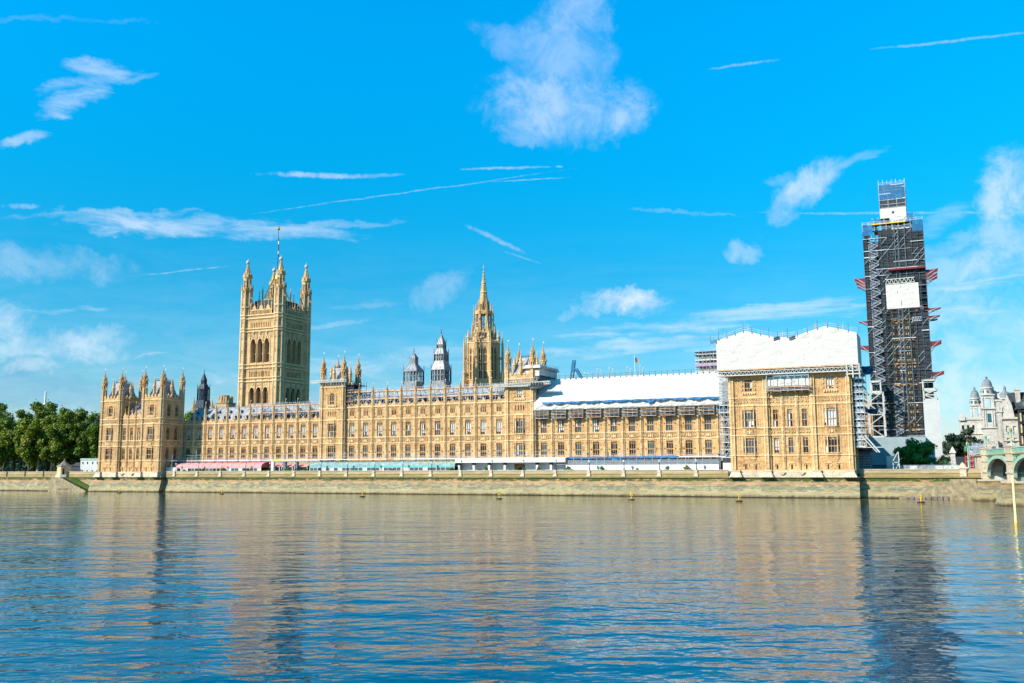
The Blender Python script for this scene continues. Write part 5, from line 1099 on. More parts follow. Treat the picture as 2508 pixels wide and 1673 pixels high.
# buoys
bp = thing('marker_buoy', 'yellow cross-topped marker buoy on a dark float', 'buoy', (0, 0, 0), 'yellow buoys moored off the terrace'); mb = MB()
mb.lathe(0, 0, [(.7, -.2), (.85, .0), (.8, .12), (.3, .2)], 'black_iron', 10); mb.build('float', bp); mb = MB(); mb.pr(0, 0, .15, 1.05, .13, .09, 'yellow_paint', 8); mb.build('mast', bp)
mb = MB(); mb.beam((-.36, 0, .95), (.36, 0, 1.65), .17, 'yellow_paint'); mb.beam((.36, 0, .95), (-.36, 0, 1.65), .17, 'yellow_paint'); mb.beam((0, -.36, .95), (0, .36, 1.65), .15, 'yellow_paint'); mb.build('topmark', bp)
for i, (x, y) in enumerate(((-258.2,243.5),(-212,242),(-152.3,232.9),(-106.3,227.9),(-70.7,230),(-43.6,228.1),(-4,232.1))):
    c = bp if i == 0 else copytree(bp); c.location = (x, y, 0.03); c.rotation_euler.z = i*.35
    c['label'] = 'yellow cross-topped marker buoy on a dark float, '+('leftmost, left of the dark wall joint', 'second from left, off the pink awning', 'third from left, off the green glass pavilion', 'fourth, off the white fascia canopy', 'fifth, off the long range', 'off the right end block', 'rightmost, off the landing steps')[i]
mb = MB(); mb.pr(0, 0, -1.5, 6.6, .2, .17, 'pole_paint', 10); mb.pr(0, 0, -.3, .35, .22, .22, 'yellow_paint', 10); mb.pr(0, 0, 6.6, 6.75, .19, .1, 'pole_paint', 10); tag(mb.build('mooring_pole', None, (9.4, 149.9, 0)), 'tall pale yellow pole standing in the river near the bridge', 'pole')
# people on the deck
def person(x, y, z, rz, label, top='cloth_dark'):
    me = bpy.data.meshes.new('person'); bm = bmesh.new()
    P = [(0,0,.95),(0,0,1.2),(0,0,1.42),(0,-.01,1.52),(0,-.03,1.66),(0,-.02,1.76),(-.1,0,.9),(-.12,-.05,.5),(-.12,.02,.08),(-.12,-.14,.03),(.1,0,.9),(.12,.04,.5),(.13,.08,.08),(.13,-.08,.03),(-.2,0,1.4),(-.27,.03,1.12),(-.22,-.16,.95),(-.2,-.22,.9),(.2,0,1.4),(.27,.03,1.12),(.22,-.16,1.0),(.2,-.22,.96)]
    E_ = [(0,1),(1,2),(2,3),(3,4),(4,5),(0,6),(6,7),(7,8),(8,9),(0,10),(10,11),(11,12),(12,13),(2,14),(14,15),(15,16),(16,17),(2,18),(18,19),(19,20),(20,21)]
    rr = [.15,.16,.15,.06,.1,.07,.1,.07,.05,.04,.1,.07,.05,.04,.07,.05,.04,.04,.07,.05,.04,.04]
    vs = [bm.verts.new(p) for p in P]; [bm.edges.new((vs[a], vs[b])) for a, b in E_]; bm.to_mesh(me); bm.free()
    o = bpy.data.objects.new('person', me); COL.objects.link(o); me.materials.append(MATS[top]); o.modifiers.new('skin', 'SKIN'); sk = me.skin_vertices
    if not sk:
        bm = bmesh.new(); bm.from_mesh(me); bm.verts.layers.skin.verify(); bm.to_mesh(me); bm.free(); sk = me.skin_vertices
    for i, r in enumerate(rr): sk[0].data[i].radius = (r, r)
    sk[0].data[0].use_root = True; o.modifiers.new('smooth', 'SUBSURF').levels = 1; o.location = (x, y, z); o.rotation_euler.z = rz
    q = MB(); q.lathe(0, -.02, [(.1, 1.68), (.13, 1.72), (.11, 1.82), (.04, 1.87)], 'hi_vis', 8); q.build('helmet', o)
    return tag(o, label, 'person')
person(-94.9, 265.8, 10.96, .6, 'person in dark clothes bending at the rail of the scaffold deck, left of two others')
person(-88.6, 266.0, 10.96, -.8, 'person in dark clothes before a window in the middle of the long range')
person(-86.9, 265.7, 10.96, 2.2, 'person in dark clothes on the scaffold deck, rightmost of the three')
# ------------------------------------------------------------------ octagonal central tower
def octagon_tower():
    o = thing('octagonal_tower', 'octagonal stone lantern tower with tall crocketed spire behind the central range', 'tower', (-165.9, 341, 0))
    R0 = 6.6; mb = MB(); ap = R0*math.cos(math.pi/8); side = 2*R0*math.sin(math.pi/8)
    for k in range(8):
        a = math.pi/4*k+math.pi/8*0; ang = a+math.pi/2
        # face whose outward normal is direction a ; rotate so a vertex faces the river
        nd = a+math.pi/8; cx, cy = ap*math.cos(nd), ap*math.sin(nd); fa = nd+math.pi/2
        c, q = math.cos(fa), math.sin(fa); mb.fr = (fa, cx-side/2*c, cy-side/2*q)
        hs = [(side/2-1.55, side/2-.3, 43.2, 56.3), (side/2+.3, side/2+1.55, 43.2, 56.3)]
        mb.wall(0, side, 28, 58, hs, 'stone_tower', t=.8)
        for s in (-1, 1):
            x = side/2+s*.93
            for zz in (46.6, 49.9, 53.2): mb.box(x-.62, x+.62, .2, .5, zz-.16, zz+.16, 'stone_tower')
            mb.box(x-.07, x+.07, .2, .5, 43.2, 56.3, 'stone_tower')
            for sg in (-1, 1): mb.quad([(x+sg*.63,.1,54.9),(x+sg*.63,.1,56.3),(x,.1,56.3),(x+sg*.25,.1,55.9)], 'stone_tower')
        ribs(mb, .35, side-.35, 38.5, 42.8, 8); ribs(mb, .35, side-.35, 56.5, 57.8, 8)
        for z in (38, 42.9, 57.9): mb.box(0, side, -.22, .02, z, z+.3, 'stone_pale')
        for i in range(7): mb.box(.3+i*.7, .65+i*.7, -.15, .2, 58.2, 59.1, 'stone_tower')
        for s in (-1, 1):
            x = side/2+s*.93; gb = None
    mb.fr = (0, 0, 0); mb.build('wall', o)
    g = MB(); g.pr(0, 0, 43, 56.4, 6.0, 6.0, 'glass_dark', 8, math.pi/8*0); go = g.build('glass', o)
    b = MB(); b.pr(0, 0, 30, 60.5, .62, .5, 'stone_tower'); b.pr(0, 0, 60.5, 63.6, .5, .05, 'stone_tower')
    for z in (38, 43, 50, 57.9, 60.5): b.pr(0, 0, z, z+.35, .8, .7, 'stone_pale')
    b = b.mesh('buttress'); f = MB(); f.pr(0, 0, 28, 46, .9, .6, 'stone_tower'); f.pr(0, 0, 46, 57, .42, .36, 'stone_tower'); f.pr(0, 0, 57, 61, .4, .04, 'stone_tower'); f.pr(0, 0, 61, 62.6, .05, .05, 'white_finial', 4)
    for z in (39, 46, 52): f.pr(0, 0, z, z+.3, .9 if z < 47 else .55, .7 if z < 47 else .5, 'stone_pale')
    f.beam((-1.6, 0, 52.6), (-.2, 0, 51.4), .3, 'stone_tower'); f.beam((-1.9, 0, 47.2), (-.2, 0, 43), .6, 'stone_tower'); f = f.mesh('flying_buttress')
    for k in range(8):
        a = k*math.pi/4; child('buttress', b, o, (R0*math.cos(a), R0*math.sin(a), 0)); child('flying_buttress', f, o, (8.3*math.cos(a), 8.3*math.sin(a), 0), a)
    # cone, upper lantern, spire
    r = MB(); r.pr(0, 0, 58.2, 63.4, 5.9, 3.3, 'stone_soot', 8, 0)
    for k in range(8):
        a = k*math.pi/4+math.pi/8; x, y = 4.6*math.cos(a), 4.6*math.sin(a); r.pr(x, y, 60, 62.3, .75, .7, 'stone_soot', 4, a+math.pi/4); r.pr(x, y, 62.3, 64, .8, .05, 'stone_soot', 4, a+math.pi/4); r.pr(x+.25*math.cos(a), y+.25*math.sin(a), 60.6, 62, .4, .4, 'cloth_dark', 4, a+math.pi/4)
        a = k*math.pi/4; r.pr(4.9*math.cos(a), 4.9*math.sin(a), 58, 64.5, .3, .25, 'stone_tower', 6); r.pr(4.9*math.cos(a), 4.9*math.sin(a), 64.5, 67, .28, .03, 'stone_tower', 6)
    r.build('roof', o)
    l = MB(); R1 = 3.2
    for k in range(8):
        a = k*math.pi/4; l.pr(R1*math.cos(a), R1*math.sin(a), 62.5, 71.2, .42, .38, 'stone_tower'); l.pr(R1*math.cos(a), R1*math.sin(a), 71, 75, .36, .03, 'stone_tower')
        l.pr(4.3*math.cos(a), 4.3*math.sin(a), 60, 70, .2, .16, 'stone_tower', 6); l.pr(4.3*math.cos(a), 4.3*math.sin(a), 70, 74, .2, .02, 'stone_tower', 6); l.beam((4.3*math.cos(a), 4.3*math.sin(a), 67), (3.3*math.cos(a), 3.3*math.sin(a), 69), .22, 'stone_tower')
        a2 = a+math.pi/8; x, y = R1*.93*math.cos(a2), R1*.93*math.sin(a2); l.pr(x, y, 63, 70, .1, .1, 'stone_tower', 4)
        l.beam((R1*math.cos(a), R1*math.sin(a), 66.6), (R1*math.cos(a+math.pi/4), R1*math.sin(a+math.pi/4), 66.6), .35, 'stone_tower'); l.beam((R1*math.cos(a), R1*math.sin(a), 64), (R1*math.cos(a+math.pi/4), R1*math.sin(a+math.pi/4), 64), .9, 'stone_tower')
        l.beam((R1*math.cos(a), R1*math.sin(a), 70.6), (R1*math.cos(a+math.pi/4), R1*math.sin(a+math.pi/4), 70.6), 1.3, 'stone_tower')
    l.pr(0, 0, 71, 71.5, 3.6, 3.5, 'stone_pale'); l.pr(0, 0, 71.5, 75.2, 2.3, 2.0, 'stone_tower')
    for k in range(8): a = k*math.pi/4+.2; l.pr(2.25*math.cos(a), 2.25*math.sin(a), 71.5, 76.2, .3, .1, 'stone_tower', 5); l.pr(2.1*math.cos(a+.4), 2.1*math.sin(a+.4), 72, 74.2, .3, .3, 'stone_dark', 4)
    l.build('lantern', o)
    s = MB(); s.pr(0, 0, 75, 87.5, 1.75, .22, 'stone_tower', 8)
    for k in range(8):
        a = k*math.pi/4+math.pi/8
        for j in range(14): t = j/14; rr = 1.75-1.5*t; s.pr(rr*math.cos(a), rr*math.sin(a), 75.2+12*t, 75.6+12*t, .16, .05, 'stone_soot', 4)
    for z, rr in ((79.2, 1.5), (83.2, 1.0)): s.pr(0, 0, z, z+.35, rr, rr*.9, 'stone_pale')
    s.lathe(0, 0, [(.3, 87.4), (.5, 87.8), (.2, 88.2), (.08, 88.4), (.06, 89.2)], 'stone_soot'); s.lathe(0, 0, [(.08, 89.2), (.3, 89.6), (.1, 90.0), (.05, 90.8)], 'white_finial', 6); s.build('spire', o)
octagon_tower()
# ------------------------------------------------------------------ lead ventilation towers
def vent(name, label, x, y, w, tiers, zb, m='lead_grey', open_=True, fin=3.0):
    o = thing(name, label, 'roof turret', (x, y, 0)); mb = MB()
    for i, (z0, z1, w0, w1, kind) in enumerate(tiers):
        a, b = w0/2, w1/2
        if kind == 'cap': mb.frus(-a, a, -a, a, z0, -b, b, -b, b, z1, m); [mb.beam((sx*a*t, sy*a*t2, z0), (sx*b*t, sy*b*t2, z1), .16, m) for sx, sy, t, t2 in ((1,-1,1,1),(-1,-1,1,1),(1,-1,.33,1),(-1,-1,.33,1),(1,-1,1,.33),(1,1,1,.33),(1,1,1,1))]
        elif kind == 'solid': mb.box(-a, a, -a, a, z0, z1, m); [mb.box(-a+j*w0/6-.06, -a+j*w0/6+.06, -a-.08, -a, z0, z1, m) for j in range(7)]; [mb.box(a, a+.08, -a+j*w0/6-.06, -a+j*w0/6+.06, z0, z1, m) for j in range(7)]
        else:
            mb.box(-a+.5, a-.5, -a+.5, a-.5, z0, z1, 'steel_dark') if kind == 'louvre' else [mb.box(px-.12, px+.12, py-.12, py+.12, z0, z1, 'iron_blue') for px in (-a*.4, a*.4) for py in (-a*.4, a*.4)]
            for j in range(5):
                t = -a+.15+j*(2*a-.3)/4
                for p in ((t, -a+.15), (t, a-.15), (-a+.15, t), (a-.15, t)): mb.box(p[0]-.15, p[0]+.15, p[1]-.15, p[1]+.15, z0, z1, m)
            zz = (z0+z1)/2; mb.box(-a, a, -a, -a+.2, zz-.15, zz+.1, m); mb.box(a-.2, a, -a, a, zz-.15, zz+.1, m); mb.box(-a-.1, a+.1, -a-.1, a+.1, z1-.3, z1, m)
            if kind == 'louvre':
                for j in range(8): q = z0+.2+j*(z1-z0-.5)/8; mb.box(-a+.3, a-.3, -a+.35, -a+.5, q, q+.12, m)
        if kind in ('open', 'louvre'):
            for px in (-a-.1, a+.1):
                for py in (-a-.1, a+.1): mb.pr(px, py, z0-1, z1+1.4, .16, .12, m, 6); mb.pr(px, py, z1+1.4, z1+2.4, .14, .02, 'iron_blue', 4)
            for j in range(1, 4): mb.pr(-a+j*w0/4, -a, z1, z1+.9, .1, .02, m, 4); mb.pr(a, -a+j*w0/4, z1, z1+.9, .1, .02, m, 4)
    zt = tiers[-1][1]; mb.box(-tiers[0][2]/2-.3, tiers[0][2]/2+.3, -tiers[0][2]/2-.3, tiers[0][2]/2+.3, 20, zb, 'stone_soot'); mb.build('body', o)
    f = MB(); f.pr(0, 0, zt-.3, zt+fin, .12, .03, 'iron_blue', 5); f.pr(0, 0, zt+.5, zt+.8, .22, .22, 'iron_blue', 6); f.pr(0, 0, zt+1.4, zt+1.6, .2, .2, 'iron_blue', 6); f.build('finial', o); return o
vent('ventilation_tower', 'open lead ventilation turret, shorter of two left of the octagonal tower', -186.9, 321.0, 5.6, [(36, 41.8, 5.6, 5.6, 'solid'), (41.8, 46.0, 5.7, 5.7, 'open'), (46.0, 48.8, 6.0, 2.4, 'cap'), (48.8, 51.2, 2.4, 2.4, 'solid'), (51.2, 53.2, 2.7, .3, 'cap')], 36, fin=2.6)
vent('ventilation_tower', 'louvred grey ventilation turret, taller of two left of the octagonal tower', -174.6, 321.0, 5.4, [(36, 41.6, 5.4, 5.4, 'solid'), (41.6, 46.0, 5.6, 5.6, 'louvre'), (46.0, 49.4, 5.8, 4.0, 'cap'), (49.4, 52.2, 4.0, 4.0, 'louvre'), (52.2, 54.4, 4.2, 2.5, 'cap'), (54.4, 56.0, 2.5, 2.5, 'louvre'), (56.0, 60.0, 2.8, .25, 'cap')], 36, fin=2.2)
vent('dark_lantern', 'dark grey lantern turret right of the left end block, below the square tower', -294.3, 322.0, 5.2, [(32, 38, 5.2, 4.0, 'cap'), (38, 43.2, 3.5, 3.5, 'louvre'), (43.2, 45.2, 3.7, 2.0, 'cap'), (45.2, 47, 1.7, 1.7, 'solid'), (47, 50, 1.8, .15, 'cap')], 32, m='iron_blue', fin=2.0)
o = thing('stone_chimney', 'squat stone ventilation tower just left of the tall square tower', 'chimney tower', (-281.6, 322, 0)); mb = MB()
mb.box(-2.9, 2.9, -2.9, 2.9, 20, 36.4, 'stone_soot'); mb.pr(0, 0, 36.3, 39.0, 3.0, 2.6, 'stone_soot'); mb.box(-3.1, 3.1, -3.1, 3.1, 36, 36.5, 'stone_dark'); mb.pr(0, 0, 38.9, 39.8, 1.6, 1.6, 'stone_dark')
for k in range(8): a = k*math.pi/4; mb.pr(2.75*math.cos(a), 2.75*math.sin(a), 36.6, 39.4, .35, .3, 'stone', 4)
mb.build('wall', o)
for i, (x, h) in enumerate(((-299.5, 39.5), (-289.2, 38.6))):
    pm = pinnacle(.9, 6.0, m='stone_soot').build('pinnacle_shaft', None, (x, 322, h-6)); tag(pm, ('dark', 'pale')[i]+' small stone pinnacle '+('left', 'right')[i]+' of the dark lantern turret', 'pinnacle')
pm = pinnacle(.55, 9, m='stone').mesh('pinnacle')
for x, z in ((-123.4,43.6),(-122.3,43.4),(-118.8,43.6),(-117.6,43.2),(-113.7,44.8),(-112.4,44.2),(-109,45),(-107.7,44.5),(-102.1,44.9),(-100.9,44.2),(-97.3,45.1),(-96.1,44.4)):
    child('pinnacle', pm, bk, (x+285, 330-281, z-10.2))
mb = MB(); mb.box(2+155, 195, 47, 62, 6.2, 36, 'stone_soot'); mb.frus(157, 195, 47, 62, 36, 158, 194, 53, 56, 41, 'slate'); mb.build('wall', bk)
# flag and cranes behind
o = thing('flagpole', 'white flagpole rising behind the long white sheet', 'flagpole', (-99.1, 330, 0)); mb = MB(); mb.pr(0, 0, 36, 48.9, .12, .08, 'white_paint', 6); mb.pr(0, 0, 48.9, 49.1, .16, .1, 'gilding', 6); mb.build('pole', o)
o2 = thing('flag', 'blue and gold flag flying behind the long white sheet', 'flag', (-99.0, 330, 46.3)); mb = MB()
for k, m_ in enumerate(('tarp_red', 'flag_blue', 'flag_gold')):
    cloth(mb, lambda u, v, k=k: (.1+.46*k+.46*u, .1*math.sin((k+u)*2.4), 1.7*v-.35*(k+u)), 5, 5, .1, m_, 1)
s_ = mb.build('cloth', o2); s_.modifiers.new('thickness', 'SOLIDIFY').thickness = .03
def crane(label, x, y, pts):
    o = thing('tower_crane', label, 'crane', (x, y, 0)); mb = MB(); mb.box(-1.2, 1.2, -1.2, 1.2, 6, 12, 'slatted_grey')
    for a, b in ((-1,-1),(1,-1),(1,1),(-1,1)): mb.beam((a, b, 12), (a, b, pts[0][2]), .3, 'crane_blue')
    for i in range(20): z = 12+(pts[0][2]-12)*i/20; mb.beam((-1, -1, z), (1, -1, z+(pts[0][2]-12)/20), .2, 'crane_blue')
    mb.box(-2, 2, -2, 2, pts[0][2]-2, pts[0][2], 'crane_blue'); mb.build('mast', o); mb = MB()
    p, q = Vector(pts[0]), Vector(pts[1]); side = Vector((0, 1.6, 0))
    lattice(mb, p, q, 1.6, 'crane_blue', 2.0, .28, up=(1, 0, 0)); lattice(mb, p+side, q+side, 1.6, 'crane_blue', 2.0, .28, up=(1, 0, 0)); mb.build('jib', o); return o
crane('blue lattice crane jib standing steeply behind the long white sheet', -211.5, 560, [(-.5, 0, 58), (2.2, 0, 76.0)])
crane('blue crane jib leaning left, shorter of the two behind the long white sheet', -202.0, 560, [(0, 0, 60), (-6.3, 0, 70.5)])
o = thing('scaffolded_turret', 'block wrapped in scaffolding just left of the tall sheeting box', 'scaffolding', (-69.8, 300, 0))
scaffold(o, 0, 7.2, 0, 7, 34, [36.4+1.9*i for i in range(5)], 1.2, 'steel_pipe', 'plank_pale', .1, 31, 1.2, .8, thick=.25)
mb = MB(); mb.box(1, 6.4, 1, 6, 20, 43.6, 'stone_soot'); mb.build('wall', o); mb = MB()
for z in (36.6, 40.2): mb.box(0, 7.2, -.14, -.1, z, z+1.0, 'net_pink')
for i in range(14): mb.beam((i*.52, -.1, 43.9), (i*.52, -.1, 45), .1, 'steel_dark')
mb.box(-.2, 7.4, -.1, 7, 43.8, 43.95, 'steel_dark'); mb.box(-.2, 7.4, -.1, 7, 44.9, 45.0, 'steel_dark'); mb.build('net', o)
mb = MB(); mb.lathe(0, 0, [(9, 6), (7, 70), (5, 86), (4.5, 88), (6, 88.5), (3, 90), (2.6, 96), (1.3, 97), (1.1, 112), (.3, 113)], 'far_white', 12); tag(mb.build('broadcast_mast', None, (-1098, 900, 0)), 'slim white mast far away above the garden trees', 'mast')
# ------------------------------------------------------------------ scaffolded clock tower
ct = thing('clock_tower', 'stone clock tower hidden inside dark scaffolding at the right', 'clock tower', (-9.0, 326.6, 0)); mb = MB(); w_ = 6.3
mb.box(-w_, w_, -w_, w_, 6.2, 72, 'stone_soot')
for fr in ((0, -w_, -w_), (math.pi/2, w_, -w_), (math.pi, w_, w_), (-math.pi/2, -w_, w_)):
    mb.fr = fr
    for x in (.2, 1.3, 3.1, 4.9, 6.3, 7.7, 9.5, 11.3, 12.4): mb.box(x-.22, x+.22, -.45, 0, 6.2, 58, 'stone_soot')
    for z in range(12, 60, 7): mb.box(0, 12.6, -.7, 0, z, z+.6, 'stone')
    for z in range(14, 56, 7):
        for x in (2.2, 5.6, 7.0, 10.4): mb.box(x-.3, x+.3, -.12, 0, z, z+3.6, 'cloth_dark')
mb.fr = (0, 0, 0); mb.build('wall', ct); mb = MB(); mb.frus(-w_, w_, -w_, w_, 72, -3, 3, -3, 3, 84, 'slate_dark'); mb.box(-3, 3, -3, 3, 84, 88, 'steel_dark'); mb.frus(-3.2, 3.2, -3.2, 3.2, 88, -.2, .2, -.2, .2, 100, 'slate_dark'); mb.build('roof', ct)
cs = thing('clock_tower_scaffold', 'dark scaffolding wrapping the clock tower from hoarding to tip', 'scaffolding', (-18.0, 317.8, 0))
def ctscaf():
    fm = MB(); bd = MB(); nt = MB(); rnd = random.Random(77); W_ = 17.9; D_ = 17.9
    def block(x0, x1, y0, y1, z0, z1, dx=1.75, dz=2.05, front=True, m='steel_dark', pale='steel_pipe', bp=.9):
        nx = round((x1-x0)/dx); zs = []; z = z0
        while z < z1+.01: zs.append(z); z += dz
        for i in range(nx+1):
            x = x0+(x1-x0)*i/nx
            fm.beam((x, y0, z0), (x, y0, z1+.8+rnd.random()*.7), .15, m); fm.beam((x, y1, z0), (x, y1, z1+.8), .12, m); fm.beam((x, y0+1.4, z0), (x, y0+1.4, z1), .12, m)
        for i in range(round((y1-y0)/dx)+1):
            y = y0+(y1-y0)*i/round((y1-y0)/dx)
            for x in (x0, x1): fm.beam((x, y, z0), (x, y, z1+.8), .12, m)
        for z in zs:
            if rnd.random() < bp:
                a = x0; 
                while a < x1-.1:
                    b = min(x1, a+rnd.choice((1.75, 3.5, 5.25, 7))); 
                    if rnd.random() < .82: bd.box(a, b, y0-.12, y0+.02, z, z+rnd.choice((.12, .18, .26)), rnd.choice(('steel_pipe', 'steel_dark', 'plank_grey', 'steel_dark', 'slatted_grey', 'plank_pale')))
                    a = b
            bd.box(x0, x1, y0+.05, y0+1.3, z, z+.07, 'plank_grey'); bd.box(x0, x0+1.3, y0, y1, z, z+.07, 'plank_grey'); bd.box(x1-1.3, x1, y0, y1, z, z+.07, 'plank_grey'); bd.box(x1-.02, x1+.1, y0, y1, z, z+.16, 'steel_pipe'); bd.box(x0-.1, x0+.02, y0, y1, z, z+.16, 'steel_pipe')
            for k in (.55, 1.05):
                fm.beam((x0, y0-.05, z+k), (x1, y0-.05, z+k), .09, m); fm.beam((x0, y0, z+k), (x0, y1, z+k), .09, m); fm.beam((x1, y0, z+k), (x1, y1, z+k), .09, m)
            for i in range(nx):
                if rnd.random() < .22: a, b = x0+(x1-x0)*i/nx, x0+(x1-x0)*(i+1)/nx; fm.beam((a, y0-.04, z), (b, y0-.04, z+dz), .1, pale)
                if rnd.random() < .035: a = x0+(x1-x0)*i/nx; bd.box(a, a+1.2, y0+.3, y0+.5, z+.1, z+rnd.uniform(.5, 1.3), rnd.choice(('plank_grey', 'slatted_grey', 'tarp_red', 'plank_grey', 'tarp_blue')))
    block(0, W_, 0, D_, 17.2, 81.2)
    block(0, W_, .3, D_-.3, 83.3, 85.4, m='steel_pipe'); block(3, 15.4, 2, 16, 85.5, 87.2, m='steel_pipe')
    block(5.4, 13.3, 4, 14, 94.2, 99.6, 1.3, .95, m='steel_pipe', pale='steel_white', bp=1); 
    # pale pair of hoist rails
    for x in (9.4, 10.4, 12.4): fm.beam((x, -.15, 22), (x, -.15, 84), .16, 'slatted_grey')
    for z in range(23, 84, 2): bd.box(9.4, 10.4, -.2, -.1, z, z+.1, 'slatted_grey')
    # netting
    def net(x0, x1, y, z0, z1, m): nt.box(x0, x1, y, y+.05, z0, z1, m)
    net(0, 1.2, .2, 17.2, 81, 'net_dark'); net(4.6, 5.9, .25, 17.2, 83, 'net_dark')
    net(5.9, W_, .3, 66, 84.5, 'net_dark'); net(5.9, W_, 1.5, 58, 84.5, 'net_dark'); net(13.5, W_, .3, 17.2, 57, 'net_dark')
    for x in (0, W_): nt.box(x-.03, x+.03, .2, D_, 17.2, 81, 'net_dark')
    for z0, z1 in ((66.5, 69), (71, 73.4), (75.5, 77.6), (79.6, 82.2)): net(5.9, 15.8, .2, z0, z1, 'net_dark')
    net(0, 3, .1, 82, 85.2, 'net_blue'); net(14.8, W_, .1, 82, 85.6, 'net_blue'); net(2.8, 5.5, 1.9, 85.4, 87.4, 'net_blue'); net(13.3, 15.4, 1.9, 85.6, 88.6, 'net_blue'); nt.box(W_, W_+.1, 4, 12, 30, 66, 'net_blue')
    nt.box(.3, 5.9, 1.6, 1.7, 17.2, 80, 'net_dark'); nt.box(5.5, 13.2, 3.9, 3.95, 94.4, 99.3, 'net_blue')
    fm.build('frame', cs); bd.build('boards', cs); nt.build('netting', cs)
    # stairs
    def stairs(x0, x1, z0, z1, y):
        st = MB(); z = z0; s = 1
        while z < z1-1.2:
            a, b = (x0, x1) if s > 0 else (x1, x0)
            st.beam((a, y, z), (b, y, z+1.55), .14, 'steel_pipe'); st.beam((a, y, z+1.0), (b, y, z+2.55), .08, 'steel_pipe')
            for t in (.2, .4, .6, .8): st.beam((a+(b-a)*t, y, z+1.55*t), (a+(b-a)*t, y, z+1.55*t+1), .05, 'steel_dark')
            if s > 0: st.add([(a, y+.3, z), (b, y+.3, z+1.55), (b, y+.3, z+2.55), (a, y+.3, z+1.0)], [(0,1,2,3)], 'net_grey'); st.add([(a, y+.3, z+1.0), (b, y+.3, z+2.55), (a, y+.3, z+2.6)], [(0,1,2)], 'net_grey')
            z += 1.55; s = -s
        return st.build('staircase', cs)
    stairs(1.4, 4.4, 24, 80.5, -.25); stairs(6.6, 9.3, 17.3, 33, -.25)
    q = MB(); cloth(q, lambda u, v: (6.0+9.6*u, -.25, 57.5+7.9*v), 20, 14, .12, 'white_sheet', .5); q.box(6.0, 15.6, -.15, .1, 60.2, 60.28, 'steel_pipe'); q.box(6.0, 15.6, -.1, .3, 57.5, 65.4, 'white_cladding'); q.build('white_sheet', cs)
    q = MB(); q.box(5.4, 13.3, 3.7, 14.2, 88.0, 91.3, 'white_sheet'); q.box(9.0, 9.7, 3.64, 3.7, 89.4, 90.1, 'dark_hoarding'); cloth(q, lambda u, v: (8.2+5.2*u, 3.6, 85.9+2.3*v), 10, 6, .2, 'white_sheet', 1); q.build('white_sheet', cs)
    q = MB(); q.box(5.4, 13.3, 3.7, 14.2, 91.35, 94.0, 'dark_hoarding'); [q.box(5.35, 13.35, 3.6, 14.25, z, z+.14, 'steel_pipe') for z in (91.4, 92.5, 94.0)]; [q.box(x, x+.12, 3.6, 3.7, 91.3, 94, 'steel_pipe') for x in (5.4, 8, 10.6, 13.2)]; q.build('dark_band', cs)
    q = MB(); lattice(q, (6, -.3, 65.5), (14.6, -.3, 65.6), 1.5, 'steel_white', 1.25, .15); q.build('truss', cs); q = MB(); lattice(q, (13.2, -.2, 53.2), (16.0, -.2, 53.2), 1.2, 'steel_pipe', .8, .1); q.build('truss', cs); q = MB(); q.box(2.9, 12.9, -.1, 0, 85.3, 85.6, 'yellow_paint'); q.build('yellow_edge', cs)
    q = MB(); q.box(7.2, W_, -1.3, 0, 69.7, 70.3, 'tarp_red'); q.beam((14.5, -.3, 57.3), (W_, -.3, 57.3), .35, 'tarp_red'); q.build('loading_deck', cs)
    # projecting tarpaulin fans
    def fan(x, z, w, h, m='tarp_red', d=4.0, under=None):
        q = MB(); s = 1 if w > 0 else -1
        top_ = lambda u: z+h*.16*u-.12*h*math.sin(math.pi*u)
        cloth(q, lambda u, v: (x+w*u, .1, top_(u)-h*(1-v)*(.95-.25*u)), 10, 4, .06, m, .8)
        def P(u, v): return (x+w*u, .2+d*v, z+h*(.16*u)-(.12*h*math.sin(math.pi*u)))
        cloth(q, P, 10, 6, .08, m, .8); cloth(q, lambda u, v: (x+w*u, .2, z+h*(.16*u)-(.12*h*math.sin(math.pi*u))-h*.5*(1-v)*(.5+.5*(1-u))), 10, 3, .05, m, .8); cloth(q, lambda u, v: (x+w, .2+d*u, z+.16*h-h*.5*(1-v)), 8, 3, .05, m, .8)
        for y in (0, d*.5, d): q.beam((x, y, z-h*1.1), (x+w, y, z+h*.18), .1, 'steel_white'); q.beam((x, y, z-h*1.6), (x+w*.7, y, z-h*.1), .08, 'steel_pipe')
        q.beam((x+w, 0, z+h*.18), (x+w, d, z+h*.18), .12, 'steel_pipe')
        if under: cloth(q, lambda u, v: (x+w*.8*u, .3+d*v, z-h*.9-.3*h*math.sin(math.pi*u)), 8, 4, .05, under, .8)
        q.build('debris_fan', cs)
    fan(W_, 69.3, 3.5, 1.6, under='tarp_blue'); fan(W_, 67.9, 3.3, 1.5); fan(W_, 66.8, 3.2, 1.2); fan(0, 68.2, -3.2, 1.6); fan(0, 66.9, -2.8, 1.4); fan(0, 65.6, -2.5, 1.0)
    fan(W_, 57, 3.6, .9); fan(W_, 54.6, 3.2, 1.0, under='tarp_blue'); fan(W_, 46.6, 3.2, 2.0); fan(W_, 37.0, 3.4, 1.7); fan(0, 54.2, -2.6, 1.0); fan(0, 46.3, -2.8, 1.8)
ctscaf()
o = thing('access_tower', 'tall white clad access shaft with open steel frames on the right of the clock tower', 'site tower', (-3.1, 312.0, 0)); mb = MB()
mb.box(0, 4.5, 0, 5, 6.2, 27.9, 'white_cladding')
for z in range(8, 28, 2): mb.box(-.02, 4.52, -.03, 0, z, z+.05, 'white_paint')
for x in (1.1, 2.25, 3.4): mb.box(x, x+.04, -.03, 0, 6.2, 27.9, 'white_paint')
mb.build('cladding', o)
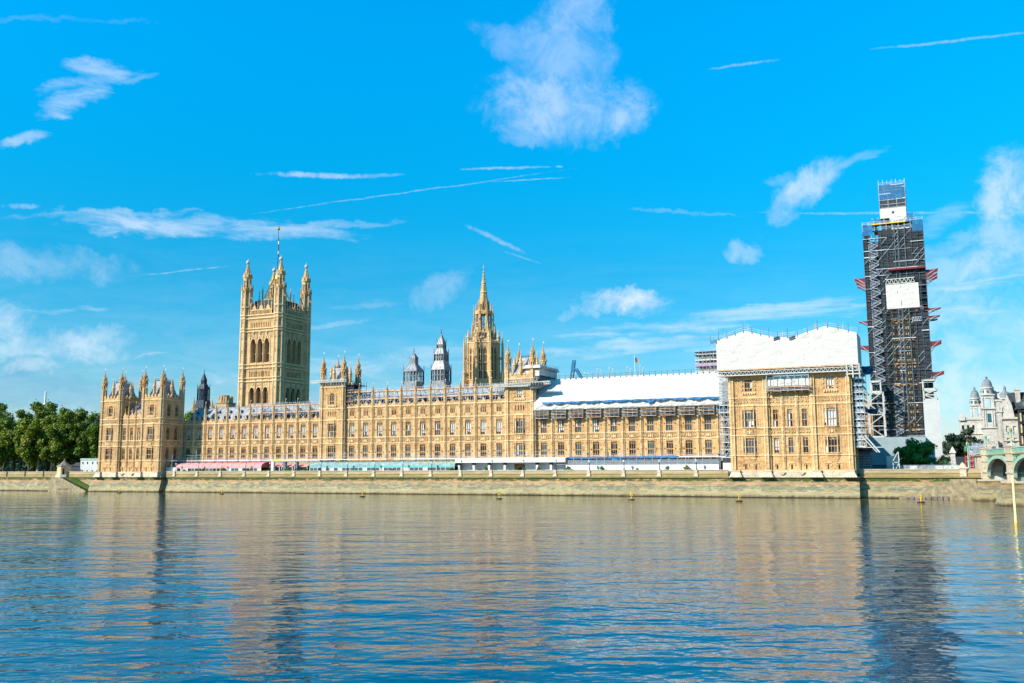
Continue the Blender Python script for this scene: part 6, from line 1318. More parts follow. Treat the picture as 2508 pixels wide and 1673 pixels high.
def frame(o, x0, x1, y0, y1, z0, z1, m='steel_white', w=.45, br=1):
    q = MB()
    for x in (x0, x1):
        for y in (y0, y1): q.beam((x, y, z0), (x, y, z1), w, m)
    for z in (z0+w/2, z1-w/2):
        for y in (y0, y1): q.beam((x0, y, z), (x1, y, z), w, m)
        for x in (x0, x1): q.beam((x, y0, z), (x, y1, z), w, m)
    for k in range(br):
        za, zb = z0+(z1-z0)*k/br, z0+(z1-z0)*(k+1)/br
        a, b = (x0, x1) if k % 2 else (x1, x0); q.beam((a, y0, za), (b, y0, zb), w*.6, m); q.beam((x0, y0, zb), (x1, y0, zb), w*.6, m)
    q.build('steel_frame', o)
frame(o, .3, 4.2, .3, 4.7, 27.9, 31.1, br=2); frame(o, .2, 3.8, .6, 4.6, 31.1, 34.2, br=0)
q = MB(); q.box(.1, 4, .4, 4.8, 34.2, 34.45, 'plank_grey'); q.build('deck', o)
o = thing('steel_gantry', 'pale open steel frame on the left foot of the clock tower scaffolding', 'steel frame', (-18.9, 310.5, 0))
frame(o, 0, 4.6, 0, 5, 16.8, 30.8, br=4, w=.42); frame(o, 1.2, 4.0, 1, 5, 30.8, 34.2, br=0, w=.4); q = MB(); q.box(1, 4.2, .8, 6, 34.2, 34.4, 'plank_pale'); q.build('deck', o)
o = thing('site_hoarding', 'tall grey panelled hoarding round the clock tower foot behind the round tree', 'hoarding', (-19.6, 309.0, 6.2)); mb = MB()
mb.box(0, 16.6, 0, 20, 0, 10.6, 'grey_cladding'); [mb.box(0, 16.6, -.03, 0, z, z+.05, 'white_cladding') for z in (2, 4, 6, 8)]; [mb.box(x, x+.04, -.03, 0, 0, 10.6, 'white_cladding') for x in (3, 6.4, 9.8, 13.2)]; mb.build('panel', o)
mb = MB(); mb.beam((0, -1, 2.5), (9, -1, 2.5), .3, 'white_cladding'); mb.box(0, 9, -.8, -.6, 0, 2.3, 'slatted_grey'); mb.build('railing', o)
mb = MB(); mb.box(-7, 3.5, 0, 12, 6.2, 26, 'stone_soot'); [mb.box(-7+i*1.5, -6.7+i*1.5, -.3, 0, 6.2, 26, 'stone') for i in range(7)]; [mb.box(-6.2+i*3, -5.3+i*3, -.05, .1, z, z+3.5, 'glass_dark') for i in range(3) for z in (10, 16, 21)]
mb.box(-7, 3.5, -.4, 0, 25.6, 26.2, 'stone_pale'); mb.frus(-7, 3.5, 0, 12, 26, -5, 1.5, 4, 8, 30, 'slate'); mb.pr(-4.6, 0, 20, 29.5, .7, .6, 'stone'); mb.pr(-4.6, 0, 29.5, 33, .6, .05, 'stone')
tag(mb.build('stone_gatehouse', None, (-15.8, 334, 0)), 'stone palace block half hidden behind the pale steel frame', 'building')
# ------------------------------------------------------------------ right bank furniture
o = thing('timber_shed', 'dark slatted site shed in the shade right of the right end block', 'shed', (-20.2, 268.5, 6.2)); mb = MB(); mb.box(0, 4.0, 0, 6, 0, 5.8, 'slatted_grey'); [mb.box(0, 4.0, -.06, 0, z, z+.12, 'steel_pipe') for z in (.6, 1.3, 2.0, 2.7, 3.4, 4.1, 4.8)]; mb.build('wall', o); mb = MB(); mb.box(-.8, 4.4, -.8, 7, 5.8, 7.1, 'dark_hoarding'); mb.build('roof', o)
o = thing('white_container', 'white container box with railing beside the triangular frame', 'container', (-12.4, 269.5, 6.25)); mb = MB(); mb.box(0, 2.6, 0, 5, 0, 4.5, 'white_cladding'); mb.build('body', o); mb = MB(); [mb.beam((0, -.4, z), (2.4, -.4, z), .08, 'steel_pipe') for z in (1.4, 2.0)]; [mb.beam((x, -.4, 0), (x, -.4, 2.1), .08, 'steel_pipe') for x in (0, .8, 1.6, 2.4)]; mb.build('railing', o)
o = thing('prop_frame', 'white triangular steel prop frame on the river wall', 'steel frame', (-10.7, 265.5, 6.25)); mb = MB(); [mb.beam(a, b, .2, 'steel_white') for a, b in (((0,0,0),(0,0,3.2)),((0,0,3.2),(1.35,0,5.6)),((1.35,0,5.6),(1.55,0,0)),((0,0,2.8),(1.5,0,2.8)),((0,0,0),(1.5,0,2.8)),((0,0,.1),(1.6,0,.1)),((1.35,0,5.6),(1.35,1.4,0)))]; mb.build('frame', o)
o = thing('site_fence', 'panelled fence hung with grey-white sheeting before the round tree', 'fence', (-8.9, 266.5, 6.2)); mb = MB(); rnd = random.Random(6)
for i in range(7): a = i*2.0; cloth(mb, lambda u, v, a=a: (a+.08+1.84*u, 0, .2+1.75*v+.08*math.sin(3*u)), 8, 5, .12, rnd.choice(('white_cladding', 'plastic_film', 'plastic_film')), 1.2)
mb.box(0, 14, .25, .3, 0, 1.9, 'slatted_grey'); mb.build('sheet', o); mb = MB(); [mb.beam((i*2.0, -.05, 0), (i*2.0, -.05, 2.15), .1, 'steel_pipe') for i in range(8)]; mb.beam((0, -.05, 2.1), (14, -.05, 2.1), .07, 'steel_pipe'); mb.build('posts', o)
for i, x in enumerate((3.6, 8.1)):
    mb = MB(); mb.box(-.55, .55, -.55, .55, 0, 5.2, 'portland'); mb.box(-.75, .75, -.75, .75, 0, 1.2, 'portland'); mb.frus(-.85, .85, -.85, .85, 5.2, -.7, .7, -.7, .7, 5.6, 'portland'); mb.frus(-.65, .65, -.65, .65, 5.6, -.15, .15, -.15, .15, 6.7, 'portland'); mb.pr(0, 0, 6.6, 7.0, .15, .03, 'portland', 6)
    tag(mb.build('gate_pier', None, (x, 273, 6.2)), ('white stone gate pier with pyramid cap beside the black railings', 'right white stone gate pier, beside the film-wrapped scaffold')[i], 'gate pier')
o = thing('iron_railing', 'tall black iron railings between the stone gate piers', 'railing', (-.5, 273, 6.2)); mb = MB(); [mb.beam((i*.3, 0, 0), (i*.3, 0, 4.2+.2*(i % 2)), .09, 'black_iron') for i in range(30)]; [mb.beam((0, 0, z), (8.9, 0, z), .1, 'black_iron') for z in (.4, 3.9)]; mb.build('bars', o)
mb = MB(); mb.box(0, 4.5, 0, .1, 0, 4.2, 'dark_hoarding'); mb.box(4.5, 5.6, -.05, .1, 0, 4.5, 'stone_dark'); tag(mb.build('dark_gate', None, (4.3, 272, 6.2)), 'dark brown site gate left of the film-wrapped scaffold', 'gate')
o = thing('film_scaffold', 'scaffold wrapped in grey plastic film beside the bridge end', 'scaffolding', (8.3, 269.0, 6.2)); scaffold(o, -.9, 2.7, 0, 3, 0, [1.6, 3.2, 4.8, 6.6], .9, 'steel_pipe', 'plank_pale', .1, 51, .9, .7); mb = MB(); cloth(mb, lambda u, v: (.1+2.5*u, -.12, .2+7.2*v), 8, 14, .12, 'plastic_film', 1.2); mb.build('film', o)
mb = MB(); [mb.beam((i*.55, 0, 0), (i*.55, 0, 4.6), .14, 'red_paint') for i in range(4)]; [mb.beam((0, 0, z), (1.7, 0, z), .1, 'steel_pipe') for z in (1.2, 3.0)]; mb.pr(.3, -.1, .8, 1.6, .5, .5, 'steel_pipe', 8); tag(mb.build('pipe_rack', None, (6.4, 268.5, 6.2)), 'upright red and grey pipes beside the film-wrapped scaffold', 'pipes')
o = thing('wall_pedestal', 'stone pedestal with domed cap on the river wall near the bridge', 'pedestal', (5.5, 260.4, 5.5)); mb = MB(); mb.box(-.75, .75, -.55, .8, 0, 2.1, 'granite_pale'); mb.box(-.95, .95, -.7, .9, 1.9, 2.2, 'granite_pale'); mb.build('base', o); mb = MB(); mb.frus(-.8, .8, -.6, .8, 2.2, -.4, .4, -.3, .5, 3.2, 'granite_pale'); mb.pr(0, .1, 3.1, 3.5, .3, .1, 'granite_pale', 8); mb.build('cap', o)
def green_lamp(x, y, z, h, label, grp='ornate green and gold bridge lamps'):
    o = thing('bridge_lamp', label, 'street lamp', (x, y, z), grp); mb = MB()
    mb.pr(0, 0, 0, .5, .32, .26, 'bridge_green', 8); mb.lathe(0, 0, [(.2, .5), (.16, h*.35), (.24, h*.38), (.13, h*.42), (.1, h*.7), (.2, h*.73), (.1, h*.76)], 'bridge_green', 8); mb.pr(0, 0, h*.36, h*.4, .26, .26, 'gilding', 8); mb.pr(0, 0, h*.5, h*.62, .14, .14, 'gilding', 8); mb.build('post', o)
    mb = MB(); mb.pr(0, 0, h*.76, h*.92, .22, .36, 'copper_green', 6); mb.pr(0, 0, h*.92, h, .38, .06, 'gilding', 6); mb.build('lantern', o)
    for s in (-1, 1): q = MB(); q.beam((0, 0, h*.66), (s*.5, 0, h*.66), .07, 'bridge_green'); q.pr(s*.5, 0, h*.66, h*.78, .14, .2, 'copper_green', 6); q.pr(s*.5, 0, h*.78, h*.83, .22, .03, 'copper_green', 6); q.build('side_lantern', o)
    return o
green_lamp(10.6, 250.4, 11.1, 4.1, 'green and gold lamp at the very end of the bridge, nearest the palace')
green_lamp(14.1, 221.0, 11.9, 4.0, 'green and gold lamp above the second bridge pier')
green_lamp(6.9, 262.5, 7.2, 6.9, 'green and gold lamp on the bank before the film-wrapped scaffold')
# ------------------------------------------------------------------ bridge
BA = math.atan2(-29.3, 3.5)
br = thing('arch_bridge', 'pale green arched iron road bridge with stone piers, cut by the right edge', 'bridge', (10.6, 250.2, 0), rz=BA)
def arch_span(x0, x1, idx):
    n = 20; zs, zc = 5.4, 9.75; pts = []
    for i in range(n+1): t = math.pi*i/n; pts.append(((x0+x1)/2-(x1-x0)/2*math.cos(t), zs+(zc-zs)*math.sin(t)**.8))
    q = MB()
    for (a, za), (b, zb) in zip(pts, pts[1:]):
        q.quad([(a,0,za),(b,0,zb),(b,0,10.4),(a,0,10.4)], 'bridge_green'); q.quad([(a,0,za),(b,0,zb),(b,-.0,zb),(a,0,za)], 'bridge_green')
    q.build('spandrel', br); q = MB()
    for (a, za), (b, zb) in zip(pts, pts[1:]): q.beam((a,-.12,za+.3), (b,-.12,zb+.3), .7, 'bridge_green'); q.beam((a,-.16,za+.75), (b,-.16,zb+.75), .22, 'bridge_green')
    q.build('arch_rib', br); q = MB()
    for y in (3.2, 6.6, 10, 13.4, 16.8, 20.2, 23.6):
        for (a, za), (b, zb) in zip(pts, pts[1:]): q.beam((a,y,za+.3), (b,y,zb+.3), .55, 'bridge_dark')
        q.build('arch_rib', br) if False else None
    for x in range(int(x0)+2, int(x1), 2): q.beam((x, 0, 9.9), (x, 26, 9.9), .4, 'bridge_dark')
    q.build('inner_ribs', br); q = MB()
    # spandrel tracery: shield and ring mouldings in the corners
    for x, s in ((x0+1.6, 1), (x1-1.6, -1)): q.pr(x, -.15, 8.6, 9.6, .5, .4, 'copper_green', 6); q.beam((x-1, -.12, 10.2), (x+1.2, -.12, 10.2), .14, 'copper_green'); q.beam((x-s*1.0, -.12, 10.2), (x-s*1.0, -.12, 7.2), .14, 'copper_green'); q.beam((x-s*1.0, -.12, 7.2), (x+s*1.6, -.12, 10.1), .14, 'copper_green')
    q.build('tracery', br)
arch_span(1.5, 27.8, 0); arch_span(31.2, 59, 1)
q = MB(); q.box(-18, 62, -.25, 26, 10.4, 10.7, 'bridge_green'); q.box(-18, 62, -.4, -.2, 10.45, 10.62, 'gilding'); q.box(-18, 62, .3, 25.7, 10.7, 10.95, 'road'); q.build('deck', br)
q = MB(); q.box(0, 62, -.3, -.05, 10.7, 11.75, 'bridge_green'); q.box(0, 62, -.42, .05, 11.7, 11.9, 'bridge_green')
for i in range(60): q.box(.3+i, .75+i, -.34, -.29, 10.95, 11.55, 'copper_green')
q.build('parapet', br); q = MB(); q.box(0, 62, 25.8, 26.1, 10.7, 11.9, 'bridge_green'); q.build('parapet', br)
for i, x in enumerate((0, 29.5, 59.5)):
    q = MB(); w_ = .95 if i == 0 else 1.25; q.box(x-w_, x+w_, -1.1, 26.5, 4.8, 10.6, 'granite_pale'); q.box(x-w_-.15, x+w_+.15, -1.25, 26.6, 9.0, 9.35, 'granite_pale'); q.box(x-w_-.15, x+w_+.15, -1.25, .4, 10.6, 12.0, 'granite_pale'); q.box(x-w_-.3, x+w_+.3, -1.4, .5, 12.0, 12.25, 'granite_pale'); q.box(x-w_-.2, x+w_+.2, -1.3, 26.6, 6.5, 6.8, 'granite_pale')
    q.frus(x-w_-2, x+w_+2, -4, 28, -1.5, x-w_-.7, x+w_+.7, -2, 27, 4.6, 'river_wall'); q.box(x-w_-.8, x+w_+.8, -2.2, 27, 4.5, 4.9, 'granite_pale'); q.build('pier', br)
q = MB(); q.box(-18, .2, 0, 26, 5, 10.4, 'granite_pale'); q.build('abutment', br)

for x in (.96, 30.76): q = MB(); q.box(x, x+.06, .3, 25.5, 4.7, 8.0, 'glass_green' if x > 2 else 'white_cladding'); q.build('hoarding_panel', br); q = MB(); q.quad([(1,25,5),(60,25,5),(60,25,10.4),(1,25,10.4)], 'bridge_green'); q.build('far_spandrel', br)
o = thing('road_sign', 'round red and white road sign on the bridge end', 'road sign', (12.3, 252.5, 10.9)); mb = MB(); mb.pr(0, 0, 0, 1.6, .05, .05, 'black_iron', 6); mb.build('post', o); me_ = MB()
def disc(mb, r, y, m): mb.slab([(r*math.cos(2*math.pi*i/16), y, r*math.sin(2*math.pi*i/16)) for i in range(16)], .04, m)
disc(me_, .5, 0, 'red_paint'); disc(me_, .34, -.04, 'white_paint'); me_.box(-.24, .24, -.06, -.03, -.05, .05, 'red_paint'); me_.build('plate', o, (0, -.1, 1.3))
o = thing('traffic_light', 'traffic light showing red on the bridge end', 'traffic light', (13.9, 251.5, 10.9)); mb = MB(); mb.pr(0, 0, 0, 2.2, .06, .06, 'black_iron', 6); mb.build('post', o); mb = MB(); mb.box(-.22, .22, -.25, .1, 1.3, 2.5, 'black_iron'); mb.pr(0, -.3, 2.1, 2.35, .14, .14, 'red_paint', 8); mb.build('head', o)
# ------------------------------------------------------------------ white offices beyond
def office():
    o = thing('domed_office_block', 'white stone office building with two domed corner towers', 'building', (15, 420, 6.2)); dz = -6.2; mb = MB()
    mb.box(-6.0, 4, 4, 14, 0, 20.5, 'portland'); mb.box(-6.3, 4.3, 3.6, 14, 20.2, 21.3, 'portland'); mb.box(-6.2, -4.0, 3.2, 8, 20, 22.8, 'portland'); mb.box(3, 18, 6, 40, 0, 18, 'portland')
    mb.box(-6.3, 4.3, 3.6, 14, 14.4, 14.8, 'portland'); [mb.box(-5.4+i*1.9, -4.6+i*1.9, 3.92, 4, z, z+1.8, 'glass_dark') for i in range(3) for z in (8, 11.5, 16.3)]; mb.build('wall', o)
    def dt(x, y, w, z, lab):
        t = MB(); h = w/2
        t.box(x-h*1.25, x+h*1.25, y-h*1.25, y+h*1.25, 0, z-20, 'portland'); t.box(x-h*1.5, x+h*1.5, y-h*1.5, y+h*1.5, z-20.4, z-19.8, 'portland')
        t.box(x-h*1.1, x+h*1.1, y-h*1.1, y+h*1.1, z-19.8, z-12.6, 'portland')
        for sx in (-.95, -.6, .6, .95): t.pr(x+sx*h, y-h*1.15, z-19.5, z-13, .2, .18, 'portland', 6); t.pr(x+h*1.15, y+sx*h, z-19.5, z-13, .2, .18, 'portland', 6)
        t.box(x-h*.35, x+h*.35, y-h*1.13, y-h, z-18, z-14.6, 'glass_teal'); t.box(x-h*1.4, x+h*1.4, y-h*1.4, y+h*1.4, z-12.8, z-12.2, 'portland')
        for sx in (-.72, .72):
            for sy in (-.72, .72): t.box(x+sx*h-.55, x+sx*h+.55, y+sy*h-.55, y+sy*h+.55, z-12.2, z-7.6, 'portland'); t.pr(x+sx*h*1.35, y+sy*h*1.35, z-12.2, z-8.4, .35, .3, 'portland', 6); t.pr(x+sx*h*1.35, y+sy*h*1.35, z-8.4, z-7.2, .5, .05, 'portland', 6)
        t.box(x-h, x+h, y-h, y+h, z-8.4, z-7.2, 'portland'); t.box(x-h*1.25, x+h*1.25, y-h*1.25, y+h*1.25, z-7.3, z-6.9, 'portland')
        t.pr(x, y, z-6.9, z-4.5, h*1.12, h*1.05, 'portland', 12)
        for k in range(8): a = k*math.pi/4; t.pr(x+h*1.05*math.cos(a), y+h*1.05*math.sin(a), z-6.2, z-5.2, .38, .38, 'glass_mid', 8)
        t.pr(x, y, z-4.5, z-4.1, h*1.3, h*1.25, 'portland', 12); t.build('tower', o)
        d = MB(); d.lathe(x, y, [(h*1.15, z-4.1), (h*.95, z-3.2), (h*.95, z-3.0), (h*.85, z-2.0), (h*.6, z-1.1), (h*.25, z-.7), (h*.2, z-.2), (h*.3, z), (.05, z+.5)], 'dome_grey', 14); d.build('dome', o)
    dt(4.6, 1.0, 4.0, 36.9, ''); dt(.2, 6.5, 3.3, 33.2, '')
    q = MB()
    for a, b, zt in ((6.6, 8.8, 31.0), (8.8, 11.6, 28.0), (11.6, 13.6, 24.5)):
        q.box(a, b, 1.5, 7, 0, zt, 'portland')
        for z in (zt, zt-4, zt-9.5, zt-14): q.box(a-.3, b+.3, 1.0, 7, z, z+.55, 'portland')
        q.box(a+.7, a+1.5, 1.44, 1.5, zt-8.5, zt-5.5, 'glass_dark'); q.box(a+.7, a+1.5, 1.44, 1.5, zt-13, zt-10.5, 'glass_dark')
        for x in (a+.25, b-.25): q.pr(x, 1.4, zt-9, zt-4.2, .2, .18, 'portland', 6); q.pr(x, 1.6, zt+.5, zt+1.5, .3, .05, 'portland', 6)
    q.build('stepped_wing', o)
    # street front receding towards the river
    mb = MB(); mb.fr = (-1.18, 7.0, 2.5); hs = [(2+i*3.1, 3.2+i*3.1, z, z+2.2) for i in range(8) for z in (4, 8.2, 11.4, 16.0)]
    mb.wall(0, 28, 0, 22, hs, 'portland', t=.4, bm='glass_dark'); mb.box(0, 28, -1.0, .3, 20.2, 21.4, 'portland'); mb.box(0, 28, -.5, .3, 14.4, 14.9, 'portland'); mb.box(0, 28, .1, .5, 21.4, 22.8, 'portland')
    for i in range(9): mb.pr(.6+i*3.1, -.3, 2.4, 20, .36, .3, 'portland', 8); mb.box(.1+i*3.1, 1.1+i*3.1, -.6, .3, 21.2, 24.6 if i % 2 == 0 else 22.9, 'portland')
    mb.fr = (0, 0, 0); mb.build('street_front', o)
    mb = MB(); mb.box(8.5, 14.5, 11, 17, 15, 26.5, 'portland'); mb.build('wall', o); d = MB(); d.lathe(11.6, 14, [(2.9, 26.4), (2.9, 28.0), (2.65, 28.2), (2.5, 29.4), (2.0, 30.9), (1.2, 31.8), (.6, 32.0), (.5, 33.2), (.7, 33.3), (.4, 33.8), (.06, 34.6)], 'dome_grey', 16); d.build('dome', o)
office()
o = thing('corner_office_block', 'white stone corner building with dark slate roof behind the bridge lamp', 'building', (19.3, 336, 6.2)); o.scale = (.9, .9, .93); mb = MB()
hs = [(1+i*2.2, 2.0+i*2.2, z, z+1.9) for i in range(5) for z in (4.5, 9.4, 13.4)]; mb.wall(0, 14, 0, 17.6, hs, 'portland', t=.4, bm='glass_dark'); mb.box(-.3, 14, -.6, .2, 17.6, 18.3, 'portland'); mb.box(-.2, 14, -.4, .2, 10.2, 10.6, 'portland'); mb.box(0, 14, .45, 20, 0, 17.5, 'portland'); mb.box(-.05, 0, 0, 20, 0, 17.5, 'portland'); mb.box(-1.6, .0, -.2, 3, 0, 24, 'portland'); mb.box(-1.9, .3, -.5, 3.2, 20, 20.6, 'portland'); mb.box(-1.9, .3, -.5, 3.2, 23.8, 24.4, 'portland')
mb.slab([(.2,-.1,18.3),(4.0,-.1,18.3),(3.3,-.1,22.5),(2.0,-.1,26.0),(.8,-.1,22.5)], .8, 'portland'); mb.build('wall', o); mb = MB(); mb.frus(0, 14, 0, 20, 18, 3, 11, 5, 15, 27, 'slate_dark'); mb.build('roof', o)
for x in (4.9, 8.4): q = MB(); q.box(x, x+1.5, 3, 5, 16, 28.0, 'portland'); q.box(x-.2, x+1.7, 2.8, 5.2, 27.6, 28.2, 'portland'); q.build('chimney', o)
o = thing('dark_office_block', 'dark bronze framed modern building cut by the right edge', 'building', (23.6, 326, 6.2)); mb = MB(); mb.box(0, 22, 0, 20, 0, 19, 'dark_hoarding')
for i in range(14): mb.box(i*1.5, i*1.5+.35, -.8, 0, 2, 19, 'stone_pale' if i % 2 == 0 else 'black_iron')
for z in (4, 7.5, 11, 14.5, 18): mb.box(-.3, 22, -1.1, 0, z, z+.7, 'black_iron'); [mb.box(.45+i*1.5, 1.4+i*1.5, -.15, 0, z+.9, z+2.8, 'glass_teal') for i in range(14)]
mb.build('wall', o); mb = MB(); mb.frus(-1, 23, -1.6, 21, 19, 5, 18, 6, 14, 27, 'slate_dark'); [mb.box(1+i*2.2, 1.8+i*2.2, -.6+i*0, 1, 20, 21.2, 'slatted_grey') for i in range(9)]; mb.build('roof', o)
# ------------------------------------------------------------------ trees
LEAFS = {}
def crown_mesh(key, m, rx, rz, n, size, seed, lobes=11, droop=0, m2=None, conic=0):
    if key in LEAFS: return LEAFS[key]
    rnd = random.Random(seed); L = []
    for i in range(lobes*4):
        d = Vector((rnd.gauss(0, 1), rnd.gauss(0, 1), rnd.gauss(0, 1))).normalized(); q = rnd.uniform(.45, .95)*(1+.3*mn.noise(d*1.7+Vector((seed, 0, 0))))
        sh = 1-conic*max(0, d.z*q); L.append((Vector((d.x*rx*.85*q*sh, d.y*rx*.85*q*sh, d.z*rz*.9*q)), rx*rnd.uniform(.15, .28)*(1-conic*.4*max(0, d.z))))
    L.append((Vector((0, 0, 0)), rx*.4))
    mb = MB(); tot = sum(r*r for _, r in L)
    for c, r in L:
        sz = rz/rx
        for i in range(int(n*r*r/tot)):
            d = Vector((rnd.gauss(0, 1), rnd.gauss(0, 1), rnd.gauss(0, 1))).normalized(); k = 1+.35*mn.noise((c+d*r)*.55)
            p = c+Vector((d.x*r, d.y*r, d.z*r*max(.8, min(1.5, sz*.8))))*k*(rnd.random()**.33)*(1.0 if rnd.random() < .8 else 1.3)
            nn = (d+Vector((rnd.gauss(0, .5), rnd.gauss(0, .5), rnd.gauss(0, .5)+.3))).normalized(); a = nn.orthogonal().normalized(); a = (Matrix.Rotation(rnd.uniform(0, 6.28), 3, nn) @ a); b = nn.cross(a); s = size*rnd.uniform(.55, 1.3)
            q = [p+a*s, p+b*s*.62, p-a*s*.8, p-b*s*.55-nn*s*.2]
            mb.add([tuple(v) for v in q], [(0, 1, 2), (0, 2, 3)], m2 if (m2 and rnd.random() < .3) else m)
    LEAFS[key] = mb.mesh('crown'); return LEAFS[key]
def trunk_mesh(h, r, m='bark', lean=.3, seed=0):
    mb = MB(); rnd = random.Random(seed); pts = [Vector((lean*math.sin(t*3)*t, lean*.5*math.cos(t*2)*t, h*t)) for t in (0, .2, .45, .7, 1)]
    def limb(ps, r0, r1):
        for i, (p, q) in enumerate(zip(ps, ps[1:])):
            a0 = r0+(r1-r0)*i/(len(ps)-1); a1 = r0+(r1-r0)*(i+1)/(len(ps)-1); n = 7; d = (q-p).normalized(); u = d.orthogonal().normalized(); v = d.cross(u)
            vs = [tuple(p+(u*math.cos(6.283*k/n)+v*math.sin(6.283*k/n))*a0) for k in range(n)]+[tuple(q+(u*math.cos(6.283*k/n)+v*math.sin(6.283*k/n))*a1) for k in range(n)]
            mb.add(vs, [(k, (k+1) % n, n+(k+1) % n, n+k) for k in range(n)], m)
    limb([Vector((0,0,-.2))]+pts[1:], r*1.15, r*.45)
    for i in range(6):
        a = i*1.05+rnd.random(); b = pts[2]+(pts[4]-pts[2])*rnd.random(); e = b+Vector((math.cos(a)*h*.35, math.sin(a)*h*.35, h*rnd.uniform(.2, .4))); limb([b, (b+e)/2+Vector((0,0,.4)), e], r*.4, r*.1)
    return mb.mesh('trunk')
def tree(name, label, x, y, z, crown, trunk, h, sc=(1, 1, 1), rz=0, group=None, cat='tree'):
    o = thing(name, label, cat, (x, y, z), group, rz); o.scale = sc; c = child('crown', crown, o, (0, 0, h)); child('trunk', trunk, o); return o
TM = trunk_mesh(15, .55, 'bark', .6, 1); TP = trunk_mesh(15, .5, 'bark_pale', .8, 2)
c1 = crown_mesh('a', 'leaf_green', 7.6, 10.2, 12000, .5, 1, 14, m2='leaf_yellow'); c2 = crown_mesh('b', 'leaf_yellow', 7.4, 9.8, 12000, .5, 2, 15, m2='leaf_green'); c3 = crown_mesh('c', 'leaf_green', 7.8, 10.0, 12000, .52, 3, 14)
cd_ = crown_mesh('d', 'leaf_dark', 5.6, 12.0, 9000, .5, 4, 14, conic=.6)
TL = [(-353, 268, 1.12, c2, TP, 'yellow green plane tree with pale trunk at the left edge of the photo'), (-340.5, 269, 1.08, c1, TM, 'broad green tree, second from the left edge, trunk behind an iron post'), (-328.5, 268, 1.1, c2, TP, 'yellow green tree left of the little stone hut'), (-316.2, 270, 1.04, c1, TM, 'drooping green tree directly behind the little stone hut'),
      (-368, 276, 1.25, c3, TM, 'tall tree rising behind the leftmost plane tree'), (-349, 283, 1.26, c1, TM, 'tall tree peeking over the gap between first and second trees'), (-334, 284, 1.25, c2, TM, 'tall rounded tree under the far white mast'), (-320, 286, 1.27, c3, TM, 'tallest green tree, behind the stone hut'),
      (-303, 297, 1.27, c2, TM, 'yellow green tree close to the left end block, behind the dark conifers'), (-382, 290, 1.3, c1, TM, 'big tree cut by the left edge, in the second row'), (-312, 306, 1.32, c1, TM, 'green tree behind the dark conifers'), (-293, 312, 1.28, c3, TM, 'green tree just touching the left end block'),
      (-346.5, 271, 1.1, c3, TM, 'green tree between the first and second front trees'), (-334, 272, 1.08, c2, TM, 'green tree between the second front tree and the one left of the hut'), (-322, 273, 1.1, c1, TM, 'green tree filling the gap left of the little stone hut'), (-359, 271, 1.12, c1, TM, 'front row green tree at the very left edge'), (-308.5, 275, .98, c3, TM, 'green tree between the stone hut and the conifers'),
      (-330, 306, 1.3, c3, TM, 'third row green tree behind the far mast tree'), (-350, 306, 1.3, c2, TM, 'third row yellow green tree towards the left edge'), (-372, 308, 1.35, c1, TM, 'third row green tree at the left edge')]
for i, (x, y, s, c, t, lab) in enumerate(TL): tree('broadleaf_tree', lab, x, y, 6.2, c, t, 13.2, (s, s, s), i*1.3, 'trees in the riverside gardens')
hm = MB(); rnd = random.Random(4)
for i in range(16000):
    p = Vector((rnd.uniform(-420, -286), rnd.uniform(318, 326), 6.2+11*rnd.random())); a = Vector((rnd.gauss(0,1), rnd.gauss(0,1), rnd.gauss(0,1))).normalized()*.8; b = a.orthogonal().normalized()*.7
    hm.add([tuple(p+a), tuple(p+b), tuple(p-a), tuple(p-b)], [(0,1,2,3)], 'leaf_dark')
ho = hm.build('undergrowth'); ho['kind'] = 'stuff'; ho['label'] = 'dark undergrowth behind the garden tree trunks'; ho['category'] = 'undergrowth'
cl = crown_mesh('e', 'leaf_green', 6.0, 5.2, 5000, .5, 9, 10, m2='leaf_yellow')
for i, (x, y, s, lab) in enumerate(((-345.5, 265.5, 1.0, 'low spreading green tree between the first two iron posts'), (-331.5, 266, .95, 'low green tree with hanging boughs, mid garden wall'), (-318.5, 266, .9, 'low yellow green tree beside the stone hut'))): tree('broadleaf_tree', lab, x, y, 6.2, cl, trunk_mesh(9, .4, 'bark', .4, i+5), 9.5, (s, s, s), i*2.1, 'trees in the riverside gardens')
for i, (x, y, s, lab) in enumerate(((-311, 281, 1.02, 'dark green conifer, left of the pair by the left end block'), (-302.5, 282, .88, 'dark green conifer, right of the pair by the left end block'), (-295.5, 284, .8, 'dark green conifer squeezed behind the white site cabin'))): tree('dark_tree', lab, x, y, 6.2, cd_, TM, 13, (s, s, s), i*2.0, 'dark conifers by the end block')
cb_ = crown_mesh('f', 'leaf_bush', 5.0, 4.4, 9000, .36, 12, 16)
tree('round_tree', 'low round dark green tree on the bank below the clock tower', -5.6, 285, 6.2, cb_, trunk_mesh(4, .3, 'bark', .2, 8), 4.1, (1.32, 1.2, 1.12), .4)
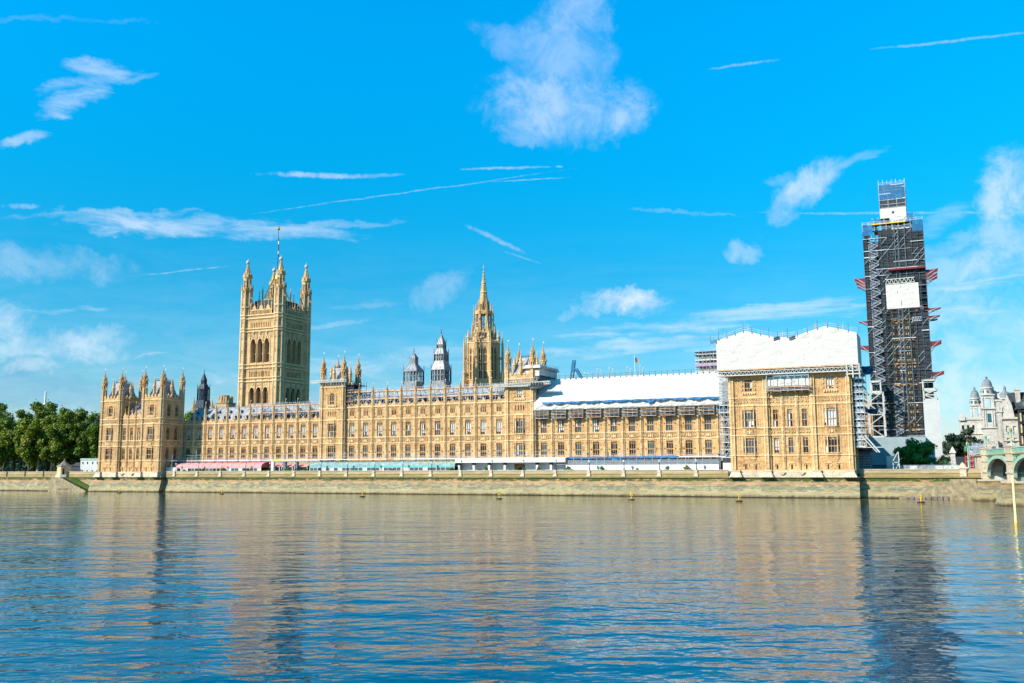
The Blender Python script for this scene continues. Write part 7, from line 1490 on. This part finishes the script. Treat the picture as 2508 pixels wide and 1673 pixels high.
tree('round_tree', 'small bush at the right foot of the round green tree by the access shaft', 1.2, 283, 6.2, cb_, trunk_mesh(2, .3, 'bark', .2, 8), 3.6, (.5, .5, .6), 1.2)
cfm = crown_mesh('g', 'leaf_far', 6, 5.6, 5000, .5, 14, 12)
for i, (x, y, s, lab) in enumerate(((5.0, 400, .9, 'far dark tree just right of the access shaft'), (9.4, 405, 1.05, 'tallest far dark tree below the white domed offices'), (13.0, 398, .75, 'far dark tree right of the gate piers, low'))): tree('far_tree', lab, x, y, 6.2, cfm, trunk_mesh(8, .4, 'bark', .3, 9), 9.2, (s, s, s*1.1), i, 'far dark trees beyond the gate')
cs_ = crown_mesh('h', 'leaf_bush', .7, .55, 420, .13, 15, 6); cy_ = crown_mesh('i', 'leaf_yellow', .7, .5, 420, .13, 16, 6); ts_ = trunk_mesh(.5, .05, 'bark', .02, 3)
for x, s, c, lab in ((-246.5, .8, cy_, 'at the left end of the pink awning'), (-239, .9, cs_, 'dark, before the pink awning'), (-228.5, 1.1, cy_, 'bright, before the middle of the pink awning'), (-218, .8, cs_, 'near the right end of the pink awning'), (-201.0, 1.3, cs_, 'largest, between the small pink awnings'), (-197.6, .8, cy_, 'right of the largest bush by small awnings'), (-193.8, 1.0, cs_, 'at the left end of the green glass pavilion'), (-160, .7, cs_, 'before the middle of the green glass pavilion'),
      (-138.3, 1.0, cy_, 'at the left end of the white canopy'), (-126.4, 1.1, cs_, 'palm-like, under the white canopy'), (-116.5, .6, cy_, 'in the archway of the white canopy'), (-113.6, .8, cs_, 'right of the archway under the white canopy'), (-109.0, 1.0, cy_, 'under the right part of the white canopy'), (-99.5, 1.1, cs_, 'at the left end of the white hoarding'), (-89.0, 1.1, cs_, 'second along the white hoarding'), (-78.5, .7, cy_, 'low and pale along the white hoarding'), (-69.8, .9, cs_, 'fourth along the white hoarding'), (-64.2, 1.2, cy_, 'widest and bright near the teal arched door')):
    tree('potted_bush', 'small terrace bush '+lab, x, 261.25, 6.9, c, ts_, .7, (s*1.35, s*1.2, s*1.2), x, 'bushes along the terrace wall', 'bush')
